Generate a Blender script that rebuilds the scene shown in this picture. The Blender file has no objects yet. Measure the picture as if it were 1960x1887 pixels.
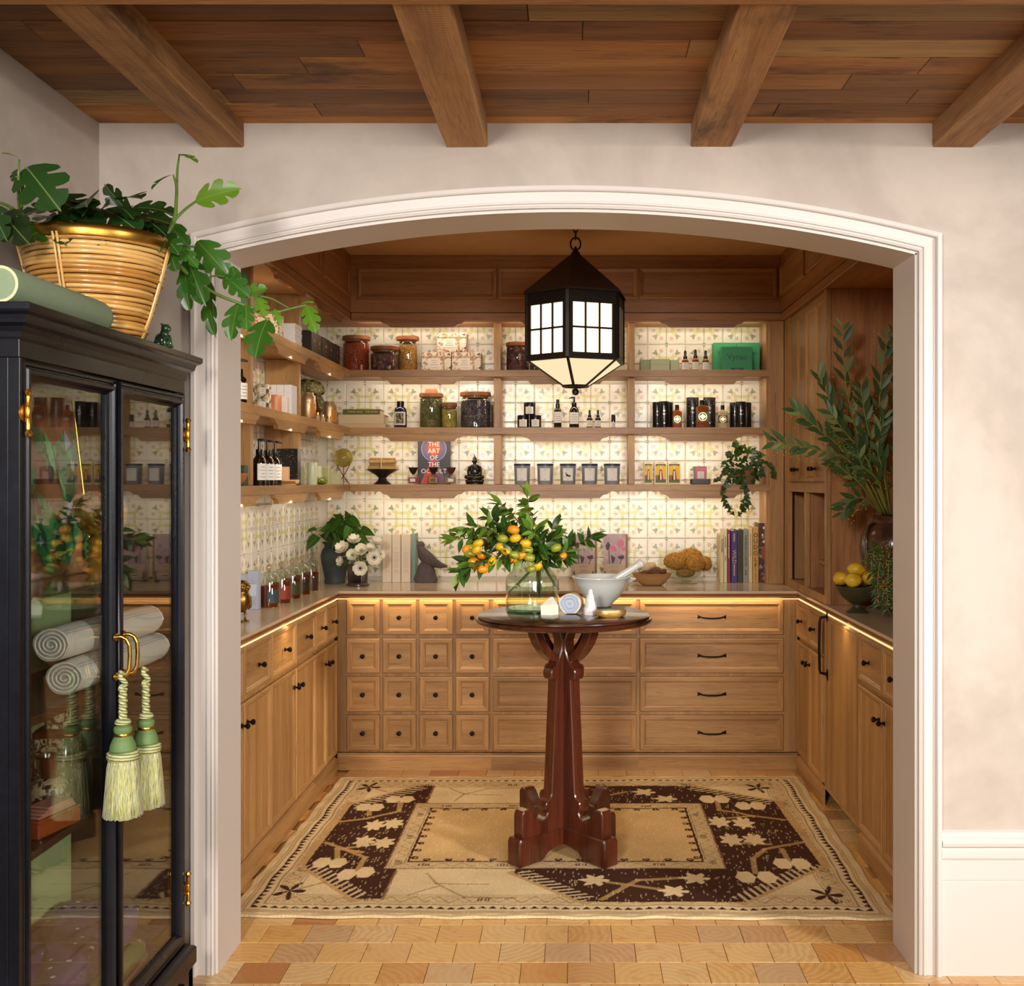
import bpy, math, random
import numpy as np
from mathutils import Vector, Matrix, Euler
R = math.radians
random.seed(7); rng = np.random.RandomState(7)
SC = bpy.context.scene
COL = SC.collection

# ------------------------------------------------------------------ camera, world, lights, exposure
F = 2100.0                      # focal length in pixels of the 1960 px wide frame
H = 1.477                       # eye height
cam_d = bpy.data.cameras.new('camera'); cam = bpy.data.objects.new('camera', cam_d); COL.objects.link(cam)
cam.location = (0, 0, H); cam.rotation_euler = (R(90), 0, 0)
cam_d.sensor_width = 36; cam_d.lens = 36 * F / 1960
cam_d.shift_x = -120 / 1960; cam_d.shift_y = -23.5 / 1960
cam_d.clip_start = 0.05
SC.camera = cam
SC.view_settings.view_transform = 'Standard'; SC.view_settings.look = 'None'
SC.view_settings.gamma = 1; SC.view_settings.use_curve_mapping = False
SC.view_settings.exposure = 0.0
try:
    c = SC.cycles
    c.max_bounces = 8; c.diffuse_bounces = 4; c.glossy_bounces = 4; c.transmission_bounces = 6
    c.transparent_max_bounces = 20; c.caustics_reflective = False; c.caustics_refractive = False
    c.sample_clamp_indirect = 4.0; c.use_denoising = True
except Exception: pass

wd = bpy.data.worlds.new('world'); SC.world = wd; wd.use_nodes = True
bg = wd.node_tree.nodes['Background']; bg.inputs[0].default_value = (1.0, 0.95, 0.90, 1); bg.inputs[1].default_value = 0.10

def area(name, loc, target, sx, sy, power, col, spread=180):
    l = bpy.data.lights.new(name, 'AREA'); l.shape = 'RECTANGLE'; l.size = sx; l.size_y = sy
    l.energy = power; l.color = col; l.spread = R(spread)
    o = bpy.data.objects.new(name, l); COL.objects.link(o); o.location = loc
    o.rotation_euler = (Vector(target) - Vector(loc)).to_track_quat('-Z', 'Z').to_euler()
    return o
DAY = (1.0, 0.95, 0.90); WARM = (1.0, 0.85, 0.62); AMB = (1.0, 0.74, 0.42)
area('front_light', (4.5, -0.6, 2.5), (-0.1, 4.4, 0.4), 0.55, 0.8, 50, DAY, 70)            # daylight from the window on the right
area('front_light', (-0.9, -0.4, 2.15), (0.25, 5.0, 0.55), 0.5, 0.5, 27, DAY, 84)          # flash at the front left, placed by the table's cast shadow
area('front_light', (1.3, -1.8, 1.75), (-0.1, 4.8, 0.95), 1.6, 1.3, 27, DAY, 70)  # soft frontal fill, added to brighten the things inside the pantry
# strip lamps hidden behind the shelf valances, and under the worktop
def strip(name, loc, target, length, axis, power, col, w=0.02, spread=180):
    o = area(name, loc, target, length, w, power, col, spread)
    if axis == 'y': o.rotation_euler = (Vector(target) - Vector(loc)).to_track_quat('-Z', 'X').to_euler()
    return o
for k, (z, pw) in enumerate(((2.335, 2.6), (2.036, 2.9), (1.724, 2.9), (1.414, 3.2))):
    for (xa, xb) in ((-1.20, -0.455), (-0.395, 0.285), (0.34, 1.03)):
        m = (xa + xb) / 2
        strip('shelf_strip_light', (m, 5.993, z), (m, 6.06, z - 0.1), xb - xa - .06, 'x', pw * (xb - xa) / 2, WARM)
    for (ya, yb) in ((3.75, 4.30), (4.40, 5.06), (5.16, 5.80)):
        m = (ya + yb) / 2
        strip('shelf_strip_light', (-1.252, m, z), (-1.33, m, z - 0.1), yb - ya - .06, 'y', pw * 0.8 * (yb - ya) / 2, WARM)
strip('worktop_strip_light', (-0.05, 5.575, 0.884), (-0.05, 5.60, 0.6), 2.2, 'x', 3.4, AMB, .012)
strip('worktop_strip_light', (-1.175, 4.55, 0.884), (-1.2, 4.55, 0.6), 1.8, 'y', 3.0, AMB, .012)
strip('worktop_strip_light', (1.095, 4.55, 0.884), (1.12, 4.55, 0.6), 1.8, 'y', 2.6, AMB, .012)

# ------------------------------------------------------------------ materials
def lin(c):
    if isinstance(c, str): c = [int(c[i:i+2], 16) for i in (0, 2, 4)]
    return tuple(((v/255)/12.92 if v/255 <= 0.04045 else ((v/255+0.055)/1.055)**2.4) for v in c)
class G:
    """small node graph writer"""
    def __init__(s, name):
        s.m = bpy.data.materials.new(name); s.m.use_nodes = True
        s.t = s.m.node_tree; s.t.nodes.clear()
        s.out = s.t.nodes.new('ShaderNodeOutputMaterial')
    def n(s, typ, ins=None, **kw):
        nd = s.t.nodes.new(typ)
        for k, v in kw.items(): setattr(nd, k, v)
        for k, v in (ins or {}).items(): s.set(nd.inputs[k], v)
        return nd
    def set(s, sock, v):
        if isinstance(v, X): s.t.links.new(v.s, sock)
        elif isinstance(v, bpy.types.NodeSocket): s.t.links.new(v, sock)
        elif isinstance(v, tuple) and len(v) == 3 and sock.type == 'RGBA': sock.default_value = (*v, 1)
        else: sock.default_value = v
    def math(s, op, *a, clamp=False):
        nd = s.t.nodes.new('ShaderNodeMath'); nd.operation = op; nd.use_clamp = clamp
        for i, v in enumerate(a): s.set(nd.inputs[i], v)
        return X(s, nd.outputs[0])
    def vmath(s, op, *a):
        nd = s.t.nodes.new('ShaderNodeVectorMath'); nd.operation = op
        for i, v in enumerate(a): s.set(nd.inputs[i], v)
        return nd.outputs[0]
    def mix(s, f, a, b, bt='MIX'):
        nd = s.t.nodes.new('ShaderNodeMix'); nd.data_type = 'RGBA'; nd.blend_type = bt
        s.set(nd.inputs[0], f); s.set(nd.inputs[6], a); s.set(nd.inputs[7], b)
        return nd.outputs[2]
    def ramp(s, f, stops):
        nd = s.t.nodes.new('ShaderNodeValToRGB'); cr = nd.color_ramp
        while len(cr.elements) < len(stops): cr.elements.new(0.5)
        for e, (p, c) in zip(cr.elements, stops): e.position = p; e.color = (*c, 1)
        s.set(nd.inputs[0], f); return nd.outputs[0]
    def noise(s, vec, scale, detail=3, rough=0.55, dist=0):
        nd = s.n('ShaderNodeTexNoise', {'Vector': vec, 'Scale': scale, 'Detail': detail, 'Roughness': rough, 'Distortion': dist})
        return X(s, nd.outputs[0])
    def coord(s): return s.n('ShaderNodeTexCoord').outputs['Object']
    def rnd(s): return X(s, s.n('ShaderNodeObjectInfo').outputs['Random'])
    def xyz(s, vec):
        nd = s.n('ShaderNodeSeparateXYZ', {0: vec}); return [X(s, o) for o in nd.outputs]
    def bump(s, h, strength, dist=0.002):
        return s.n('ShaderNodeBump', {'Height': h, 'Strength': strength, 'Distance': dist}).outputs[0]
    def pbr(s, **k):
        nd = s.n('ShaderNodeBsdfPrincipled')
        for a, v in k.items(): s.set(nd.inputs[a.replace('_', ' ')], v)
        s.t.links.new(nd.outputs[0], s.out.inputs[0]); return nd
class X:
    """expression on node sockets"""
    def __init__(s, g, sock): s.g = g; s.s = sock
    def __add__(s, o): return s.g.math('ADD', s, o)
    __radd__ = __add__
    def __sub__(s, o): return s.g.math('SUBTRACT', s, o)
    def __rsub__(s, o): return s.g.math('SUBTRACT', o, s)
    def __mul__(s, o): return s.g.math('MULTIPLY', s, o)
    __rmul__ = __mul__
    def __truediv__(s, o): return s.g.math('DIVIDE', s, o)
    def __pow__(s, o): return s.g.math('POWER', s, o)
    def __lt__(s, o): return s.g.math('LESS_THAN', s, o)
    def __gt__(s, o): return s.g.math('GREATER_THAN', s, o)
    def abs(s): return s.g.math('ABSOLUTE', s)
    def max(s, o): return s.g.math('MAXIMUM', s, o)
    def min(s, o): return s.g.math('MINIMUM', s, o)
    def sqrt(s): return s.g.math('SQRT', s)
    def step(s, a, b):           # smooth ramp a..b -> 0..1
        nd = s.g.t.nodes.new('ShaderNodeMapRange'); nd.interpolation_type = 'SMOOTHSTEP'
        s.g.set(nd.inputs[0], s); nd.inputs[1].default_value = a; nd.inputs[2].default_value = b
        return X(s.g, nd.outputs[0])

_cache = {}
def mat(name, col, rough=0.5, metal=0.0, var=0.08, vs=9.0, bump=0.0, bs=60.0, rnd=0.0, spec=0.5, sss=0, coat=0, col2=None, sheen=0, detail=3):
    if name in _cache: return _cache[name]
    g = G(name); c = lin(col); v = g.coord()
    n = g.noise(v, vs, detail)
    if col2: base = g.mix(n.step(0.38, 0.64), c, lin(col2))
    else:
        base = g.mix(n, tuple(x*(1-var) for x in c), tuple(min(1, x*(1+var)) for x in c))
    if rnd:
        f = g.rnd() * (2*rnd) + (1-rnd)
        base = g.mix(1.0, base, g.n('ShaderNodeCombineColor', {0: f, 1: f, 2: f}).outputs[0], 'MULTIPLY')
    k = dict(Base_Color=base, Roughness=rough, Metallic=metal)
    nd = g.pbr(**k)
    nd.inputs['Specular IOR Level'].default_value = spec
    if coat: nd.inputs['Coat Weight'].default_value = coat; nd.inputs['Coat Roughness'].default_value = 0.08
    if sss:
        nd.inputs['Subsurface Weight'].default_value = sss; nd.inputs['Subsurface Radius'].default_value = (.01, .006, .004)
    if sheen: nd.inputs['Sheen Weight'].default_value = sheen
    if bump: g.set(nd.inputs['Normal'], g.bump(g.noise(v, bs, 4), bump))
    _cache[name] = g.m; return g.m

def wood(name, dark, light, axis, rough=0.42, scale=1.0, rnd=0.16, pores=0.7, coat=0.0, rough_saw=0.0, stain=None, knots=0.0):
    g = G(name)
    v = g.coord(); r = g.rnd()
    off = g.n('ShaderNodeCombineXYZ', {0: r*7.3, 1: r*13.7, 2: r*5.1}).outputs[0]
    v = g.vmath('ADD', v, off)
    s = {'x': (0.06, 1, 1), 'y': (1, 0.06, 1), 'z': (1, 1, 0.06)}[axis]
    mp = g.n('ShaderNodeMapping', {'Vector': v, 'Scale': tuple(a*scale for a in s)}).outputs[0]
    broad = g.noise(mp, 16, 4, 0.6, 0.6)
    s2 = {'x': (0.03, 1, 1), 'y': (1, 0.03, 1), 'z': (1, 1, 0.03)}[axis]
    mp2 = g.n('ShaderNodeMapping', {'Vector': v, 'Scale': tuple(a*scale for a in s2)}).outputs[0]
    fine = g.noise(mp2, 210, 2, 0.6)
    f = (broad*0.75 + fine*0.45 - 0.1).step(0.25, 0.75)
    base = g.mix(f, lin(dark), lin(light))
    pore = fine.step(0.60, 0.68)
    base = g.mix(pore*pores, base, tuple(x*0.45 for x in lin(dark)))
    if stain or knots:
        big = g.noise(g.n('ShaderNodeMapping', {'Vector': v, 'Scale': tuple(0.35+0.65*(a > .5) for a in s)}).outputs[0], 5.5, 5, 0.65)
        base = g.mix(big.step(0.52, 0.72)*0.8, base, lin(stain or '2a1a10'))
    fr = r*(2*rnd) + (1-rnd)
    base = g.mix(1.0, base, g.n('ShaderNodeCombineColor', {0: fr, 1: fr, 2: fr*0.96}).outputs[0], 'MULTIPLY')
    nd = g.pbr(Base_Color=base, Roughness=rough)
    if coat: nd.inputs['Coat Weight'].default_value = coat; nd.inputs['Coat Roughness'].default_value = 0.12
    hgt = fine*0.5 + broad*0.5
    if stain:
        st2 = g.noise(mp2, 60, 3, 0.7); base = g.mix(st2.step(.50, .66)*.55, base, lin(stain))
    if rough_saw:
        saw = {'x': 0, 'y': 1, 'z': 2}[axis]
        q = g.xyz(v)[saw]
        w = g.math('SINE', q*520 + broad*9)
        hgt = hgt + w*rough_saw
    g.set(nd.inputs['Normal'], g.bump(hgt, 0.25, 0.0015))
    return g.m
OAK = {a: wood('oak_'+a, '8e6438', 'be9059', a) for a in 'xyz'}
OAKSHADE = {a: wood('shaded_oak_'+a, '80502a', 'aa7544', a) for a in 'xyz'}  # darker copy of the oak, with the unlit frieze's shade put into the colour
WALN = {a: wood('mahogany_'+a, '30130a', '5c2a17', a, 0.25, 1.0, 0.1, 0.4, coat=0.5) for a in 'xyz'}
BEAM = wood('rough_beam_wood', '8a5c36', 'c89a64', 'y', 0.75, 0.8, 0.15, 0.6, rough_saw=0.25, stain='4a2d16')
BEAMX = wood('rough_beam_wood_cross', '84552c', 'b98851', 'x', 0.75, 0.8, 0.15, 0.6, rough_saw=0.25, stain='4a2d16')
PLANKS = [wood('plank_wood_%d' % i, d, l, 'x', 0.7, 0.7, 0.3, 0.9, stain='2c180b', rough_saw=.12) for i, (d, l) in enumerate(
    (('7a4a20', 'b07c3e'), ('94602a', 'c68e4c'), ('684420', '9a6c3a'), ('86653c', 'b89862')))]

def emis(name, col, st):
    g = G(name); e = g.n('ShaderNodeEmission', {'Color': lin(col), 'Strength': st})
    g.t.links.new(e.outputs[0], g.out.inputs[0]); return g.m
def thin_glass(name, tint='f4f8f4', rough=0.02, ior=1.5, body=None, bodyf=0.0, boost=1.0):
    """thin clear glass: lets light straight through, mirrors by Fresnel"""
    g = G(name)
    tr = g.n('ShaderNodeBsdfTransparent', {'Color': lin(tint)}).outputs[0]
    gl = g.n('ShaderNodeBsdfGlossy', {'Color': (1, 1, 1), 'Roughness': rough}).outputs[0]
    f0 = ((ior-1)/(ior+1))**2
    fc = X(g, g.n('ShaderNodeLayerWeight', {'Blend': 0.5}).outputs['Facing'])
    fr = ((fc**5.0)*(1-f0)+f0)
    fr = (fr * boost).min(1.0)
    a = g.n('ShaderNodeMixShader', {0: fr, 1: tr, 2: gl}).outputs[0]
    if body:
        df = g.n('ShaderNodeBsdfDiffuse', {'Color': lin(body)}).outputs[0]
        a = g.n('ShaderNodeMixShader', {0: bodyf, 1: a, 2: df}).outputs[0]
    g.t.links.new(a, g.out.inputs[0]); return g.m
GLASS = thin_glass('clear_glass', boost=1.6)
GLASSG = thin_glass('greenish_glass', 'f5faf6', 0.02, 1.5, boost=1.3)
AMBERG = thin_glass('amber_glass', 'b8611c', 0.03, 1.5)
PANE = thin_glass('cabinet_pane_glass', 'f4f6f2', 0.0, 1.5, boost=1.0)
BRASS = mat('brass', 'c79a45', 0.28, 1.0, 0.12, 14)
BRASSD = mat('aged_brass', '9a7230', 0.35, 1.0, 0.25, 10)
IRON = mat('dark_bronze', '1d1713', 0.45, 0.7, 0.2, 20)
BLACKP = mat('black_plastic', '0d0c0c', 0.28, 0.0)
PAPER = mat('paper_label', 'e6e0d6', 0.7)
INK = mat('ink', '3a332e', 0.8)
WHITE = mat('white_paint', 'd0c8c1', 0.45, 0, 0.02, 3)

# ------------------------------------------------------------------ mesh helpers
class MB:
    def __init__(s): s.v = []; s.f = []; s.mi = []; s.cur = 0
    def add(s, vs, fs):
        o = len(s.v); s.v += [tuple(p) for p in vs]; s.f += [tuple(i+o for i in q) for q in fs]; s.mi += [s.cur]*len(fs); return s
    def box(s, x0, x1, y0, y1, z0, z1, b=0.0):
        x0, x1 = min(x0, x1), max(x0, x1); y0, y1 = min(y0, y1), max(y0, y1); z0, z1 = min(z0, z1), max(z0, z1)
        b = min(b, (x1-x0)*.45, (y1-y0)*.45, (z1-z0)*.45)
        if b <= 0:
            return s.add([(x, y, z) for x in (x0, x1) for y in (y0, y1) for z in (z0, z1)],
                         [(0, 1, 3, 2), (4, 6, 7, 5), (0, 4, 5, 1), (2, 3, 7, 6), (0, 2, 6, 4), (1, 5, 7, 3)])
        vs = []; idx = {}
        for ix, x in enumerate((x0, x1)):
            for iy, y in enumerate((y0, y1)):
                for iz, z in enumerate((z0, z1)):
                    sx, sy, sz = (b if ix == 0 else -b), (b if iy == 0 else -b), (b if iz == 0 else -b)
                    for a, p in enumerate(((x, y+sy, z+sz), (x+sx, y, z+sz), (x+sx, y+sy, z))):
                        idx[ix, iy, iz, a] = len(vs); vs.append(p)
        I = lambda *k: idx[k]
        fs = []
        for i in (0, 1):
            q = [I(i, 0, 0, 0), I(i, 0, 1, 0), I(i, 1, 1, 0), I(i, 1, 0, 0)]; fs.append(q if i == 0 else q[::-1])
            q = [I(0, i, 0, 1), I(1, i, 0, 1), I(1, i, 1, 1), I(0, i, 1, 1)]; fs.append(q if i == 0 else q[::-1])
            q = [I(0, 0, i, 2), I(0, 1, i, 2), I(1, 1, i, 2), I(1, 0, i, 2)]; fs.append(q if i == 0 else q[::-1])
        for i in (0, 1):
            for j in (0, 1):
                fs.append([I(i, j, 0, 0), I(i, j, 1, 0), I(i, j, 1, 1), I(i, j, 0, 1)])
                fs.append([I(i, 0, j, 0), I(i, 1, j, 0), I(i, 1, j, 2), I(i, 0, j, 2)])
                fs.append([I(0, i, j, 1), I(1, i, j, 1), I(1, i, j, 2), I(0, i, j, 2)])
                for k in (0, 1): fs.append([I(i, j, k, 0), I(i, j, k, 1), I(i, j, k, 2)])
        return s.add(vs, fs)
    def lathe(s, prof, seg=24, c=(0, 0, 0), a0=0.0, a1=2*math.pi, cap=True, sx=1, sy=1):
        full = abs(a1-a0-2*math.pi) < 1e-6; m = seg if full else seg+1
        vs = []; fs = []
        for r, z in prof:
            for i in range(m):
                a = a0+(a1-a0)*i/seg; vs.append((c[0]+sx*r*math.cos(a), c[1]+sy*r*math.sin(a), c[2]+z))
        for j in range(len(prof)-1):
            for i in range(seg if not full else m):
                k = (i+1) % m; fs.append((j*m+i, j*m+k, (j+1)*m+k, (j+1)*m+i))
        if cap and full:
            if prof[0][0] > 1e-6: fs.append(tuple(range(m))[::-1])
            if prof[-1][0] > 1e-6: fs.append(tuple((len(prof)-1)*m+i for i in range(m)))
        return s.add(vs, fs)
    def tube(s, pts, rad, seg=8, cap=True):
        pts = [Vector(p) for p in pts]; n = len(pts)
        if not hasattr(rad, '__len__'): rad = [rad]*n
        vs = []; fs = []; up = None
        for i, p in enumerate(pts):
            t = (pts[min(i+1, n-1)]-pts[max(i-1, 0)]).normalized()
            if up is None:
                up = Vector((0, 0, 1)) if abs(t.z) < 0.9 else Vector((1, 0, 0))
            u = (up - t*up.dot(t)).normalized(); w = t.cross(u); up = u
            for k in range(seg):
                a = 2*math.pi*k/seg; vs.append(p+(u*math.cos(a)+w*math.sin(a))*rad[i])
        for i in range(n-1):
            for k in range(seg):
                k2 = (k+1) % seg; fs.append((i*seg+k, i*seg+k2, (i+1)*seg+k2, (i+1)*seg+k))
        if cap: fs.append(tuple(range(seg))[::-1]); fs.append(tuple((n-1)*seg+k for k in range(seg)))
        return s.add(vs, fs)
    def prism(s, poly, axis, a, b):
        """poly of 2D points in the plane across axis, from a to b along it"""
        put = {'x': lambda p, t: (t, p[0], p[1]), 'y': lambda p, t: (p[0], t, p[1]), 'z': lambda p, t: (p[0], p[1], t)}[axis]
        n = len(poly); vs = [put(p, a) for p in poly]+[put(p, b) for p in poly]
        fs = [tuple(range(n)), tuple(range(n, 2*n))[::-1]]+[(i, i+n, (i+1) % n+n, (i+1) % n) for i in range(n)]
        return s.add(vs, fs)
    def sweep(s, prof, frames, closed=False):
        """prof 2D points; frames list of (origin, u, v): strip of quads"""
        m = len(prof); vs = []; fs = []
        for o, u, v in frames:
            for a, b in prof: vs.append(Vector(o)+Vector(u)*a+Vector(v)*b)
        n = len(frames)
        for i in range(n-1):
            for k in range(m if closed else m-1):
                k2 = (k+1) % m; fs.append((i*m+k, i*m+k2, (i+1)*m+k2, (i+1)*m+k))
        if closed: fs.append(tuple(range(m))[::-1]); fs.append(tuple((n-1)*m+k for k in range(m)))
        return s.add(vs, fs)
    def sphere(s, c, r, seg=16, rings=10, sc=(1, 1, 1), rot=None):
        vs = []; fs = []
        for j in range(rings+1):
            th = math.pi*j/rings
            for i in range(seg):
                a = 2*math.pi*i/seg
                p = Vector((r*sc[0]*math.sin(th)*math.cos(a), r*sc[1]*math.sin(th)*math.sin(a), r*sc[2]*math.cos(th)))
                if rot is not None: p = rot @ p
                vs.append(p+Vector(c))
        for j in range(rings):
            for i in range(seg):
                k = (i+1) % seg; fs.append((j*seg+i, (j+1)*seg+i, (j+1)*seg+k, j*seg+k))
        return s.add(vs, fs)
    def mesh(s, name, mats, smooth=None, shift=None):
        me = bpy.data.meshes.new(name)
        vs = s.v if shift is None else [(p[0]-shift[0], p[1]-shift[1], p[2]-shift[2]) for p in s.v]
        me.from_pydata(vs, [], s.f)
        for m in (mats if isinstance(mats, (list, tuple)) else [mats]): me.materials.append(m)
        if any(s.mi): me.polygons.foreach_set('material_index', s.mi)
        fix(me)
        if smooth is not None:
            me.polygons.foreach_set('use_smooth', [True]*len(me.polygons))
            if smooth < 179: me.set_sharp_from_angle(angle=R(smooth))
        me.update(); return me
import bmesh
def fix(me):
    bm = bmesh.new(); bm.from_mesh(me)
    bmesh.ops.remove_doubles(bm, verts=bm.verts, dist=1e-6)
    bmesh.ops.recalc_face_normals(bm, faces=bm.faces); bm.to_mesh(me); bm.free()

def world_loc(o):
    p = Vector((0, 0, 0))
    while o: p += o.location; o = o.parent
    return p
def obj(name, mb, m, parent=None, smooth=None, loc=None, rot=None, world=False):
    """one mesh object. world=True: coordinates are world ones, moved to sit under parent"""
    sh = None
    if world and parent is not None: sh = world_loc(parent)
    me = mb if isinstance(mb, bpy.types.Mesh) else mb.mesh(name, m, smooth, sh)
    o = bpy.data.objects.new(name, me); COL.objects.link(o)
    if parent is not None: o.parent = parent
    if loc is not None: o.location = loc
    if rot is not None: o.rotation_euler = rot
    return o
def tag(o, label, cat, group=None, kind=None):
    o['label'] = label; o['category'] = cat
    if group: o['group'] = group
    if kind: o['kind'] = kind
    return o
def thing(name, label, cat, loc=(0, 0, 0), rz=0.0, group=None):
    o = bpy.data.objects.new(name, None); COL.objects.link(o); o.empty_display_size = 0.05
    o.location = loc; o.rotation_euler = (0, 0, rz)
    return tag(o, label, cat, group)
def struct(name, mb, m, smooth=None, loc=None):
    o = obj(name, mb, m, None, smooth, loc); o['kind'] = 'structure'; return o
def dup(root, loc, rz=None, label=None, group=None, scale=None):
    r = root.copy(); COL.objects.link(r); r.location = loc
    if rz is not None: r.rotation_euler = (r.rotation_euler[0], r.rotation_euler[1], rz)
    if label: r['label'] = label
    if group: r['group'] = group
    if scale: r.scale = scale
    for ch in list(root.children):
        c_ = ch.copy(); COL.objects.link(c_); c_.parent = r
        for gch in ch.children:
            d_ = gch.copy(); COL.objects.link(d_); d_.parent = c_
    return r
_text = {}
def text(s, size, m, parent, loc, rot=(R(90), 0, 0), name='lettering', align='CENTER', ext=0.0004, width=1.0):
    key = (s, round(size, 5), m.name, align, width)
    if key not in _text:
        cu = bpy.data.curves.new('t', 'FONT'); cu.body = s; cu.size = size; cu.align_x = align; cu.align_y = 'CENTER'
        cu.extrude = ext; cu.resolution_u = 2
        o = bpy.data.objects.new('t', cu); COL.objects.link(o)
        dg = bpy.context.evaluated_depsgraph_get(); me = bpy.data.meshes.new_from_object(o.evaluated_get(dg))
        bpy.data.objects.remove(o); bpy.data.curves.remove(cu)
        if width != 1.0:
            for v in me.vertices: v.co.x *= width
        me.materials.clear(); me.materials.append(m); me.name = name
        _text[key] = me
    o = bpy.data.objects.new(name, _text[key]); COL.objects.link(o); o.parent = parent; o.location = loc; o.rotation_euler = rot
    return o
def gx(px, d): return (px-1100)*d/F
def gz(py, d): return H+(920-py)*d/F
def ground(px, py):
    d = F*H/(py-920); return gx(px, d), d
# ================================================================== THE SETTING
YF, YB = 3.29, 3.51             # arched wall, front and back faces
XL, XR = -1.077, 1.027          # opening
ZS, ZA = 2.162, 2.290           # spring and apex of the arch
CE, BB = 2.548, 2.477           # ceiling boards, underside of beams
hw = (XR-XL)/2; cxa = (XR+XL)/2; AR = (hw*hw+(ZA-ZS)**2)/(2*(ZA-ZS)); zc = ZA-AR
def archz(x): return zc+math.sqrt(max(0, AR*AR-(x-cxa)**2))
NA = 48
AX = [XL+(XR-XL)*i/NA for i in range(NA+1)]
def plaster(name, a, b, sc=1.6):
    g = G(name); v = g.coord()
    n = g.noise(v, sc, 5, 0.6, 0.8); n2 = g.noise(v, 14, 4)
    base = g.mix((n*0.8+n2*0.2).step(0.35, 0.65), lin(a), lin(b))
    nd = g.pbr(Base_Color=base, Roughness=0.7)
    g.set(nd.inputs['Normal'], g.bump(g.noise(v, 45, 5), 0.08)); return g.m
PLAST = plaster('limewash_plaster', 'ab9e92', 'bdb1a5')
PLASTIN = plaster('pantry_plaster', 'c9a178', 'd4ae86')
GROUT = mat('tile_grout', 'e2dac8', 0.8)

m = MB()                                                              # wall with the arched opening
for y, rev in ((YF, False), (YB, True)):
    cols = [(-1.60, XL)]+list(zip(AX[:-1], AX[1:]))+[(XR, 2.5)]
    for i, (a, b) in enumerate(cols):
        za = 0 if i in (0, len(cols)-1) else archz(a); zb = 0 if i in (0, len(cols)-1) else archz(b)
        m.add([(a, y, za), (b, y, zb), (b, y, 2.78), (a, y, 2.78)], [(0, 1, 2, 3)])
m.add([(XL, YF, 0), (XL, YB, 0), (XL, YB, ZS), (XL, YF, ZS)], [(0, 1, 2, 3)])
m.add([(XR, YF, 0), (XR, YB, 0), (XR, YB, ZS), (XR, YF, ZS)], [(0, 1, 2, 3)])
for a, b in zip(AX[:-1], AX[1:]): m.add([(a, YF, archz(a)), (b, YF, archz(b)), (b, YB, archz(b)), (a, YB, archz(a))], [(0, 1, 2, 3)])
for x in (-1.60, 2.5): m.add([(x, YF, 0), (x, YB, 0), (x, YB, 2.78), (x, YF, 2.78)], [(0, 1, 2, 3)])
m.add([(-1.6, YF, 2.78), (2.5, YF, 2.78), (2.5, YB, 2.78), (-1.6, YB, 2.78)], [(0, 1, 2, 3)])
struct('wall_front', m, PLAST)
# white lining of the reveal
m = MB(); t = .008
m.box(XL, XL+t, YF-.002, YB+.002, 0, ZS-.004); m.box(XR-t, XR, YF-.002, YB+.002, 0, ZS-.004)
fr = [((x, YF-.002, archz(x)), Vector((x-cxa, 0, archz(x)-zc)).normalized()) for x in AX]
m.sweep([(0, 0), (-t, 0), (-t, YB-YF+.004), (0, YB-YF+.004)], [(p, n, (0, 1, 0)) for p, n in fr], True)
struct('trim_1', m, WHITE, 30)
# casing: two legs and the arched head, mitred
PR = [(a_*.88, b_) for a_, b_ in [(.002, 0), (.002, .012), (.008, .015), (.011, .010), (.015, .010), (.018, .016), (.024, .016), (.026, .012), (.056, .014), (.058, .024), (.062, .027), (.075, .026), (.077, .004), (.077, 0)]]
V = Vector; nL = V((XL-cxa, 0, ZS-zc)).normalized(); nR = V((XR-cxa, 0, ZS-zc)).normalized()
def mitre(a, b):
    s = (a+b).normalized(); return s/s.dot(a)
mL, mR = mitre(V((-1, 0, 0)), nL), mitre(V((1, 0, 0)), nR); dn = V((0, -1, 0))
for k, (x, sgn, mm) in enumerate(((XL, -1, mL), (XR, 1, mR))):
    q = MB(); q.sweep(PR, [((x, YF, 0), (sgn, 0, 0), dn), ((x, YF, ZS), mm, dn)], True)
    struct('trim_%d' % (2+k), q, WHITE)
q = MB(); q.sweep(PR, [((XL, YF, ZS), mL, dn)]+[((x, YF, archz(x)), V((x-cxa, 0, archz(x)-zc)).normalized(), dn) for x in AX[1:-1]]+[((XR, YF, ZS), mR, dn)], True)
struct('trim_4', q, WHITE, 30)
# tall skirting beside the opening
m = MB()
SK = [(0, 0), (.018, 0), (.018, .278), (.0165, .280), (.0165, .284), (.018, .286), (.018, .345), (.022, .352), (.022, .372), (.014, .380), (.026, .388), (.028, .398), (.020, .408), (.012, .415), (.010, .425), (0, .430)]
m.prism([(YF-a, z) for a, z in SK], 'x', XR+.068, 2.5)
struct('baseboard_right', m, WHITE)
m = MB(); m.box(-1.60, -1.426, -1.0, YF, 0, 2.78); struct('wall_left', m, PLAST)

# ceiling: boards and beams
m = MB(); m.box(-1.6, 2.5, 0.9, YF, CE+.018, CE+.06)
ceil_o = struct('ceiling', m, PLANKS[2])
y = YF; row = 0
while y > 1.3:
    w = .1125 if row else .06
    x = -1.6 + rng.uniform(-.9, -.1)
    while x < 2.5:
        L = rng.uniform(.75, 1.9) if row else 4.2
        a, b = max(x, -1.426), min(x+L, 2.5)
        if b-a > .05:
            q = MB(); dz = rng.uniform(-.0015, .0015)
            q.box(a+.0008-(a+b)/2, b-.0008-(a+b)/2, -w/2+.0008, w/2-.0008, dz, .018, .0015)
            warm = rng.choice(4, p=[.36, .34, .16, .14]) if (a+b)/2 > 0 else rng.choice(4, p=[.45, .2, .3, .05])
            obj('plank', q, PLANKS[1 if row == 0 else warm], ceil_o, loc=((a+b)/2, y-w/2, CE))
        x += L
    y -= w; row += 1
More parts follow.
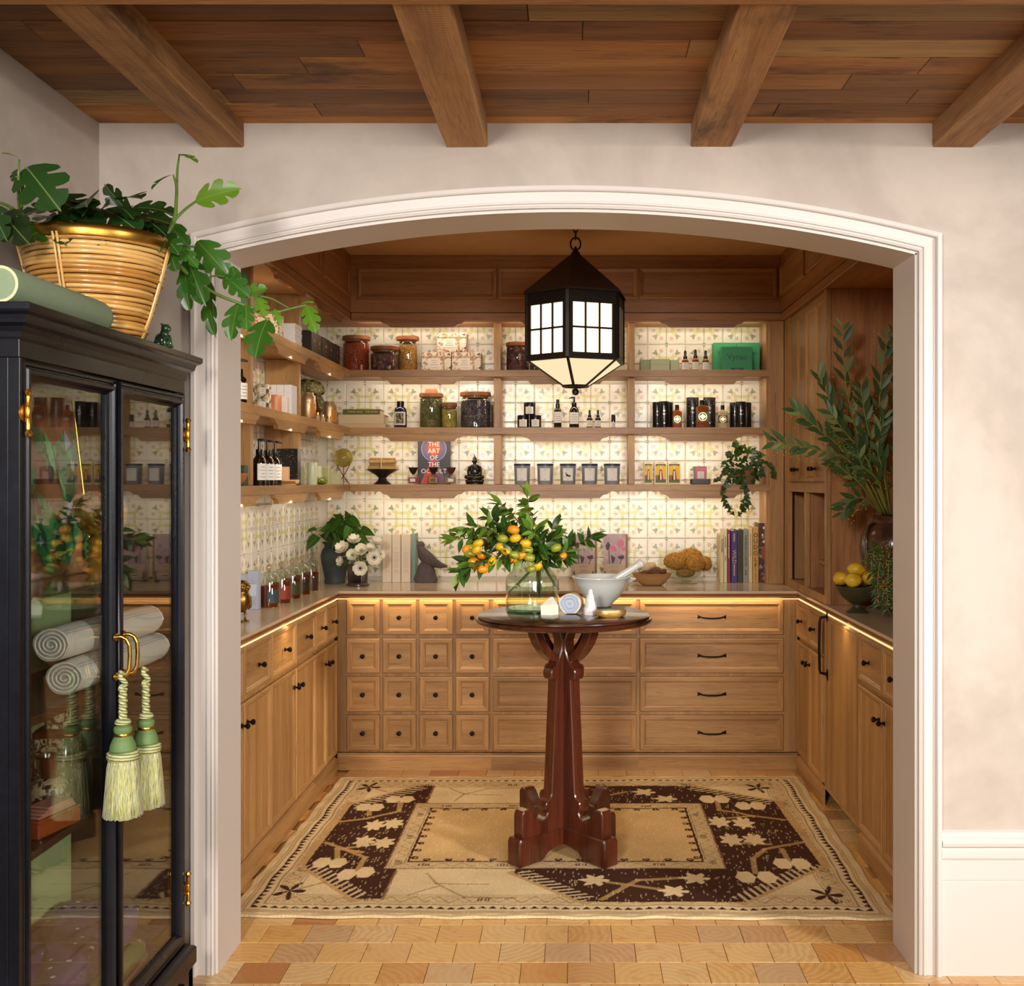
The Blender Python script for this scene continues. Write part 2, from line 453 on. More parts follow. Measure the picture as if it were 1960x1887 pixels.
for k, bx in enumerate((-1.055, -.3235, .4105, 1.134, 1.86)):
    q = MB(); NS = 10
    fr = []
    for i in range(NS+1):
        yy = 2.29+(YF-2.29)*i/NS
        j = lambda: rng.uniform(-.0015, .0015)
        pts = [(-.0625+j(), 0), (-.0625+j(), BB-CE+.004), (-.0585+j(), BB-CE+j()), (.0585+j(), BB-CE+j()), (.0625+j(), BB-CE+.004), (.0625+j(), 0)]
        fr.append((yy, pts))
    vs = [(px, yy-2.8, pz) for yy, pts in fr for px, pz in pts]; fs = []
    for i in range(NS):
        for a in range(6):
            b = (a+1) % 6; fs.append((i*6+a, i*6+b, (i+1)*6+b, (i+1)*6+a))
    fs += [tuple(range(6)), tuple(NS*6+a for a in range(6))[::-1]]
    q.add(vs, fs)
    obj('beam', q, BEAM, ceil_o, loc=(bx, 2.8, CE))
q = MB(); q.box(-2.013, 1.913, -.09, .09, BB-CE-.002, 0, .004)
obj('cross_beam', q, BEAMX, ceil_o, loc=(.587, 2.213, CE))

# ---------------- wooden block floor
g = G('floor_base'); v = g.coord(); n = g.noise(v, 6, 3)
br = g.n('ShaderNodeTexBrick', {'Vector': v, 'Color1': lin('b98543'), 'Color2': lin('c89a5c'), 'Mortar': lin('5a3d20'), 'Scale': 1.0, 'Mortar Size': .0015, 'Brick Width': .1414, 'Row Height': .1417})
g.pbr(Base_Color=g.mix(n*0.4, br.outputs[0], lin('8a5a2a')), Roughness=0.4)
m = MB(); m.box(-1.6, 2.5, -1.0, 6.3, -.06, -.009)
floor_o = struct('floor', m, g.m)
g = G('end_grain_block'); v = g.coord(); r = g.rnd()
r2 = g.math('FRACT', r*17.31); r3 = g.math('FRACT', r*43.77)
x_, y_, z_ = g.xyz(v)
wob = g.noise(g.vmath('ADD', v, g.n('ShaderNodeCombineXYZ', {0: r*9, 1: r2*9, 2: 0}).outputs[0]), 14, 3)
dx = x_+(r-0.5)*0.30+(wob-.5)*.03; dy = y_+(r2-0.5)*0.30
dist = (dx*dx+dy*dy).sqrt()
ring = g.math('SINE', dist*900+wob*10)*0.5+0.5
ring2 = g.math('SINE', dist*260+wob*6)*0.5+0.5
base = g.ramp(r3, [(0, lin('e2b670')), (.3, lin('d8a65e')), (.55, lin('e2c088')), (.75, lin('cc8f45')), (.88, lin('ccaa7e')), (1, lin('ad682d'))])
base = g.mix((ring*.18+ring2*.22)*(0.4+r*0.8), base, lin('8f5420'))
blot = g.noise(g.vmath('ADD', v, g.n('ShaderNodeCombineXYZ', {0: r2*5, 1: r*5, 2: r3}).outputs[0]), 22, 4)
base = g.mix(blot.step(.5, .75)*.45, base, lin('b56a26'))
nd = g.pbr(Base_Color=base, Roughness=0.34); g.set(nd.inputs['Normal'], g.bump(ring*.4+blot, .12))
nd.inputs['Coat Weight'].default_value = .25; nd.inputs['Coat Roughness'].default_value = .2
BLOCK = g.m
q = MB(); q.box(-.0700, .0700, -.0702, .0702, -.009, 0, .0012); bm_ = q.mesh('block', BLOCK)
def blk(x, y):
    o = obj('wood_block', bm_, None, floor_o, loc=(x, y, rng.uniform(-.0006, .0004))); return o
for k in range(-1, 17):
    y0 = 3.224+.1417*k; yc = y0+.0708
    off = .1195 if k % 2 == 0 else .048
    for j in range(-10, 11):
        xc = off+.1414*j+.0707
        if yc < YF+.02 and (xc < -1.35 or xc > 1.5): continue
        if yc > YF+.02 and (xc < XL-.08 or xc > (1.42 if yc > 4.2 else XR+.10)): continue
        if 3.86 < yc < 5.25 and -1.02 < xc < .93: continue
        if yc > YF+.02 and yc < YB and (xc < XL-.06 or xc > XR+.06): continue
        blk(xc, yc)

# ---------------- painted wall tiles
g = G('painted_tile'); v = g.coord(); S_ = .1058
x_, y_, z_ = g.xyz(v)
u = .5-x_/S_; w = z_/S_+.5
r = g.rnd(); wob = g.noise(g.vmath('ADD', v, g.n('ShaderNodeCombineXYZ', {0: r*3, 1: r*7, 2: 0}).outputs[0]), 40, 2)
u = u+(wob-.5)*.03; w = w+(wob-.5)*.02
a = u.max(w); b = u.min(w)
base = g.mix(g.noise(v, 25, 3), lin('e2dccb'), lin('efe9da'))
def ribbon(base, p, q):              # along q, centred on p
    c_ = .31+q*q*.30; wd = .072-q*.05
    e = (p-c_).abs()
    inside = (wd-e).step(-.008, .008)*(.57-q).step(-.01, .01)
    edge = (e-wd).abs().step(.016, .004)*(.57-q).step(-.01, .01)
    base = g.mix(inside*.85, base, lin('d2cc86')); return g.mix(edge*.35, base, lin('b59a4e'))
base = ribbon(base, w, u); base = ribbon(base, u, w)
def dab(base, cu, cv, ang, la, lb, col, k=.9):
    du = a-cu; dv = b-cv; ca, sa = math.cos(ang), math.sin(ang)
    p = du*(ca/la)+dv*(sa/la); q = dv*(ca/lb)-du*(sa/lb)
    return g.mix((p*p+q*q).step(1.15, .75)*k, base, lin(col))
for i in range(6):                   # star flowers
    an = i*math.pi/3+.35
    base = dab(base, .69+.075*math.cos(an), .27+.075*math.sin(an), an, .062, .020, 'c98a4a' if i != 3 else '5e4a30', .85)
base = dab(base, .88, .10, -.75, .10, .012, 'd9d49c', .7)
base = dab(base, .955, .035, -.7, .038, .024, '5f4c33', .85)
# bell: flared on the outer side
p = ((u+w)*.7071-.79); q_ = (u-w).abs()*.7071
wid = .045+(p+.10)*.45
bell = (wid-q_).step(-.008, .010)*(p+.115).step(-.01, .01)*(.115+q_*.22-p).step(-.01, .01)
base = g.mix(bell*.88, base, g.mix(g.noise(v, 120, 2), lin('7d7f5c'), lin('969a76')))
cd = ((u-1)*(u-1)+(w-1)*(w-1)).sqrt()
base = g.mix((cd-.16).abs().step(.022, .008)*.28*(g.noise(v, 60, 1).step(.42, .55)), base, lin('c58a5a'))
fr = r*.10+.93
base = g.mix(1.0, base, g.n('ShaderNodeCombineColor', {0: fr, 1: fr, 2: fr}).outputs[0], 'MULTIPLY')
nd = g.pbr(Base_Color=base, Roughness=.24); g.set(nd.inputs['Normal'], g.bump(g.noise(v, 18, 2), .35, .004))
TILE = g.m
q = MB(); h_ = S_/2; bv = .004
q.add([(-h_, 0, -h_), (h_, 0, -h_), (h_, 0, h_), (-h_, 0, h_), (-h_, -.005, -h_), (h_, -.005, -h_), (h_, -.005, h_), (-h_, -.005, h_),
       (-h_+bv, -.008, -h_+bv), (h_-bv, -.008, -h_+bv), (h_-bv, -.008, h_-bv), (-h_+bv, -.008, h_-bv)],
      [(8, 9, 10, 11), (4, 5, 9, 8), (5, 6, 10, 9), (6, 7, 11, 10), (7, 4, 8, 11), (0, 1, 5, 4), (1, 2, 6, 5), (2, 3, 7, 6), (3, 0, 4, 7)])
tile_me = q.mesh('tile', TILE)
YT, XT = 6.22, -1.45                 # tiled faces: y = 6.212, x = -1.442
m = MB(); m.box(-1.6, 1.8, YT, YT+.08, 0, 2.72); wb = struct('wall_back', m, GROUT)
m = MB(); m.box(-1.6, XT, YB, YT, 0, 2.72); wl = struct('wall_inner_left', m, GROUT)
m = MB(); m.box(1.75, 1.83, YB, YT, 0, 2.72); struct('wall_inner_right', m, PLASTIN)
m = MB(); m.box(-1.6, 1.83, YB, YT+.08, 2.70, 2.76); struct('ceiling', m, PLASTIN)
def jit(s=.25): return R(rng.normal(0, s))
PX, PZ = .1068, .1098
for j in range(-3, 10):
    for k in range(-18, 5):
        x0 = .519+PX*k; z0 = 1.259+PZ*j
        left = (k % 2) == 1                 # tile spans x0..x0+PX ; block centres at even k, even j
        up = (j % 2) == 0
        th = {(True, True): 0, (False, True): 90, (False, False): 180, (True, False): 270}[(left, up)]
        obj('tile', tile_me, None, wb, loc=(x0+PX/2, YT, z0+PZ/2), rot=(jit(), R(th)+jit(.1), jit()))
for j in range(-3, 9):
    for k in range(0, 24):
        y0 = 3.72+PX*k; z0 = 1.259+PZ*j
        left = (k % 2) == 1; up = (j % 2) == 0
        if y0+PX > YT-.004: continue
        th = {(True, True): 0, (False, True): 90, (False, False): 180, (True, False): 270}[(left, up)]
        obj('tile', tile_me, None, wl, loc=(XT, y0+PX/2, z0+PZ/2), rot=(jit(.15), R(th), R(90)+jit(.15)))
# ================================================================== CABINETRY
FB, FL, FR_ = 5.612, -1.212, 1.140          # planes of the cupboard faces: back, left, right runs
def front_mesh(w, h, fr=.027, t=.018, rec=.008, vert=False):
    """overlay front seen from -y: mitred frame with a stepped moulding and a sunk panel"""
    m = MB()
    rings = [(0, t), (0, .003), (.002, .0005), (.004, 0), (fr-.005, 0), (fr-.002, .003), (fr+.001, .0035), (fr+.005, rec), (fr+.006, rec)]
    P = []
    for i, y in rings: P.append([(-w/2+i, y, -h/2+i), (w/2-i, y, -h/2+i), (w/2-i, y, h/2-i), (-w/2+i, y, h/2-i)])
    for a, b in zip(P[:-1], P[1:]):
        for k in range(4):
            m.cur = 0 if k in (0, 2) else 1
            k2 = (k+1) % 4; m.add([a[k], a[k2], b[k2], b[k]], [(0, 1, 2, 3)])
    m.cur = 1 if vert else 0
    m.add(P[-1], [(0, 1, 2, 3)]); m.cur = 0
    m.add(P[0], [(0, 3, 2, 1)])
    return m.mesh('front', [OAK['x'], OAK['z']])
_fm = {}
def fmesh(w, h, **k):
    key = (round(w, 3), round(h, 3), tuple(sorted(k.items())))
    if key not in _fm: _fm[key] = front_mesh(w, h, **k)
    return _fm[key]
q = MB()      # round knob, axis along -y
prof = [(.009, 0), (.0095, -.002), (.005, -.004), (.0042, -.012), (.008, -.015), (.0112, -.020), (.0108, -.025), (.007, -.0285), (0, -.0295)]
N_ = 14; vs = []; fs = []
for r_, y_ in prof: vs += [(r_*math.cos(2*math.pi*i/N_), y_, r_*math.sin(2*math.pi*i/N_)) for i in range(N_)]
for j in range(len(prof)-1):
    for i in range(N_): fs.append((j*N_+i, j*N_+(i+1) % N_, (j+1)*N_+(i+1) % N_, (j+1)*N_+i))
q.add(vs, fs); KNOB = q.mesh('knob', IRON, 40)
q = MB()      # bar pull with flared feet
q.tube([(-.058, 0, .0), (-.056, -.016, 0), (-.046, -.021, -.002), (-.02, -.022, -.0045), (.02, -.022, -.0045), (.046, -.021, -.002), (.056, -.016, 0), (.058, 0, 0)], [.004, .0042, .0042, .0048, .0048, .0042, .0042, .004], 8)
for s in (-1, 1):
    q.add([(s*.047, -.002, 0), (s*.060, -.004, .0055), (s*.074, -.002, .010), (s*.0715, -.002, 0), (s*.074, -.002, -.010), (s*.060, -.004, -.0055), (s*.058, -.012, 0)],
          [(0, 1, 6), (1, 2, 3, 6), (6, 3, 4, 5), (0, 6, 5)])
    q.add([(s*.047, 0, 0), (s*.060, 0, .0055), (s*.074, 0, .010), (s*.0715, 0, 0), (s*.074, 0, -.010), (s*.060, 0, -.0055),
           (s*.047, -.002, 0), (s*.060, -.004, .0055), (s*.074, -.002, .010), (s*.0715, -.002, 0), (s*.074, -.002, -.010), (s*.060, -.004, -.0055)],
          [(i, (i+1) % 6, (i+1) % 6+6, i+6) for i in range(6)])
PULL = q.mesh('handle', IRON, 50)
def front(root, kind, me, c, rz, knobs=(), hand='knob'):
    b = world_loc(root)
    d = obj(kind, me, None, root, loc=(c[0]-b.x, c[1]-b.y, c[2]-b.z), rot=(0, 0, rz))
    for kx, kz in knobs:
        obj(hand, KNOB if hand == 'knob' else PULL, None, d, loc=(kx, 0, kz))
    return d
ROWS = [(.869, .692), (.672, .496), (.477, .300), (.282, .102)]
def carcass(root, x0, x1, y0, y1, z0=.09, z1=.872, m=None):
    q = MB(); q.box(x0, x1, y0, y1, z0, z1); return obj('carcass', q, m or OAK['z'], root, world=True)
SKP = [(0, 0), (.016, 0), (.016, .070), (.014, .076), (.006, .082), (.002, .086), (0, .086)]
def plinth(root, axis, a, b, plane, sgn):
    q = MB()
    if axis == 'x': q.prism([(plane+sgn*u, z) for u, z in SKP], 'x', a, b)
    else: q.prism([(plane+sgn*u, z) for u, z in SKP], 'y', a, b)
    obj('plinth', q, OAK['x' if axis == 'x' else 'y'], root, world=True)

# --- back run
un = thing('apothecary_cabinet', 'oak cabinet of sixteen small square drawers with round knobs, under the worktop', 'cabinet', (-.81, FB, 0))
carcass(un, -1.212, -.427, FB, 6.2); plinth(un, 'x', -1.212, -.427, FB, -1)
for za, zb in ROWS:
    for ca, cb in ((663.6, 726.9), (733, 796.6), (803, 866.5), (872.6, 936)):
        x0, x1 = (ca-1100)/375, (cb-1100)/375
        front(un, 'drawer', fmesh(.169, za-zb, fr=.026), ((x0+x1)/2, FB-.018, (za+zb)/2), 0, [(0, 0)])
for nm, lab, x0, x1, fa, fb in (('drawer_chest', 'oak chest of four wide drawers standing behind the round table', -.427, .325, (943.9-1100)/375, (1218-1100)/375),
                        ('drawer_chest', 'oak chest of four wide drawers with bar pulls, under the row of books', .325, 1.14, (1225-1100)/375, (1499.6-1100)/375)):
    un = thing(nm, lab, 'cabinet', ((x0+x1)/2, FB, 0), group='wide drawer chests of the pantry')
    carcass(un, x0, x1, FB, 6.2); plinth(un, 'x', x0, x1, FB, -1)
    for za, zb in ROWS:
        front(un, 'drawer', fmesh(fb-fa, za-zb, fr=.026), ((fa+fb)/2, FB-.018, (za+zb)/2), 0, [(0, .002)], 'handle')
# --- left and right runs: pairs of drawers above pairs of doors
def pair(x, sgn, ys, label, nm='base_cabinet', group=None, zt=(.872, .692), zd=(.672, .105), depth=.22):
    rz = R(90) if sgn > 0 else R(-90)
    ya, yb = min(ys), max(ys)
    un = thing(nm, label, 'cabinet', (x, (ya+yb)/2, 0), group=group)
    xb = x-sgn*depth
    carcass(un, min(x, xb), max(x, xb), ya, yb)
    plinth(un, 'y', ya, yb, x, sgn)
    ys = sorted(ys); n = len(ys)-1
    for i in range(n):
        a, b = ys[i]+.003, ys[i+1]-.003; yc = (a+b)/2; w = b-a
        front(un, 'drawer', fmesh(w, zt[0]-zt[1], fr=.02), (x+sgn*.018, yc, sum(zt)/2), rz, [(0, 0)])
        # knob of a door sits by the edge where the pair meets
        inner = (1 if i % 2 == 0 else -1)*(w/2-.03)
        kx = inner*(1 if sgn > 0 else -1)
        front(un, 'door', fmesh(w, zd[0]-zd[1], fr=.02, vert=True), (x+sgn*.018, yc, sum(zd)/2), rz, [(kx, (zd[0]-zd[1])/2-.075)])
    return un
FLW, FRW = FL, FR_
pair(FL, 1, (3.60, 3.97, 4.33), 'oak base cabinet below the brass owl, closest to the arch', group='oak base cabinets below the owl and the candles')
pair(FL, 1, (4.33, 4.705, 5.07), 'oak base cabinet below the row of candles in glass bells', group='oak base cabinets below the owl and the candles')
un = pair(FL, 1, (5.07, 5.29, 5.53), 'narrow oak base cabinet in the corner beside the small square drawers', group='oak base cabinets below the owl and the candles')
pair(FR_, -1, (4.99, 5.275, 5.56), 'oak base cabinet below the tall cupboard with open pigeonholes', depth=.58, group='oak base cabinets below the lemon bowl side')
pair(FR_, -1, (3.66, 4.01, 4.353), 'oak base cabinet beside the tall flush panel, closest to the white reveal', depth=.58, group='oak base cabinets below the lemon bowl side')
un = thing('appliance_panel', 'tall plain oak appliance door with a long vertical bronze handle', 'appliance', (FR_, 4.65, 0))
carcass(un, FR_, 1.72, 4.372, 4.974, .12)
d = front(un, 'door', fmesh(.556, .775, fr=.014, vert=True, rec=.003), (FR_-.018, 4.65, .4835), R(-90))
q = MB(); q.tube([(0, 0, .128), (0, -.030, .122), (0, -.034, .105), (0, -.036, 0), (0, -.034, -.105), (0, -.030, -.122), (0, 0, -.128)], .0062, 8)
for s in (-1, 1):
    q.add([(-.011, 0, s*.105), (.011, 0, s*.105), (.012, 0, s*.15), (0, 0, s*.162), (-.012, 0, s*.15), (0, -.007, s*.128)], [(0, 1, 5), (1, 2, 5), (2, 3, 5), (3, 4, 5), (4, 0, 5)])
obj('handle', q, IRON, d, 50, loc=(-.225, 0, .262))
q = MB(); q.box(1.20, 1.30, 4.80, 4.93, .0, .12, .004); obj('foot', q, mat('grey_metal', '6f7478', .4, .8), un, world=True)

# --- worktop
STONE = mat('beige_stone', 'cdb79a', .16, 0, .05, 5, spec=.6)
wt = thing('worktop', 'pale beige stone worktop running round three sides of the pantry', 'worktop', (0, 5.58, .90))
q = MB(); q.prism([(-1.44, 3.53), (-1.198, 3.53), (-1.198, 5.583), (1.129, 5.583), (1.129, 3.53), (1.745, 3.53), (1.745, 6.21), (-1.44, 6.21)], 'z', .903, .915)
obj('slab', q, STONE, wt, world=True)
def plan_sweep(m, path, prof, side=1, cl=True):
    """prof (u, z): u to the given side of the path"""
    n = len(path); fr = []
    ds = [(Vector((*path[i+1], 0))-Vector((*path[i], 0))).normalized() for i in range(n-1)]
    nr = lambda d: Vector((-d.y, d.x, 0))*side
    for i, p in enumerate(path):
        if i == 0: u = nr(ds[0])
        elif i == n-1: u = nr(ds[-1])
        else: u = mitre(nr(ds[i-1]), nr(ds[i]))
        fr.append(((*p, 0), u, (0, 0, 1)))
    return m.sweep(prof, fr, cl)
UP = [(-1.206, 3.53), (-1.206, 5.591), (1.137, 5.591), (1.137, 3.53)]
q = MB(); plan_sweep(q, UP, [(-.05, .903), (.004, .903), (.004, .899), (0, .896), (-.001, .892), (.003, .889), (.003, .886), (-.004, .882), (-.006, .876), (-.05, .876)], side=-1)
obj('edge_moulding', q, OAKSHADE['x'], wt, world=True)
q = MB(); plan_sweep(q, [(-1.218, 3.55), (-1.218, 5.606), (1.149, 5.606), (1.149, 3.55)], [(0, .8725), (.010, .8725), (.010, .876), (0, .876)], side=-1)
obj('light_strip', q, emis('strip_glow', 'ffd08a', 2.2), wt, world=True)

# --- shelving with scalloped valances
S1, S2, S3 = H+.602, H+.290, H-.020
TH = .037; VD = .039; SOF = 2.345
def ogee(a, b, z, d=VD, c=.06):
    """valance outline hanging below z between a and b"""
    L = [(a, z), (a, z-.003), (a+.007, z-.006), (a+.014, z-.013), (a+.022, z-.017), (a+.032, z-.018), (a+.042, z-.021), (a+.052, z-.030), (a+c, z-d)]
    return L+[(a+b-x, y) for x, y in L[::-1]]
sh = thing('wall_shelving', 'oak shelving of three open bays across the back tiled wall', 'shelving', (-.08, 6.20, 1.42), group='oak shelving of the pantry')
BX = [(-1.215, -.446), (-.404, .294), (.330, 1.06)]
for nm, z in (('shelf', S1), ('shelf', S2), ('shelf', S3)):
    q = MB(); q.box(-1.439, 1.06, 5.962, 6.210, z-TH, z, .002)
    s_ = obj(nm, q, OAK['x'], sh, world=True)
    for a, b in ((-1.06, -.598), (-.296, .196), (.458, .926)):
        q = MB(); q.prism(ogee(a, b, z-TH), 'y', 5.964, 5.984)
        obj('valance', q, OAK['x'], s_, world=True)
for z0, z1 in ((S3, S2-TH), (S2, S1-TH), (S1, SOF)):
    for x0, x1 in ((-.444, -.407), (.295, .329)):
        q = MB(); q.box(x0, x1, 6.02, 6.210, z0+.001, z1-.001, .002); obj('divider', q, OAK['z'], sh, world=True)
q = MB(); q.box(1.045, 1.06, 5.985, 6.21, .916, SOF); obj('side_panel', q, OAK['z'], sh, world=True)
q = MB(); q.box(1.058, 1.133, 5.960, 6.21, .916, SOF, .002); q.box(1.098, 1.136, 5.952, 5.965, .916, SOF, .003); obj('end_post', q, OAK['z'], sh, world=True)
q = MB(); q.box(-1.439, 1.133, 5.985, 6.21, SOF, SOF+.015); obj('top_board', q, PLASTIN, sh, world=True)
q = MB(); q.box(-1.215, 1.133, 5.955, 5.98, SOF+.001, 2.389, .003); ft = obj('fascia', q, OAKSHADE['x'], sh, world=True)
for a, b in ((-1.06, -.598), (-.296, .196), (.458, .926)):
    q = MB(); q.prism(ogee(a, b, SOF+.002, .036), 'y', 5.957, 5.977); obj('valance', q, OAKSHADE['x'], ft, world=True)
q = MB(); q.box(-1.215, 1.119, 5.950, 6.20, 2.3905, 2.699); fz = obj('frieze', q, OAKSHADE['x'], sh, world=True)
def panel_frame(w, h):
    m = MB(); rings = [(-.008, .004), (-.006, -.008), (.0, -.010), (.016, -.006), (.020, .003)]
    P = [[(-w/2+i, y, -h/2+i), (w/2-i, y, -h/2+i), (w/2-i, y, h/2-i), (-w/2+i, y, h/2-i)] for i, y in rings]
    for a, b in zip(P[:-1], P[1:]):
        for k in range(4):
            m.cur = 0 if k in (0, 2) else 1; k2 = (k+1) % 4; m.add([a[k], a[k2], b[k2], b[k]], [(0, 1, 2, 3)])
    m.cur = 0; return m
def frieze_panel(parent, x, y, z, w, h, rz):
    b = world_loc(parent); obj('panel', panel_frame(w, h), [OAKSHADE['x'], OAKSHADE['z']], parent, loc=(x-b.x, y-b.y, z-b.z), rot=(0, 0, rz))
for a, b in ((-1.17, -.432), (-.412, .332), (.355, 1.09)): frieze_panel(fz, (a+b)/2, 5.950, H+1.07, b-a, .153, 0)

sl = thing('wall_shelving', 'oak shelving above the brass owl and the glass bells, seen edge-on', 'shelving', (-1.44, 4.75, 1.42), group='oak shelving of the pantry')
for z in (S1, S2, S3):
    q = MB(); q.box(-1.439, -1.220, 3.53, 5.960, z-TH, z, .002)
    s_ = obj('shelf', q, OAK['y'], sl, world=True)
    for a, b in ((3.70, 4.26), (4.47, 5.03), (5.23, 5.82)):
        q = MB(); q.prism(ogee(a, b, z-TH), 'x', -1.242, -1.222); obj('valance', q, OAK['y'], s_, world=True)
for z0, z1 in ((S3, S2-TH), (S2, S1-TH), (S1, SOF)):
    for y0 in (3.58, 4.34, 5.10):
        q = MB(); q.box(-1.439, -1.282, y0, y0+.037, z0+.001, z1-.001, .002); obj('divider', q, OAK['z'], sl, world=True)
q = MB(); q.box(-1.439, -1.245, 3.53, 5.985, SOF, SOF+.015); obj('top_board', q, PLASTIN, sl, world=True)
q = MB(); q.box(-1.242, -1.216, 3.53, 5.955, SOF+.001, 2.389, .003); ft = obj('fascia', q, OAKSHADE['y'], sl, world=True)
for a, b in ((3.70, 4.26), (4.47, 5.03), (5.23, 5.82)):
    q = MB(); q.prism(ogee(a, b, SOF+.002, .036), 'x', -1.240, -1.220); obj('valance', q, OAKSHADE['y'], ft, world=True)
q = MB(); q.box(-1.439, -1.214, 3.53, 5.950, 2.3905, 2.699); fz = obj('frieze', q, OAKSHADE['y'], sl, world=True)
for a, b in ((3.72, 4.44), (4.49, 5.22), (5.29, 5.90)): frieze_panel(fz, -1.214, (a+b)/2, H+1.07, b-a, .153, R(90))

# --- tall cupboard on the worktop
RIB = wood('ribbed_oak', '6e3f20', 'b57c48', 'z', .5, .55, .05, .95)
tc = thing('tall_cupboard', 'tall oak cupboard with open pigeonholes below four narrow doors', 'cupboard', (1.44, 5.4, .916))
q = MB(); q.box(1.16, 1.745, 4.962, 4.985, .916, SOF); obj('side_panel', q, RIB, tc, world=True)
q = MB(); q.box(1.152, 1.745, 4.986, 5.95, 1.45, SOF); obj('carcass', q, OAK['z'], tc, world=True)
q = MB()
for a, b in ((4.958, 4.995), (5.40, 5.435), (5.835, 5.95)): q.box(1.137, 1.158, a, b, .916, 1.47, .001)
for a, b in ((.916, .955), (1.42, 1.465)): q.box(1.1375, 1.158, 4.995, 5.84, a, b, .001)
q.box(1.137, 1.158, 4.958, 5.0, 1.47, SOF, .001); q.box(1.137, 1.158, 5.83, 5.95, 1.47, SOF, .001)
obj('face_frame', q, OAK['z'], tc, world=True)
q = MB(); q.box(1.40, 1.42, 4.99, 5.93, .92, 1.449); obj('back_panel', q, RIB, tc, world=True)
q = MB(); q.box(1.16, 1.40, 5.931, 5.95, .916, 1.449); obj('side_panel', q, OAK['z'], tc, world=True)
q = MB(); q.box(1.16, 1.40, 4.99, 5.93, .92, .95); obj('floor_board', q, OAKSHADE['y'], tc, world=True)
q = MB(); q.box(1.16, 1.399, 5.40, 5.43, .951, 1.449); obj('partition', q, RIB, tc, world=True)
for ya, yb, z in ((4.99, 5.40, 1.09), (5.43, 5.70, 1.15), (5.43, 5.70, 1.31)):
    q = MB(); q.box(1.20, 1.399, ya, yb, z-.02, z, .001); obj('shelf', q, OAK['y'], tc, world=True)
DE = [5.005, 5.21, 5.417, 5.62, 5.825]
for i in range(4):
    a, b = DE[i]+.002, DE[i+1]-.002; w = b-a
    kx = -(1 if i % 2 == 0 else -1)*(w/2-.028)
    front(tc, 'door', fmesh(w, .845, fr=.022, vert=True), (1.137, (a+b)/2, 1.4735+.845/2), R(-90), [(kx, -.845/2+.06)])
# --- frieze cupboards over the right-hand worktop
uf = thing('frieze_cupboard', 'oak frieze cupboard under the pantry ceiling, above the tall cupboard', 'cupboard', (1.44, 4.74, 2.345))
q = MB(); q.box(1.119, 1.745, 3.53, 5.949, 2.3905, 2.699); fz = obj('carcass', q, OAKSHADE['y'], uf, world=True)
q = MB(); q.box(1.123, 1.745, 3.53, 5.949, SOF+.001, 2.389, .003); obj('fascia', q, OAKSHADE['y'], uf, world=True)
for a, b in ((3.70, 4.44), (4.50, 5.24), (5.30, 5.90)):
    w = b-a; front(uf, 'door', fmesh(w, .16, fr=.02), (1.101, (a+b)/2, H+1.07), R(-90))
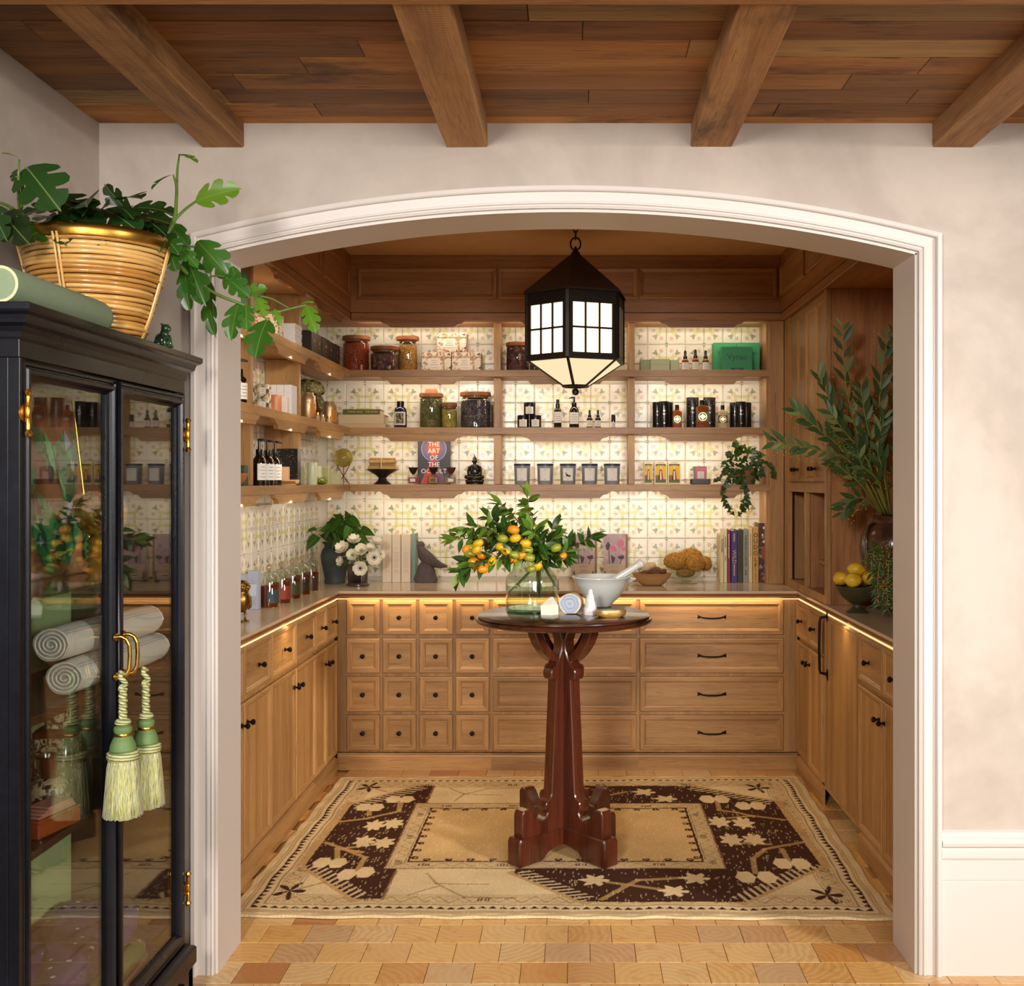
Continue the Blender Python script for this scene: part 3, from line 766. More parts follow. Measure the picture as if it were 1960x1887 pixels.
# ================================================================== RUG
def rug():
    C = [V((-1.180, 3.705)), V((1.078, 3.685)), V((1.105, 5.46)), V((-1.158, 5.43))]
    W, Hh = 2.27, 1.75; nx, ny = 620, 480
    u, v = np.meshgrid(np.linspace(0, 1, nx+1), np.linspace(0, 1, ny+1))
    wob_l = .003*np.sin(v*23)+.002*np.sin(v*51+1); wob_b = .004*np.sin(u*31)+.003*np.sin(u*70)
    Xw = (1-u)*(1-v)*C[0].x+u*(1-v)*C[1].x+u*v*C[2].x+(1-u)*v*C[3].x+wob_l
    Yw = (1-u)*(1-v)*C[0].y+u*(1-v)*C[1].y+u*v*C[2].y+(1-u)*v*C[3].y+wob_b
    def col(s): return np.array(lin(s))
    CREAM, TAN, BROWN, LINE, FIELD = col('d9c092'), col('b8935c'), col('3f1e10'), col('7d5836'), col('d0ac74')
    img = np.zeros((ny+1, nx+1, 3)); img[:] = CREAM
    def put(mask, c, k=1.0): img[mask] = img[mask]*(1-k)+c*k
    su, sv = u*W, v*Hh
    du = np.minimum(su, W-su); dv = np.minimum(sv, Hh-sv); e = np.minimum(du, dv)
    s = np.where(du < dv, sv, su)
    tri = np.abs((s/.036) % 1-.5)*2
    for a, b, c, k in ((.028, .034, TAN, .8), (.040, .045, LINE, .5), (.098, .103, LINE, .7), (.112, .116, LINE, .5), (.176, .180, LINE, .6), (.188, .192, LINE, .7)):
        put((e > a) & (e < b), c, k)
    put((e > .062) & (e < .062+.024*tri), BROWN)
    put((e > .116) & (e < .176), TAN, .35)
    ph = s*2*np.pi/.085
    put((np.abs(e-.146-.022*np.sin(ph)) < .004) & (e > .116) & (e < .178), LINE, .65)
    put((np.abs(e-.146-.022*np.sin(ph+2.2)) < .003) & (e > .116) & (e < .178), LINE, .45)
    put((e > .128) & (e < .164) & ((s % .42) < .05) & ((np.abs((s % .0125)-.006) < .0035)), BROWN, .8)
    x, y = Xw, Yw
    def inside(P):
        m = np.zeros(x.shape, bool); n = len(P)
        for i in range(n):
            (x1, y1), (x2, y2) = P[i], P[(i+1) % n]
            c = ((y1 > y) != (y2 > y)) & (x < (x2-x1)*(y-y1)/((y2-y1) if y2 != y1 else 1e-9)+x1); m ^= c
        return m
    def seg(a, b):
        ax, ay = a; bx, by = b; L = math.hypot(bx-ax, by-ay); tx, ty = (bx-ax)/L, (by-ay)/L
        t = (x-ax)*tx+(y-ay)*ty; d = np.abs((x-ax)*ty-(y-ay)*tx); return t, d, L
    def line(P, w, c, k=.8):
        for a, b in zip(P[:-1], P[1:]):
            t, d, L = seg(a, b); put((t > -w/2) & (t < L+w/2) & (d < w/2), c, k)
    LB = [(-1.03, 4.18), (-.775, 3.85), (-.675, 3.85), (-.672, 4.13), (-.672, 5.01), (-.675, 5.28), (-.746, 5.28), (-1.01, 4.97)]
    RB = [(.03, 5.28), (.567, 5.275), (.913, 5.02), (.94, 4.18), (.595, 3.824), (.027, 3.824), (-.225, 4.10), (-.225, 4.2), (.5, 4.2), (.5, 4.97), (-.2, 4.97), (-.2, 5.02)]
    mb = inside(LB) | inside(RB); put(mb, BROWN)
    for a, b in ((LB[0], LB[1]), (LB[6], LB[7]), (RB[1], RB[2]), (RB[3], RB[4]), (RB[5], RB[6]), (RB[0], RB[11])):
        t, d, L = seg(a, b)
        put(mb & (t > 0) & (t < L) & (d < .062) & (((t+d*.5) % .034) < .015), CREAM, .8)
        put((t > -.03) & (t < L+.03) & (d > .0) & (d < .018) & ~mb, TAN, .9)
    for a, b in ((LB[7], LB[0]), (RB[2], RB[3])):
        t, d, L = seg(a, b); put((t > -.02) & (t < L+.02) & (d < .035) & ~mb, TAN, .8)
    line([LB[5], (-.675, 5.0)], .012, LINE); line([LB[2], LB[3]], .012, LINE)
    # flowers in the dark field
    def star(px, py, rx, ry, n, depth, c, ph=0):
        cx, cy = ground(px, py); dx, dy = (x-cx)/rx, (y-cy)/ry
        th = np.arctan2(dy, dx); rr = np.hypot(dx, dy)
        put(rr < 1-depth+depth*np.cos(n*th+ph)+.06*np.sin(13*th), c)
    def hexa(px, py, r=1.0, c=CREAM):
        cx, cy = ground(px, py); dx, dy = np.abs(x-cx)/(.036*r), np.abs(y-cy)/(.06*r)
        put(np.maximum(dx*.87+dy*.5, dy) < .9, c)
    def C4(a, b): return 360+a/2.8, 1460+b/2.8
    def C5(a, b): return 1060+a/2.178, 1460+b/2.178
    def G4(*P): return [ground(*C4(a, b)) for a, b in P]
    def G5(*P): return [ground(*C5(a, b)) for a, b in P]
    for P in (G4((800, 545), (800, 470), (930, 490)), G4((900, 600), (950, 520), (830, 470), (740, 440)), G4((970, 290), (975, 250)), G4((820, 325), (960, 310), (1130, 270), (1140, 205)), G4((1000, 450), (830, 470))):
        line(P, .022, TAN, .8)
    for P in (G5((730, 240), (830, 230), (960, 245)), G5((680, 170), (690, 205), (760, 215), (830, 232)), G5((840, 470), (830, 410), (880, 370), (1040, 340)), G5((980, 420), (950, 370)), G5((790, 345), (900, 350)), G5((520, 490), (350, 500), (200, 580)), G5((230, 510), (500, 545)), G5((300, 130), (200, 150), (130, 150))):
        line(P, .022, TAN, .7)
    for a, b in ((718, 547), (803, 550), (850, 612), (950, 600), (942, 248), (1008, 249), (1102, 206), (1172, 206)): hexa(*C4(a, b))
    for a, b in ((640, 160), (700, 160), (790, 188), (850, 188), (800, 487), (890, 487), (955, 430), (1030, 430)): hexa(*C5(a, b), r=1.05)
    for a, b in ((1000, 347), (1100, 338), (945, 434), (1050, 441)): star(*C4(a, b), .047, .075, 7, .18, CREAM, 1)
    for a, b in ((690, 255), (790, 260), (740, 330), (835, 328)): star(*C5(a, b), .050, .080, 7, .18, CREAM)
    for a, b in ((170, 500), (590, 492), (500, 545), (375, 130), (465, 158)): star(*C5(a, b), .058, .06, 6, .22, CREAM, .6)
    for f_, a, b in ((C4, 970, 140), (C4, 545, 700), (C5, 850, 112), (C5, 1140, 562)): star(*f_(a, b), .060, .085, 5, .48, BROWN, .4)
    for P in (G4((600, 690), (730, 655)), G4((1010, 150), (1060, 165))): line(P, .012, LINE, .6)
    for P in (G4((1280, 605), (1330, 660), (1480, 735), (1750, 738)), G4((1180, 722), (1340, 675)), G4((1330, 660), (1610, 664)), G4((1400, 145), (1480, 180), (1600, 150), (1790, 145)), G4((1430, 215), (1480, 180), (1680, 182))): line(P, .010, LINE, .55)
    # central panel
    x0, x1, y0, y1 = -.722, .575, 4.15, 4.995
    ip = (x > x0) & (x < x1) & (y > y0) & (y < y1)
    put(ip, CREAM*.94)
    pd = np.minimum(np.minimum(x-x0, x1-x), np.minimum(y-y0, y1-y)); ps = np.where(np.minimum(x-x0, x1-x) < np.minimum(y-y0, y1-y), y, x)
    for a, b, c, k in ((0, .008, LINE, .9), (.012, .016, LINE, .5), (.066, .071, LINE, .7)): put(ip & (pd > a) & (pd < b), c, k)
    put(ip & (pd > .016) & (pd < .066), TAN, .35)
    put(ip & (np.abs(pd-.042-.016*np.sin(ps*2*np.pi/.075)) < .003) & (pd < .066), LINE, .6)
    put(ip & (pd > .03) & (pd < .056) & ((ps % .30) < .045) & (np.abs((ps % .012)-.006) < .0035), BROWN, .8)
    put(ip & (pd > .075), FIELD)
    put(ip & (pd > .075) & (pd < .085), BROWN)
    hk = (ps+.02) % .085
    put(ip & (pd > .085) & (pd < .112) & (np.abs(np.hypot((hk-.042)*1.0, pd-.10)-.011) < .0045), BROWN)
    put(ip & (pd > .085) & (pd < .10) & (np.abs(hk-.042) < .005), BROWN)
    # wear: fading and stray pale threads
    n1 = rng.rand(ny//24+2, nx//24+2); n1 = np.kron(n1, np.ones((24, 24)))[:ny+1, :nx+1]
    for ax in (0, 1):
        k = np.ones(25)/25; n1 = np.apply_along_axis(lambda r_: np.convolve(r_, k, 'same'), ax, n1)
    img *= (0.88+.24*n1)[..., None]
    st = rng.rand(ny+1, nx+1) < .010; acc = np.zeros_like(st)
    L = rng.randint(2, 9, st.shape)
    for d in range(9):
        sh_ = np.zeros_like(st); sh_[d:] = (st & (L > d))[:ny+1-d]; acc |= sh_
    put(acc & mb, CREAM, .62); put(acc & ~mb, col('e6d6b4'), .45)
    img *= (1+.07*rng.randn(ny+1, nx+1))[..., None]
    img = np.clip(img, 0, 1)
    z = .009+.0012*np.sin(u*37+v*9)*np.sin(v*29)+.003*(e < .02)*np.sin(s*40)*.5
    me = bpy.data.meshes.new('rug')
    vs = np.stack([Xw+.05, Yw-4.57, z], -1).reshape(-1, 3)
    I = np.arange((nx+1)*(ny+1)).reshape(ny+1, nx+1)
    fs = np.stack([I[:-1, :-1], I[:-1, 1:], I[1:, 1:], I[1:, :-1]], -1).reshape(-1, 4)
    rim = np.concatenate([I[0, :], I[1:, -1], I[-1, -2::-1], I[-2:0:-1, 0]])
    low = vs[rim].copy(); low[:, 2] = .0008; nb = len(vs); vs = np.concatenate([vs, low]); k = len(rim)
    sk = np.stack([rim, np.arange(k)+nb, (np.arange(k)+1) % k+nb, np.roll(rim, -1)], -1)
    allf = np.concatenate([fs, sk])
    me.vertices.add(len(vs)); me.vertices.foreach_set('co', vs.ravel())
    me.loops.add(allf.size); me.loops.foreach_set('vertex_index', allf.ravel().astype(np.int32))
    me.polygons.add(len(allf)); me.polygons.foreach_set('loop_start', np.arange(0, allf.size, 4, dtype=np.int32)); me.polygons.foreach_set('loop_total', np.full(len(allf), 4, np.int32))
    me.update(calc_edges=True)
    at = me.color_attributes.new('weave', 'FLOAT_COLOR', 'POINT')
    cc = np.concatenate([img.reshape(-1, 3), img.reshape(-1, 3)[rim]]); at.data.foreach_set('color', np.concatenate([cc, np.ones((len(cc), 1))], 1).ravel())
    g = G('woven_wool'); a_ = g.n('ShaderNodeAttribute', attribute_name='weave').outputs['Color']; v_ = g.coord()
    w1 = g.noise(g.n('ShaderNodeMapping', {'Vector': v_, 'Scale': (1, .25, 1)}).outputs[0], 260, 2)
    nd = g.pbr(Base_Color=g.mix(w1*.05, a_, g.mix(.5, a_, lin('e8dcc0'))), Roughness=.95); nd.inputs['Specular IOR Level'].default_value = .1
    g.set(nd.inputs['Normal'], g.bump(w1, .5, .003))
    me.materials.append(g.m)
    o = obj('rug', me, None, loc=(-.05, 4.57, .0006))
    tag(o, 'worn cream and dark brown patterned wool rug under the round table', 'rug')
    q = MB(); rr = rng
    for i in range(420):            # loose fringe tufts on the two long selvedges
        t = rr.rand(); side = i % 2
        a, b = (C[0], C[3]) if side == 0 else (C[1], C[2]); p = a.lerp(b, t); dx = (-1 if side == 0 else 1)
        wv = .003*math.sin(t*23)+.002*math.sin(t*51+1)
        L = rr.uniform(.004, .014); x_ = p.x+wv+.05; y_ = p.y-4.57
        q.add([(x_-dx*.004, y_-.002, .008), (x_-dx*.004, y_+.002, .008), (x_+dx*L, y_+rr.uniform(-.004, .004), .002)], [(0, 1, 2)])
    f_ = obj('fringe', q, mat('wool_fringe', 'd8c49a', .95), o); f_['kind'] = 'stuff'
rug()

# ================================================================== ROUND TABLE
TX, TY, TZ = -.043, 4.35, .951
tb = thing('pedestal_table', 'round dark mahogany pedestal table standing on the rug', 'table', (TX, TY, .011))
q = MB(); q.lathe([(0, TZ-.036), (.31, TZ-.036), (.335, TZ-.033), (.346, TZ-.028), (.3495, TZ-.020), (.346, TZ-.013), (.338, TZ-.0105), (.342, TZ-.008), (.3405, TZ-.003), (.335, TZ), (0, TZ)], 96)
g = G('polished_table_top'); v = g.coord(); n = g.noise(g.n('ShaderNodeMapping', {'Vector': v, 'Scale': (.12, 1, 1)}).outputs[0], 22, 5, .6, .5)
base = g.mix(n.step(.3, .7), lin('25110b'), lin('4a2416'))
nd = g.pbr(Base_Color=base, Roughness=g.noise(v, 9, 4)*.16+.12); nd.inputs['Coat Weight'].default_value = .35; nd.inputs['Coat Roughness'].default_value = .14
obj('tabletop', q, g.m, tb, 30, loc=(0, 0, -.011))
LEGP = [(0, .045), (.07, .040), (.235, .10), (.240, .112), (.240, .195), (.232, .208), (.206, .211), (.190, .200), (.172, .172), (.150, .152), (.132, .150), (.118, .160), (.110, .178), (.117, .190), (.120, .205), (.113, .222), (.096, .229), (.088, .25),
        (.063, .685), (.082, .690), (.090, .702), (.091, .720), (.084, .733), (.066, .742), (.052, .765), (.036, .80), (.033, .835), (.048, .875), (.062, .905), (.064, .914), (0, .914)]
FOOT = [(.005, .040), (.075, .036), (.115, .026), (.138, .006), (.150, 0), (.258, 0), (.264, .006), (.264, .092), (.256, .106), (.005, .106)]
BRK = [(.052, .752), (.088, .765), (.122, .795), (.153, .832), (.172, .870), (.177, .914), (.138, .914), (.134, .880), (.117, .846), (.092, .815), (.062, .790), (.045, .775)]
q = MB()
def bevelprism(m, poly, hwid, b=.006):
    """prism across y with chamfered long edges"""
    c = Vector((sum(p[0] for p in poly)/len(poly), sum(p[1] for p in poly)/len(poly)))
    n = len(poly); ins = []
    for i in range(n):
        p0, p1, p2 = Vector(poly[i-1]), Vector(poly[i]), Vector(poly[(i+1) % n])
        d1 = (p1-p0).normalized(); d2 = (p2-p1).normalized()
        nn = Vector((-d1.y-d2.y, d1.x+d2.x)); nn = nn.normalized() if nn.length > 1e-6 else Vector((-d1.y, d1.x))
        ins.append(p1+nn*b)
    vs = [(p[0], -hwid, p[1]) for p in ins]+[(p[0], -hwid+b, p[1]) for p in poly]+[(p[0], hwid-b, p[1]) for p in poly]+[(p[0], hwid, p[1]) for p in ins]
    fs = [tuple(range(n)), tuple(range(3*n, 4*n))[::-1]]
    for r_ in range(3):
        for i in range(n): fs.append((r_*n+i, r_*n+(i+1) % n, (r_+1)*n+(i+1) % n, (r_+1)*n+i))
    m.add(vs, fs)
bevelprism(q, LEGP, .026, .004); bevelprism(q, FOOT, .037, .006); bevelprism(q, BRK, .024, .004)
leg_me = q.mesh('leg', WALN['z'], 35)
for k in range(4): obj('leg', leg_me, None, tb, loc=(0, 0, 0), rot=(0, 0, R(45+90*k-1)))

# ================================================================== LANTERN
LY = 5.2; LX = .004
ln = thing('pendant_lantern', 'six-sided black iron lantern with glowing milk-glass panes hanging on a chain', 'lantern', (LX, LY, 2.70))
PH = R(-90-8.6)
def hx(r_, z): return [V((r_*math.cos(PH+k*math.pi/3), r_*math.sin(PH+k*math.pi/3), z-2.70)) for k in range(6)]
RB_, z_e, z_b, z_c = .243, 2.352, 2.040, 1.925
BLK = mat('black_iron', '2b241e', .45, .55, .2, 25, bump=.15, bs=35)
ROOF = mat('roof_sheet_iron', '3a2c22', .55, .45, .25, 12, bump=.2, bs=20)
q = MB(); q.lathe([(.058, -.001), (.060, -.006), (.045, -.014), (.015, -.02), (.01, -.024), (0, -.024)], 24); obj('canopy', q, BLK, ln, 40)
def ring(c, rx, rz, w, ax):
    pts = [(c[0]+(rx*math.cos(a) if ax == 'x' else 0), c[1]+(rx*math.cos(a) if ax == 'y' else 0), c[2]+rz*math.sin(a)) for a in [2*math.pi*i/20 for i in range(21)]]
    m = MB(); m.tube(pts, w, 6, False); return m
obj('chain_link', ring((0, 0, -.032), .010, .016, .003, 'x'), BLK, ln, 180)
obj('chain_link', ring((0, 0, -.060), .012, .021, .0038, 'y'), BLK, ln, 180)
obj('chain_link', ring((0, 0, -.101), .024, .030, .0042, 'x'), BLK, ln, 180)
q = MB(); q.lathe([(.018, -.150), (.020, -.142), (.012, -.134), (.008, -.128), (.006, -.118), (.002, -.112), (0, -.112)], 16); obj('finial', q, BLK, ln, 40)
top = hx(.020, 2.552); eav = hx(.258, z_e+.005); eav2 = hx(.260, z_e-.006)
for k in range(6):
    k2 = (k+1) % 6; q = MB()
    q.add([top[k], top[k2], eav[k2], eav[k], eav2[k], eav2[k2]], [(0, 1, 2, 3), (3, 2, 5, 4)])
    n = (eav[k2]-eav[k]).cross(top[k]-eav[k]).normalized(); n = n if n.z > 0 else -n
    vs = [p-n*.003 for p in (top[k], top[k2], eav2[k2], eav2[k])]; q.add(vs, [(0, 1, 2, 3)])
    for t in [i/15+.03 for i in range(15)]:
        for a, b in ((top[k].lerp(eav[k], .03), eav[k]), (eav[k], eav[k2])):
            c_ = a.lerp(b, t)+(eav[k2]-eav[k]).normalized()*(.008 if b is eav[k] else 0)+(top[k]-eav[k]).normalized()*(.008 if b is eav[k2] else 0)
            q.sphere(c_+n*.0006, .0020, 5, 3)
    obj('roof_panel', q, ROOF, ln)
q = MB(); q.lathe([(.006, z_e+.19-2.7), (.022, 2.556-2.7), (.022, 2.548-2.7), (.0, 2.548-2.7)], 12); obj('collar', q, BLK, ln, 40)
# frame: posts, rails, glazing bars
def bar(m, a, b, w, d, n):
    a, b = V(a), V(b); t = (b-a).normalized(); n = V(n).normalized(); s_ = t.cross(n).normalized()
    vs = [p+s_*i*w/2+n*j*d/2 for p in (a, b) for i, j in ((-1, -1), (1, -1), (1, 1), (-1, 1))]
    m.add(vs, [(0, 1, 2, 3), (4, 7, 6, 5), (0, 4, 5, 1), (1, 5, 6, 2), (2, 6, 7, 3), (3, 7, 4, 0)])
fr = MB(); T = hx(RB_, z_e); Bt = hx(RB_, z_b); c6 = hx(.062, z_c)
MILK = []
MILKM = emis('lit_milk_glass_pane', 'ffe6b8', 3.4); MILK2 = emis('lit_milk_glass_low', 'ffe4b4', 1.05)
for k in range(6):
    k2 = (k+1) % 6; nrm = ((T[k]+T[k2])/2); nrm.z = 0; nrm.normalize()
    bar(fr, T[k], Bt[k], .016, .016, T[k].xy.to_3d())
    x_ = (T[k2]-T[k]).normalized(); W_ = (T[k2]-T[k]).length; up = V((0, 0, 1))
    zb, zt = z_b-2.7, z_e-2.7
    o0 = T[k].copy(); o0.z = 0
    bandh = .052
    fr.add([o0+up*zt+nrm*.004, o0+x_*W_+up*zt+nrm*.004, o0+x_*W_+up*(zt-bandh)+nrm*.004, o0+up*(zt-bandh)+nrm*.004,
            o0+up*zt-nrm*.004, o0+x_*W_+up*zt-nrm*.004, o0+x_*W_+up*(zt-bandh)-nrm*.004, o0+up*(zt-bandh)-nrm*.004], [(0, 1, 2, 3), (4, 7, 6, 5), (3, 2, 6, 7)])
    m0 = .018; gz0, gz1 = zb+.022, zt-bandh-.010; cw = (W_-2*m0)/3
    bar(fr, o0+up*(zb+.010), o0+x_*W_+up*(zb+.010), .024, .012, nrm)
    bar(fr, o0+up*(gz1+.005), o0+x_*W_+up*(gz1+.005), .012, .012, nrm)
    for i in range(4): bar(fr, o0+x_*(m0+cw*i)+up*gz0, o0+x_*(m0+cw*i)+up*gz1, .009 if 0 < i < 3 else .014, .010, nrm)
    zm = (gz0+gz1)/2; bar(fr, o0+x_*m0+up*zm, o0+x_*(W_-m0)+up*zm, .009, .010, nrm)
    for i in range(3):
        for j in range(2):
            a = o0+x_*(m0+cw*i+.003)-nrm*.002; b = o0+x_*(m0+cw*(i+1)-.003)-nrm*.002
            z0, z1 = (gz0, zm-.003) if j == 0 else (zm+.003, gz1)
            q = MB(); q.add([a+up*z0, b+up*z0, b+up*z1, a+up*z1, a+up*z0-nrm*.003, b+up*z0-nrm*.003, b+up*z1-nrm*.003, a+up*z1-nrm*.003],
                            [(0, 1, 2, 3), (7, 6, 5, 4), (0, 4, 5, 1), (1, 5, 6, 2), (2, 6, 7, 3), (3, 7, 4, 0)])
            obj('pane', q, MILKM, ln)
    q = MB(); P = [Bt[k], Bt[k2], c6[k2], c6[k]]; cen = sum(P, V((0, 0, 0)))/4
    inn = [p+(cen-p)*.03 for p in P]; nn = (P[1]-P[0]).cross(P[3]-P[0]).normalized(); nn = nn if nn.dot(nrm) > 0 else -nn
    q.add(inn+[p-nn*.003 for p in inn], [(0, 1, 2, 3), (7, 6, 5, 4), (0, 4, 5, 1), (1, 5, 6, 2), (2, 6, 7, 3), (3, 7, 4, 0)])
    obj('lower_pane', q, MILK2, ln)
    bar(fr, Bt[k], c6[k], .013, .010, (Bt[k]-V((0, 0, Bt[k].z))))
    bar(fr, c6[k], c6[k2], .012, .012, nrm); bar(fr, Bt[k], Bt[k2], .014, .014, nrm)
obj('frame', fr, BLK, ln)
q = MB(); q.add([p*1 for p in hx(.062, z_c)], [(0, 1, 2, 3, 4, 5)]); q.lathe([(0, z_c-2.700-.0), (.010, z_c-2.702), (.008, z_c-2.712), (.014, z_c-2.718), (.0165, z_c-2.728), (.012, z_c-2.74), (0, z_c-2.745)], 16)
obj('finial', q, BLK, ln, 40)


# ================================================================== THINGS ON THE ROUND TABLE
def turned(name, prof, m, parent, seg=28, loc=None, sm=40, **k):
    q = MB(); q.lathe(prof, seg, **k); return obj(name, q, m, parent, sm, loc)
VX, VY = -.172, 4.45
vs_ = thing('glass_vase', 'large clear glass jar vase half full of water on the round table', 'vase', (VX, VY, TZ))
turned('glass', [(0, .004), (.100, .004), (.106, .010), (.108, .03), (.108, .125), (.104, .142), (.090, .158), (.078, .168), (.072, .185), (.072, .205), (.080, .220), (.081, .224), (.077, .225), (.0690, .205), (.0690, .186), (.075, .170), (.088, .1545), (.101, .139), (.105, .125), (.105, .03), (.102, .012), (0, .009)], GLASSG, vs_, 40)
WATER = thin_glass('water', 'f4f8f0', 0.0, 1.33)
turned('water', [(0, .012), (.102, .014), (.1045, .03), (.1045, .105), (0, .105)], WATER, vs_, 40)
turned('base_ring', [(.098, .0), (.107, .001), (.1085, .008), (.106, .012), (.098, .006), (.098, 0)], thin_glass('bottle_green_glass', 'c8dccf', .05, 1.5), vs_, 40, cap=False)
mo = thing('mortar', 'white porcelain mortar bowl with a pouring lip on the round table', 'mortar', (.112, 4.60, TZ))
PORC = mat('white_porcelain', 'e2e3dc', .14, 0, .015, 4, coat=.4)
turned('bowl', [(0, .0), (.038, 0), (.041, .003), (.050, .016), (.072, .036), (.095, .065), (.110, .095), (.118, .118), (.1225, .121), (.1215, .126), (.117, .127), (.112, .120), (.104, .095), (.088, .065), (.065, .036), (.035, .022), (0, .018)], PORC, mo, 48, sm=50)
q = MB(); q.add([(.112, -.022, .118), (.112, .022, .118), (.143, 0, .112), (.113, 0, .096), (.116, -.018, .124), (.116, .018, .124), (.146, 0, .117)], [(0, 3, 2), (3, 1, 2), (0, 2, 6, 4), (2, 1, 5, 6), (4, 6, 5)]); obj('pouring_lip', q, PORC, mo)
pe = tag(obj('pestle', MB().tube([V((-.035, 0, -.055)), V((-.03, 0, -.047)), V((0, 0, 0)), V((.085, 0, .054)), V((.095, 0, .060)), V((.105, 0, .066)), V((.112, 0, .070)), V((.1155, 0, .0725))], [.012, .017, .0165, .0145, .0145, .019, .0195, .015], 18), PORC, None, 50, loc=(.170, 4.60, 1.063)), 'white porcelain pestle leaning in the mortar bowl', 'pestle')
q = MB()
q.add([(-.034, -.026, 0), (.010, -.032, 0), (.034, -.010, 0), (.030, .028, 0), (-.020, .030, 0), (-.036, -.024, .036), (.012, -.030, .042), (.034, -.009, .034), (.030, .026, .044), (-.020, .028, .04), (.0, .0, .066), (.012, .004, .068)],
      [(0, 1, 2, 3, 4), (0, 1, 6, 5), (1, 2, 7, 6), (2, 3, 8, 7), (3, 4, 9, 8), (4, 0, 5, 9), (5, 6, 10), (6, 7, 11, 10), (7, 8, 11), (8, 9, 10, 11), (9, 5, 10)])
tag(obj('crystal', q, mat('amazonite_crystal', 'd9dcc8', .3, 0, .15, 40, col2='e6dcc8', sss=.2), None, loc=(-.098, 4.325, TZ)), 'pale green pointed crystal chunk in front of the glass vase', 'crystal')
ag = thing('agate_geode', 'grey-blue sliced agate geode standing between two white crystals', 'stone', (-.014, 4.345, TZ), R(-12))
def agp(s_): return [(s_*.044*math.cos(a)*(1+.03*math.sin(3*a)), .040+s_*.041*math.sin(a)) for a in [R(-62+i*(304/26)) for i in range(27)]]
g = G('agate_face'); v = g.coord(); x_, y_, z_ = g.xyz(v); zz = z_-.041; dd = (x_*x_+zz*zz).sqrt()+(g.noise(v, 60, 3)-.5)*.012
base = g.ramp(dd*20, [(0, lin('8f98ab')), (.12, lin('a9b0c0')), (.3, lin('b9bec9')), (.40, lin('8a93a8')), (.46, lin('aeb6c6')), (.72, lin('98a4bb')), (.80, lin('d9d6d0')), (.9, lin('e8e2d6'))])
g.pbr(Base_Color=base, Roughness=.2); AGF = g.m
q = MB(); q.prism([(0.93*a, .041+(b-.041)*.93) for a, b in agp(1)], 'y', -.0265, -.020); obj('polished_face', q, AGF, ag)
q = MB(); q.prism(agp(1), 'y', -.024, .03); obj('rind', q, mat('agate_rind', 'd8c4a4', .6, 0, .2, 50), ag)
q = MB(); prev = None
for i, (z, r_) in enumerate(((0, .026), (.022, .026), (.03, .024), (.05, .022), (.056, .018), (.075, .015), (.082, .011), (.098, .008), (.101, .004))):
    q.add([], [])
    q.v += [(r_*(1+.12*rng.randn()*.4)*math.cos(a), r_*(1+.12*rng.randn()*.4)*math.sin(a), z) for a in [2*math.pi*k/10 for k in range(10)]]
q.f = [(j*10+k, j*10+(k+1) % 10, (j+1)*10+(k+1) % 10, (j+1)*10+k) for j in range(8) for k in range(10)]+[tuple(range(10))[::-1], tuple(80+k for k in range(10))]; q.mi = [0]*len(q.f)
tag(obj('selenite_tower', q, mat('selenite', 'ece9e6', .35, 0, .08, 60, bump=.5, bs=120, sss=.3), None, 30, loc=(.062, 4.315, TZ)), 'small white selenite tower in front of the mortar', 'crystal')
di = thing('agate_candle', 'low agate slice bowl with gold rind on the table edge', 'candle', (.139, 4.235, TZ), R(10))
ra = [.052*(1+.10*math.sin(2*a+1)+.06*math.sin(5*a)) for a in [2*math.pi*i/28 for i in range(28)]]
q = MB(); rgs = [(.78, 0), (1.0, .008), (1.04, .018), (1.0, .028), (.9, .028)]
for s_, z in rgs: q.v += [(r_*s_*1.05*math.cos(2*math.pi*i/28), r_*s_*.72*math.sin(2*math.pi*i/28), z) for i, r_ in enumerate(ra)]
q.f = [(j*28+i, j*28+(i+1) % 28, (j+1)*28+(i+1) % 28, (j+1)*28+i) for j in range(4) for i in range(28)]+[tuple(range(28))[::-1]]; q.mi = [0]*len(q.f)
obj('rind', q, mat('gold_rind', 'c99b52', .35, .5, .35, 60, bump=.5, bs=90), di, 40)
q = MB(); q.prism([(r_*.9*1.05*math.cos(2*math.pi*i/28), r_*.9*.72*math.sin(2*math.pi*i/28)) for i, r_ in enumerate(ra)], 'z', .020, .0275); obj('slice', q, mat('agate_slate', '5d6472', .2, 0, .3, 70, col2='a4a6a8'), di)
# ================================================================== THINGS ON SHELVES AND WORKTOP
CZ = .9155
def granular(name, cols, scale=120, rough=.7, bump=.6):
    g = G(name); v = g.coord(); vo = g.n('ShaderNodeTexVoronoi', {'Vector': v, 'Scale': scale})
    r_ = g.n('ShaderNodeSeparateColor', {0: vo.outputs['Color']}).outputs[0]
    n = len(cols); base = g.ramp(r_, [((i+.5)/n, lin(c)) for i, c in enumerate(cols)])
    nd = g.pbr(Base_Color=base, Roughness=rough); g.set(nd.inputs['Normal'], g.bump(vo.outputs['Distance'], bump, .004)); return g.m
def colmat(c, rough=.5, **k): return mat('finish_'+c+('_%d' % int(rough*100)), c, rough, 0, .04, 12, **k)
WOODLID = wood('lid_wood', '7a4526', 'a96a3c', 'x', .5, 1.2, .1, .4)
def hgt(ytop, d, S): return H+(920-ytop)*d/F-S
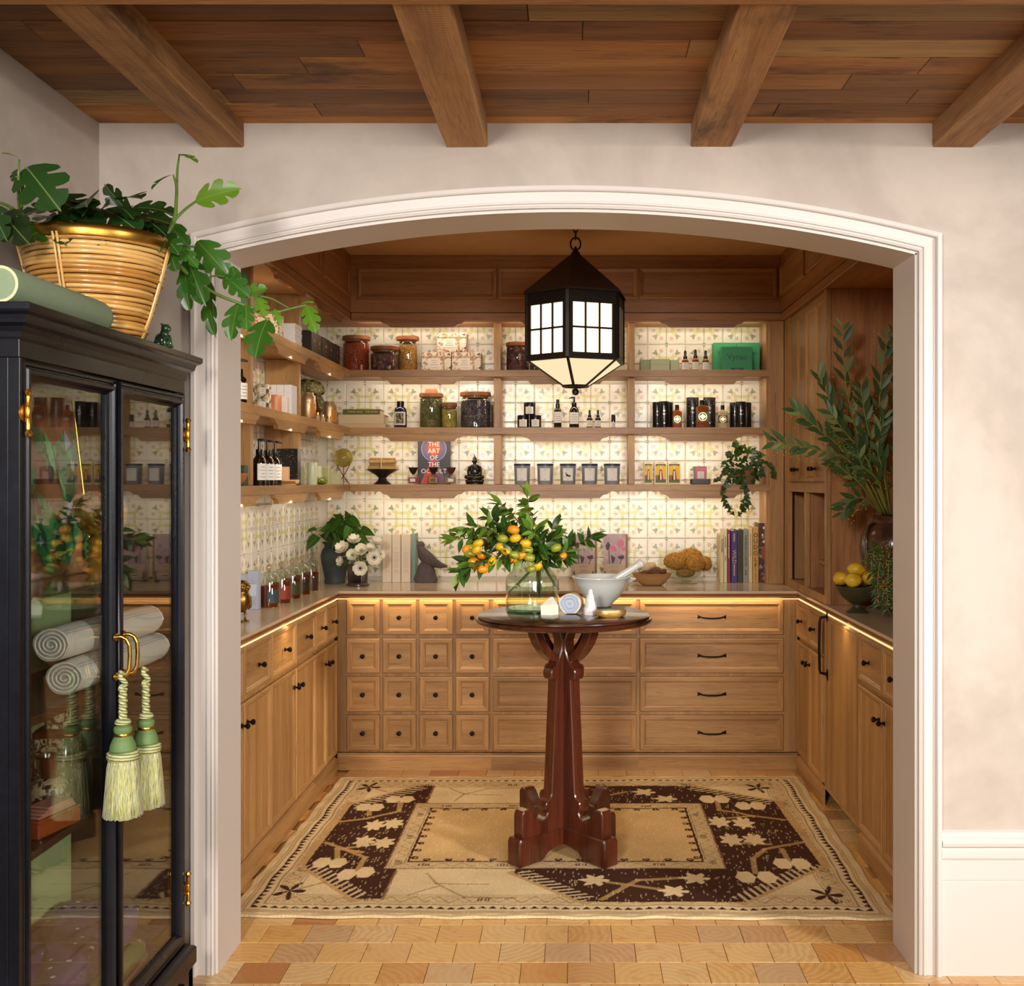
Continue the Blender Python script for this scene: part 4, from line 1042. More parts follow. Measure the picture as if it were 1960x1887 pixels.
def jar(label, p0, p1, ylid, yfill, S, fill, d=6.07, knob=False, wide=1.02, group='wooden-lidded jars of dried herbs', lid=WOODLID):
    x = gx((p0+p1)/2, d); r_ = (p1-p0)/2*d/F; h = hgt(ylid, d, S); hf = hgt(yfill, d, S)
    t = thing('storage_jar', label, 'jar', (x, d, S), group=group)
    hb = h-.022
    turned('glass', [(0, 0), (r_*.93, 0), (r_, .006), (r_, hb*.84), (r_*.96, hb*.92), (r_*.86, hb*.97), (r_*.86, hb)], GLASS, t, 32, cap=False)
    turned('contents', [(0, .004), (r_*.90, .004), (r_*.965, .010), (r_*.965, hf-.006), (r_*.8, hf), (0, hf-.003)], fill, t, 32)
    l_ = turned('lid', [(0, hb-.012), (r_*.82, hb-.012), (r_*.83, hb), (r_*wide, hb+.001), (r_*wide, h-.003), (r_*wide-.004, h), (0, h)], lid, t, 36)
    if knob:
        q = MB(); q.prism([(-.030, h), (.030, h), (.034, h+.012), (.028, h+.024), (-.028, h+.024), (-.034, h+.012)], 'y', -.014, .014); obj('knob', q, lid, l_)
    return t
RED = granular('chilli_flakes', ['7d1d08', 'a83212', '93260c', 'c2551f', '6a1606'], 260)
POT = granular('dried_petals', ['4a2028', '6b3540', '3a2430', '9c6a3a', '573047', '2f1a24'], 85)
GRN = granular('golden_buds', ['c78a3a', 'a8682a', 'd9a95a', '7d4c1c'], 190)
jar('glass jar of red chilli flakes with a wooden lid, on the top shelf', 656, 708, 644, 657, S1, RED)
jar('low glass jar of dark dried petals, beside the red flakes', 709.5, 762.5, 663.5, 677, S1, POT, 6.04)
jar('straight glass jar of golden dried buds on the top shelf', 762, 799, 644.5, 662, S1, GRN, 6.10, wide=1.18)
jar('glass jar of dried petals half hidden behind the lantern', 969, 1014, 656, 664, S1, POT, 6.08)
jar('small dark jar tucked behind the lantern on the top shelf', 1014, 1032, 690, 697, S1, granular('dark_tea', ['2a1d18', '3d2a20', '1d1512'], 150), 6.03)
jar('tall glass jar of green herbs with a knobbed wooden lid', 803, 848, 753, 762, S2, granular('green_herb', ['4f5028', '6d6a36', '3c3f20', '868046'], 130), knob=True)
jar('small glass jar of yellow dried flowers beside the herb jar', 845, 875, 771, 785, S2, granular('yellow_flowers', ['b89a3a', 'd0b85a', '8c7a30', 'a3923e'], 150), 6.04)
jar('wide glass jar of dark blue dried flowers on the middle shelf', 881, 939, 751, 767, S2, granular('blue_flowers', ['23243a', '2f3350', '1a1a2a', '4a4658', '8a7050'], 170))
# ---- boxes
def box(name, label, cat, x0, x1, yf, dep, z, h, m, group=None, rz=0, seam=None, sm=None, b=.0012):
    t = thing(name, label, cat, ((x0+x1)/2, yf, z), rz, group); w = x1-x0
    q = MB(); q.box(-w/2, w/2, 0, dep, 0, h, b); obj('carton', q, m, t)
    if seam:
        q = MB(); q.box(-w/2-.0006, w/2+.0006, -.0006, dep+.0006, h*seam, h+.0006, b); obj('lid', q, sm or m, t)
    t['dim'] = (w, dep, h); return t
def printed(t, m, w, h, cx, cz, name='label', y=-.0012, th=.001):
    q = MB(); q.box(cx-w/2, cx+w/2, y, y+th, cz-h/2, cz+h/2); return obj(name, q, m, t)
def lines(t, cx, cz, w, n, dz, y=-.0018, m=None, hh=.0012):
    q = MB()
    for i in range(n):
        ww = w*(.55+.45*((i*37+n*11) % 10)/10); q.box(cx-ww/2, cx+ww/2, y, y+.0008, cz-i*dz-hh/2, cz-i*dz+hh/2)
    return obj('print', q, m or INK, t)
def pbox(name, label, cat, p0, p1, ytop, d, S, dep, m, **k):
    return box(name, label, cat, gx(p0, d), gx(p1, d), d, dep, S, hgt(ytop, d, S), m, **k)
g = G('botanical_print'); v = g.coord(); n = g.noise(v, 38, 2, .5, 1.5); n2 = g.noise(v, 60, 2, .5, .8)
base = g.mix(n.step(.52, .60), lin('e6d6c2'), lin('b07a58')); base = g.mix(n2.step(.60, .66), base, lin('4f4a44')); g.pbr(Base_Color=base, Roughness=.6); BOT = g.m
PALEP = colmat('e8ddcc', .7)
for i, (p0, p1, yt, S_, lab) in enumerate(((807, 864, 674, S1, 'botanical printed gift box, lower one beside the jar of golden buds'), (864.7, 921, 674, S1, 'botanical printed gift box, lower one beside the shelf divider'),
                                       (836, 893, 637, None, 'botanical printed gift box on top of two others'))):
    d = 6.06; z = S1 if S_ else S1+hgt(674, d, S1)+.0012
    w = gx(p1, d)-gx(p0, d)
    t = box('gift_box', lab, 'box', gx(p0, d)+.001, gx(p1, d)-.001, d, .10, z, hgt(674, d, S1) if S_ else hgt(637, d, z), BOT, 'botanical printed gift boxes')
    h = t['dim'][2]; printed(t, PALEP, w*.42, h*.46, -w*.08, h*.46); lines(t, -w*.08, h*.58, w*.30, 3, .012)
    q = MB()
    for k in range(3): q.box(w*.20+k*.004, w*.20+k*.004+.002, -.0022, -.0002, 0, h)
    q.box(-w/2, w/2, -.0024, -.0004, h*.74, h*.755); q.box(-w/2, w/2, -.0024, -.0004, h*.78, h*.795)
    obj('cord', q, colmat('c8a878', .8), t)
SAGE = colmat('a3a883', .6); SAGE2 = colmat('8f9870', .6)
pbox('carton', 'sage green small box, the middle one of three in front of its neighbours', 'box', 1245, 1282, 687, 6.03, S1, .07, SAGE, group='sage boxes on the top shelf', seam=.55)
pbox('carton', 'sage green small box beside the top shelf divider', 'box', 1225.6, 1244.6, 688, 6.05, S1, .06, SAGE2, group='sage boxes on the top shelf')
pbox('carton', 'sage green small box closest to the amber dropper bottles', 'box', 1283, 1300, 688.5, 6.05, S1, .06, SAGE, group='sage boxes on the top shelf')
pbox('carton', 'pale carton beside the lantern at the shelf divider', 'box', 1180, 1202, 699, 6.05, S1, .06, colmat('c9c6a2', .6))
GREEN = colmat('2e8a55', .55); GREENS = colmat('63a878', .55); DKT = colmat('14504a', .6)
for lab, p0, p1, yt, d, sz, tx in (('tall green gift box behind the front one, beside the dropper bottles', 1366, 1409, 656, 6.10, .034, -.004), ('tall green gift box behind the front one, against the end post', 1410, 1454, 656, 6.10, .034, .01), ('green gift box in front of two taller ones', 1382, 1440, 663, 6.0, .046, 0)):
    t = pbox('gift_box', lab, 'box', p0, p1, yt, d, S1, .08, GREEN, group='green gift boxes on the top shelf', seam=None if d < 6.05 else .30)
    w, _, h = t['dim']; text('Vyrao', sz, DKT, t, (tx, -.0012, h*.56 if d < 6.05 else h*.66), name='lettering')
    if d < 6.05: printed(t, DKT, w*.42, h*.10, 0, h*.06); lines(t, 0, h*.06, w*.3, 1, .01, m=colmat('b9a24a'))
# ---- bottles
BROWNG = mat('dark_brown_glass', '1a0d08', .08, 0, .1, 20, coat=.6); ORANGEG = mat('amber_bottle', '7d3a0c', .10, 0, .2, 30, coat=.5)
def lab_on(t, r_, z0, z1, a=70, m=PAPER, name='label', deg=-90):
    q = MB(); q.lathe([(r_+.0006, z0), (r_+.0006, z1)], 14, a0=R(deg-a), a1=R(deg+a), cap=False); l_ = obj(name, q, m, t, 180)
    q = MB(); n = 4
    for i in range(n):
        zz = z1-(z1-z0)*(.22+.2*i); aa = a*(.55 if i % 2 else .38)
        q.lathe([(r_+.001, zz), (r_+.001, zz+.0016)], 6, a0=R(deg-aa), a1=R(deg+aa), cap=False)
    obj('print', q, INK, l_); return l_
def dropper(label, px, ytop, S, d=6.04, r_=.019, body=ORANGEG, group=None, z=None, x=None):
    x = gx(px, d) if x is None else x; h = hgt(ytop, d, S); t = thing('dropper_bottle', label, 'bottle', (x, d, S), group=group); hb = h*.60
    turned('bottle', [(0, 0), (r_*.95, 0), (r_, .003), (r_, hb*.78), (r_*.9, hb*.88), (r_*.5, hb*.98), (r_*.5, hb)], body, t, 20)
    turned('cap', [(r_*.55, hb-.001), (r_*.6, hb), (r_*.6, hb+h*.10), (r_*.36, hb+h*.12), (r_*.36, hb+h*.22), (r_*.40, hb+h*.26), (r_*.32, hb+h*.36), (0, h)], BLACKP, t, 16)
    lab_on(t, r_, hb*.12, hb*.68); return t
for px, yt, lab in ((1311.5, 670, 'amber dropper bottle beside the sage boxes'), (1331, 668, 'amber dropper bottle in the middle of three'), (1350.5, 670, 'amber dropper bottle beside the green gift boxes')):
    dropper(lab, px, yt, S1, group='amber dropper bottles on the top shelf')
for px, lab in ((1128.5, 'tiny dark dropper bottle next to the pump bottle'), (1144.5, 'tiny dark dropper bottle next to the roll-on')):
    dropper(lab, px, 784, S2, 6.03, .0165, BROWNG, 'tiny dark dropper bottles on the middle shelf')
def pump(label, x, d, S, h, r_, m=BROWNG, group=None, spout=0, lang=-90, la=60, hb_=.66, neck=.42):
    t = thing('pump_bottle', label, 'bottle', (x, d, S), R(spout), group); hb = h*hb_
    turned('bottle', [(0, 0), (r_*.96, 0), (r_, .003), (r_, hb*.74), (r_*.92, hb*.85), (r_*.66, hb*.95), (r_*neck, hb)], m, t, 24)
    turned('collar', [(r_*neck*1.15, hb-.001), (r_*neck*1.2, hb), (r_*neck*1.2, hb+h*.12), (r_*.22, hb+h*.13), (r_*.18, h*.97)], BLACKP, t, 18)
    q = MB(); q.tube([(-r_*.2, 0, h*.975), (0, 0, h*.985), (r_*.6, 0, h*.985), (r_*1.1, 0, h*.96)], [r_*.20, r_*.22, r_*.16, r_*.10], 8); obj('nozzle', q, BLACKP, t, 60)
    lab_on(t, r_, hb*.18, hb*.72, la, deg=lang-spout); return t
for i, (px, d, lab) in enumerate(((496, 4.485, 'dark pump bottle, closest to the white reveal of three alike'), (512, 4.605, 'dark pump bottle in the middle of three alike'), (526.5, 4.725, 'dark pump bottle beside the black speckled boxes'))):
    pump(lab, gx(px, d), d, S3, .189, .028, group='dark pump bottles on the low shelf', spout=10, lang=-40, la=48)
pump('dark pump bottle half hidden by the white reveal', gx(458, 4.2), 4.2, S2, .175, .030, spout=30, lang=-30)
pump('slim dark pump bottle on the middle shelf below the lantern', gx(1099, 6.04), 6.04, S2, hgt(760, 6.04, S2), .0272, spout=170, lang=-90, la=62, hb_=.70)
t = thing('spray_bottle', 'slim dark spray bottle beside the pyramid of black jars', 'bottle', (gx(1067.5, 6.04), 6.04, S2)); h = hgt(764.5, 6.04, S2)
turned('bottle', [(0, 0), (.0205, 0), (.0215, .003), (.0215, h*.58), (.018, h*.66), (.010, h*.70)], BROWNG, t, 20); turned('cap', [(.0115, h*.69), (.012, h*.84), (.009, h*.85), (.0085, h), (0, h)], BLACKP, t, 16); lab_on(t, .0215, h*.18, h*.56)
t = thing('roll_on_bottle', 'tiny dark roll-on bottle standing alone by the divider', 'bottle', (gx(1174, 6.03), 6.03, S2)); h = hgt(793.5, 6.03, S2)
turned('bottle', [(0, 0), (.0105, 0), (.011, .002), (.011, h*.5)], BROWNG, t, 16); turned('cap', [(.0115, h*.5), (.0115, h-.002), (.010, h), (0, h)], BLACKP, t, 16); lab_on(t, .011, h*.06, h*.42)
for px, z, lab in ((1001.5, S2, 'black jar at the base of the pyramid, beside the divider'), (1025, S2, 'black jar at the base of the pyramid, beside the spray bottle'), (1013.8, None, 'black jar on top of the pyramid of three')):
    d = 6.05; hh = hgt(795, d, S2); z0 = S2 if z else S2+hh+.0004; r_ = .0325
    t = thing('cosmetic_jar', lab, 'jar', (gx(px, d), d, z0), group='black jars stacked in a pyramid')
    turned('jar', [(0, 0), (r_*.96, 0), (r_, .003), (r_, hh*.68), (r_*.95, hh*.70)], BROWNG, t, 26); turned('lid', [(r_*1.0, hh*.70), (r_*1.0, hh-.002), (r_*.97, hh), (0, hh)], BLACKP, t, 26); lab_on(t, r_, hh*.10, hh*.66, 40)
# blue apothecary bottle
t = thing('apothecary_bottle', 'cobalt blue bottle with an illustrated label on the middle shelf', 'bottle', (gx(766.5, 6.04), 6.04, S2)); h = hgt(768, 6.04, S2); r_ = .0355
turned('bottle', [(0, 0), (r_*.96, 0), (r_, .004), (r_, h*.62), (r_*.9, h*.72), (r_*.5, h*.80), (r_*.5, h*.82)], mat('cobalt_glass', '10123a', .08, 0, .1, 20, coat=.5), t, 26); turned('cap', [(r_*.56, h*.81), (r_*.58, h*.98), (r_*.5, h), (0, h)], BLACKP, t, 20)
l_ = lab_on(t, r_, h*.10, h*.60, 58); q = MB(); q.lathe([(r_+.0011, h*.16), (r_+.0011, h*.54)], 8, a0=R(-126), a1=R(-54), cap=False); obj('picture', q, granular('label_picture', ['3a362c', 'cfc4a8', '8a8050', '2c2a22'], 200, bump=0), l_)
# black star-printed tubes and bottles
g = G('star_paper'); v = g.coord(); vo = g.n('ShaderNodeTexVoronoi', {'Vector': v, 'Scale': 150}); d_ = X(g, vo.outputs['Distance']); sz = g.n('ShaderNodeSeparateColor', {0: vo.outputs['Color']}).outputs[0]
msk = (X(g, sz)*.34-.06-d_).step(0, .05); g.pbr(Base_Color=g.mix(msk, lin('120f10'), lin('d8c8a8')), Roughness=.32); STAR = g.m
SATIN = mat('black_tube_card', '100e0f', .22, 0, .2, 18)
SILV = mat('silver_foil', 'cfcac2', .3, .9)
def tube(label, p0, p1, ytop, d, m=SATIN, group=None, foil=True):
    x = gx((p0+p1)/2, d); r_ = (p1-p0)/2*d/F; h = hgt(ytop, d, S2); t = thing('candle_tube', label, 'tube', (x, d, S2), group=group)
    turned('tube', [(0, 0), (r_*.985, 0), (r_, .002), (r_, h*.78)], m, t, 26); turned('lid', [(r_*1.0, h*.782), (r_*1.0, h-.002), (r_*.98, h), (0, h)], m, t, 26)
    if foil:
        q = MB()
        for zz, a in ((.52, 26), (.49, 10), (.18, 9), (.15, 6)): q.lathe([(r_+.0006, h*zz), (r_+.0006, h*zz+.0016)], 6, a0=R(-90-a), a1=R(-90+a), cap=False)
        for k in range(7): a = -90-14+k*4.6; q.lathe([(r_+.0006, h*(.60+.02*(k % 3))), (r_+.0006, h*(.68-.015*(k % 2)))], 2, a0=R(a), a1=R(a+1.8), cap=False)
        obj('print', q, SILV, t)
    return t
gr = 'black tubes in two clusters on the middle shelf'
tube('black tube at the back of the cluster beside the divider', 1249, 1268, 770, 6.11, group=gr); tube('black tube at the back of the cluster beside the orange bottle', 1268.6, 1288, 770, 6.11, group=gr, foil=False); tube('black tube at the front of the cluster beside the orange bottle', 1261, 1281, 768.5, 6.02, group=gr)
tube('black tube at the back of the cluster beside the cream bottle', 1396.5, 1417, 771, 6.11, group=gr); tube('black tube at the back of the cluster closest to the end post', 1418, 1438, 771, 6.11, group=gr, foil=False); tube('black tube at the front of the cluster by the end post', 1408, 1428, 769, 6.02, group=gr)
tube('tall star-speckled black tube behind the largest amber bottle, nearer the orange one', 1313.5, 1337.5, 761, 6.10, STAR, 'tall star-speckled tubes'); tube('tall star-speckled black tube behind the largest amber bottle, nearer the cream one', 1345.7, 1369.5, 761, 6.10, STAR, 'tall star-speckled tubes')
def flask(label, p0, p1, ycap, ysh, d, m, group='perfume flasks with black labels'):
    x = gx((p0+p1)/2, d); w = (p1-p0)*d/F; h = hgt(ycap, d, S2); hs = hgt(ysh, d, S2); t = thing('flask', label, 'bottle', (x, d, S2), group=group)
    q = MB(); dp = w*.30; rg = [(.92, .92, 0), (1, 1, .004), (1, 1, hs-.010), (.86, .86, hs-.002), (.42, .75, hs+.002), (.40, .72, hs+.004)]
    nn = 24
    def sup(a, p=4): return (math.copysign(abs(math.cos(a))**(2/p), math.cos(a)), math.copysign(abs(math.sin(a))**(2/p), math.sin(a)))
    for sx, sy, z in rg: q.v += [(w/2*sx*sup(2*math.pi*i/nn)[0], dp*sy*sup(2*math.pi*i/nn)[1], z) for i in range(nn)]
    q.f = [(j*nn+i, j*nn+(i+1) % nn, (j+1)*nn+(i+1) % nn, (j+1)*nn+i) for j in range(len(rg)-1) for i in range(nn)]+[tuple(range(nn))[::-1], tuple((len(rg)-1)*nn+i for i in range(nn))]; q.mi = [0]*len(q.f)
    obj('bottle', q, m, t, 50); turned('cap', [(w*.21, hs+.003), (w*.21, h-.002), (w*.19, h), (0, h)], BLACKP, t, 18)
    l_ = printed(t, colmat('1a1512', .35), w*.96, hs*.44, 0, hs*.50, y=-dp-.001)
    q = MB(); s_ = hs*.13; q.add([(-s_*1.2, -dp-.0018, hs*.5), (0, -dp-.0018, hs*.5-s_), (s_*1.2, -dp-.0018, hs*.5), (0, -dp-.0018, hs*.5+s_)], [(0, 1, 2, 3)]); obj('emblem', q, SILV, l_)
    q = MB(); q.lathe([(s_*1.25, 0), (s_*1.55, 0)], 20, cap=False); q.v = [(a, -dp-.0014, hs*.5+b) for a, b, c_ in q.v]; obj('ring', q, BRASS, l_); return t
flask('small orange flask with a black label beside the cluster of tubes', 1287, 1305, 775, 786, 6.02, mat('orange_glass', '9a4a1e', .15, 0, .1, 20, coat=.4)); flask('largest amber flask in front of two star-speckled tubes', 1332, 1356.5, 766, 777, 5.99, mat('amber_liquid_glass', '8a4a22', .15, 0, .1, 20, coat=.4)); flask('cream flask with a black label beside the cluster of tubes by the end post', 1374, 1392, 775.6, 786, 6.02, mat('cream_glass', 'c4ae86', .15, 0, .1, 20, coat=.4))
# ---- books lying on the middle shelf
def slab_book(label, x, yf, z, w, dep, h, cover, rz=0, txt=None, tm=None, group=None, tsz=.02):
    t = thing('book', label, 'book', (x, yf, z), rz, group)
    q = MB(); q.box(-w/2, w/2, 0, dep, 0, .0025, .0004); q.box(-w/2, w/2, 0, dep, h-.0025, h, .0004); q.box(-w/2, w/2, 0, .003, .001, h-.001, .0008); obj('cover', q, cover, t)
    q = MB(); q.box(-w/2+.004, w/2-.004, .003, dep-.004, .0025, h-.0025); obj('pages', q, colmat('ded2b8', .9), t)
    for s_, cx in (txt or []): text(s_, tsz, tm or INK, t, (cx, -.0006, h/2))
    return t
d = 6.03; zb = S2; hb1 = hgt(811, d, S2)
slab_book('pale thick book at the bottom of the lying stack', gx(692, d), d, zb, .262, .17, hb1, colmat('c9b48c', .7)); z2 = zb+hb1+.0006
h2 = hgt(793.3, d, z2); slab_book('beige book in the middle of the lying stack', gx(691, d), d+.003, z2, .25, .165, h2, colmat('d3bd98', .7)); z3 = z2+h2+.0006
slab_book('olive green book on top of the lying stack', gx(691.5, d), d+.004, z3, .205, .14, hgt(783, d, z3), colmat('5b5d22', .6), 0, [('SOPHIE CALLE', -.035), ('THE HOTEL', .055)], colmat('d8c060', .5), tsz=.013)
def stand_book(label, x, yf, z, w, dep, h, cover, marks=(), group=None, rz=0, pagec='e2d8c2'):
    """upright, spine towards -y; marks: (text, size, z, material) running down the spine"""
    t = thing('book', label, 'book', (x, yf, z), rz, group)
    q = MB(); q.box(-w/2, -w/2+.0022, 0, dep, 0, h, .0004); q.box(w/2-.0022, w/2, 0, dep, 0, h, .0004); q.box(-w/2, w/2, -.0015, .002, 0, h, .001); obj('cover', q, cover, t)
    q = MB(); q.box(-w/2+.0022, w/2-.0022, .002, dep-.004, .003, h-.004); obj('pages', q, colmat(pagec, .9), t)
    for s_, sz, zz, m in marks: text(s_, sz, m, t, (0, -.0022, zz), (R(90), R(90), 0))
    return t
PINKINK = colmat('b98a72', .7)
for i, (a, b) in enumerate(((732, 749.7), (750.3, 767), (767.8, 785.7))):
    d = 6.06; x0, x1 = gx(a, d), gx(b, d); hh = hgt(1022.6, d, CZ)
    t = stand_book(('cream book beside the white flowers', 'cream book in the middle of the three', 'cream book beside the grey bird sculpture')[i], (x0+x1)/2, d, CZ, x1-x0-.001, .14, hh, colmat('dccab0', .6), group='three cream books')
    text('I', .016, PINKINK, t, (0, -.0022, hh*.72)); lines(t, 0, hh*.62, .03, 9, .010, y=-.0022, m=PINKINK); lines(t, 0, hh*.25, .03, 2, .008, y=-.0022, m=PINKINK)
d = 6.10; stand_book('teal book behind the bird sculpture', gx(791.5, d), d, CZ, .022, .095, hgt(1021, d, CZ), colmat('7d9a92', .6))
bk = [(1378.5, 1385, 1022, 'd9c690', 'pale yellow book with a photographic cover, first of the row'), (1385.5, 1391.5, 1013, 'd8cfae', 'thin cream book, second of the row'), (1392, 1398, 1014, '8e2c3a', 'thin crimson book of the row'), (1399.5, 1411, 1016, '43307c', 'violet book with pale lettering of the row'),
      (1411.5, 1421.7, 1014, '3e3c26', 'dark olive book of the row'), (1422.3, 1432, 1013, '8f9287', 'grey book of the row'), (1432.6, 1440, 1011, 'd8c69c', 'cream book with faint red lettering of the row'), (1440.6, 1452, 1008.5, 'c99a4c', 'ochre book with large dark letters of the row'), (1452.6, 1469, 1001, '2c1f2e', 'tall dark patterned book at the end of the row')]
d = 6.045
for i, (a, b, yt, c_, lab) in enumerate(bk):
    x0, x1 = gx(a, d), gx(b, d); hh = hgt(yt, d, CZ); w = x1-x0-.0006
    cv = colmat(c_, .55) if i < 8 else granular('folk_print', ['2a1c30', '351f2b', '5a2224', '241f33', '4d2a2c', '8c8078'], 75, .5, 0)
    dk, gd, wh = colmat('2a2622', .7), colmat('c9b070', .6), colmat('e6dcd0', .6)
    mk = {0: [('FLOWERS', .0165, hh*.76, dk)], 3: [('WILD', .030, hh*.50, gd)], 5: [('THE HOUSE of a LIFETIME', .0155, hh*.60, dk)]}.get(i, [])
    sm = {1: ([(.66, .86), (.42, .50)], dk), 2: ([(.72, .92), (.46, .68)], wh), 3: ([(.80, .95), (.15, .36)], gd), 4: ([(.60, .90), (.22, .52)], colmat('23221a', .6)), 5: ([(.16, .24)], dk), 6: ([(.50, .90)], colmat('b5754a', .6))}.get(i)
    t = stand_book(lab, (x0+x1)/2, d, CZ, w, .145, hh, cv, mk, 'row of upright books by the end post')
    if sm:                        # lines of small print too fine to read, running down the spine
        q = MB()
        for z0_, z1_ in sm[0]:
            z_ = z1_*hh
            while z_ > z0_*hh:
                L_ = rng.uniform(.002, .007); q.box(-w*.12, w*.12, -.0023, -.001, z_-L_, z_); z_ -= L_+.0022
        obj('print', q, sm[1], t)
    if i == 7:
        for k, L in enumerate('OUDOLF'): text(L, .033, dk, t, (0, -.0022, hh*(.85-.108*k)))
        for k, L in enumerate('ATWORK'): text(L, .010, dk, t, (0, -.0022, hh*(.24-.035*k-(.02 if k > 1 else 0))))
    if i == 8:
        q = MB()
        for k in range(20): q.box(w/2-.005, w/2-.003, -.0024, -.001, hh*(.03+.047*k), hh*(.03+.047*k)+.004)
        obj('stitching', q, wh, t)
        q = MB()
        for z_ in (.92, .69): q.add([(.004+.006*math.cos(2*math.pi*k/12), -.0023, hh*z_+.007*math.sin(2*math.pi*k/12)) for k in range(12)], [tuple(range(12))])
        q.add([(-.01, -.0023, hh*.80), (.0, -.0023, hh*.83), (-.002, -.0023, hh*.78)], [(0, 1, 2)]); obj('eye_motif', q, wh, t)
        q = MB()
        for k in range(7): z_ = hh*(.40+.032*k); q.box(-.010, .014, -.0024, -.001, z_, z_+.0035); q.box(-.008+.003*(k % 3), -.005+.003*(k % 3), -.0024, -.001, z_, z_+.010)
        q.add([(0.004, -.0023, hh*.04), (.014, -.0023, hh*.075), (.004, -.0023, hh*.11), (-.006, -.0023, hh*.075)], [(0, 1, 2, 3)]); obj('orange_motif', q, colmat('c06a3a', .6), t)
    if i == 0:
        q = MB(); q.box(-w/2-.0008, -w/2, .004, .135, .01, hh-.01); obj('cover_photo', q, granular('cover_photo', ['d8c9a0', 'e2d5b2', 'cbb98c', 'b99a78'], 14, .5, 0), t)
# ---- low shelf
t = thing('crystal_ball', 'yellow-green glass ball resting on a copper tripod', 'ornament', (gx(657.6, 6.04), 6.04, S3)); rb = .052; zc_ = H+(920-876)*6.04/F-S3
q = MB(); q.sphere((0, 0, zc_), rb, 28, 18); g = G('yellow_glass'); nd = g.pbr(Base_Color=lin('cdbb62'), Roughness=.03, IOR=1.3); nd.inputs['Transmission Weight'].default_value = .75; obj('ball', q, g.m, t, 180)
q = MB()
for k in range(3):
    a = R(100+120*k); q.tube([(.040*math.cos(a), .040*math.sin(a), zc_-.038), (0.006*math.cos(a), .006*math.sin(a), (zc_-.05)*.56), (-.036*math.cos(a), -.036*math.sin(a), 0.001)], .0026, 6)
obj('tripod', q, mat('copper', '8a4a30', .3, 1), t, 180)
t = thing('pedestal_bowl', 'black cone-shaped pedestal bowl holding a tied bundle of twigs', 'bowl', (gx(732, 6.06), 6.06, S3)); hp = hgt(898, 6.06, S3)
turned('bowl', [(0, 0), (.046, 0), (.048, .004), (.042, .008), (.026, .022), (.021, .036), (.034, .050), (.070, hp*.85), (.094, hp), (.090, hp), (.06, hp*.88), (0, hp*.80)], mat('black_ceramic', '2a201a', .4, 0, .3, 20), t, 36)
t2 = thing('twig_bundle', 'tied bundle of pale palo santo sticks lying on the black pedestal bowl', 'bundle', (gx(732, 6.06), 6.06, S3+hp)); q = None
for k in range(13):
    zz = .006+.0165*(k//4); yy = -.030+.021*(k % 4)+.008*((k//4) % 2); L = .066+.008*rng.rand(); q = MB(); q.box(-L, L+.004*rng.randn(), yy-.010, yy+.010, zz-.0085, zz+.0085, .0035)
    for i, p in enumerate(q.v): q.v[i] = (p[0], p[1]+.05*p[0]*rng.randn()*.4, p[2]+.0012*rng.randn())
    obj('stick', q, mat('palo_santo', 'b08c5a', .85, 0, .35, 30, bump=.8, bs=60), t2)
q = MB(); q.box(-.004, .004, -.045, .045, -.001, .064, .003); obj('twine', q, colmat('c9b48a', .9), t2)
d = 6.13; t = stand = thing('book', 'dark book with a red triangle and sunburst cover, standing face out', 'book', (gx(830.5, d), d, S3)); hh = hgt(842, d, S3); w = 62*d/F
q = MB(); q.box(-w/2, w/2, 0, .03, 0, hh, .001); obj('cover', q, mat('occult_cover', '2c2733', .45), t)
CREAML = colmat('e9dccb', .6)
q = MB()
for k in range(56):
    a = 2*math.pi*k/56; c_, s_ = math.cos(a), math.sin(a); n_ = .0012; r1, r2 = .040, .066
    q.add([(r1*c_-n_*s_, -.0008, hh*.80+r1*s_+n_*c_), (r2*c_-n_*s_, -.0008, hh*.80+r2*s_+n_*c_), (r2*c_+n_*s_, -.0008, hh*.80+r2*s_-n_*c_), (r1*c_+n_*s_, -.0008, hh*.80+r1*s_-n_*c_)], [(0, 1, 2, 3)])
obj('sun_rays', q, colmat('8b7fa6', .6), t)
q = MB(); q.lathe([(.066, 0), (.071, 0)], 40, cap=False); q.v = [(a, -.0008, hh*.80+b) for a, b, c_ in q.v]; obj('sun_ring', q, colmat('8b7fa6', .6), t)
q = MB(); q.lathe([(0, 0), (.038, 0)], 32, cap=False); q.v = [(a, -.001, hh*.80+b) for a, b, c_ in q.v]; obj('sun_disc', q, colmat('b5523c', .6), t)
q = MB(); q.add([(0, -.001, hh*.66), (-w*.42, -.001, .004), (-.0, -.001, .004)], [(0, 1, 2)]); obj('triangle', q, colmat('a8463a', .6), t)
q = MB(); q.add([(0, -.001, hh*.66), (0, -.001, .004), (w*.42, -.001, .004)], [(0, 1, 2)]); obj('triangle', q, colmat('6d5068', .6), t)
for k, s_ in enumerate(('THE', 'ART', 'OF', 'THE', 'OCCULT')): text(s_, .036, CREAML, t, (0, -.0022, hh*(.90-.152*k)))
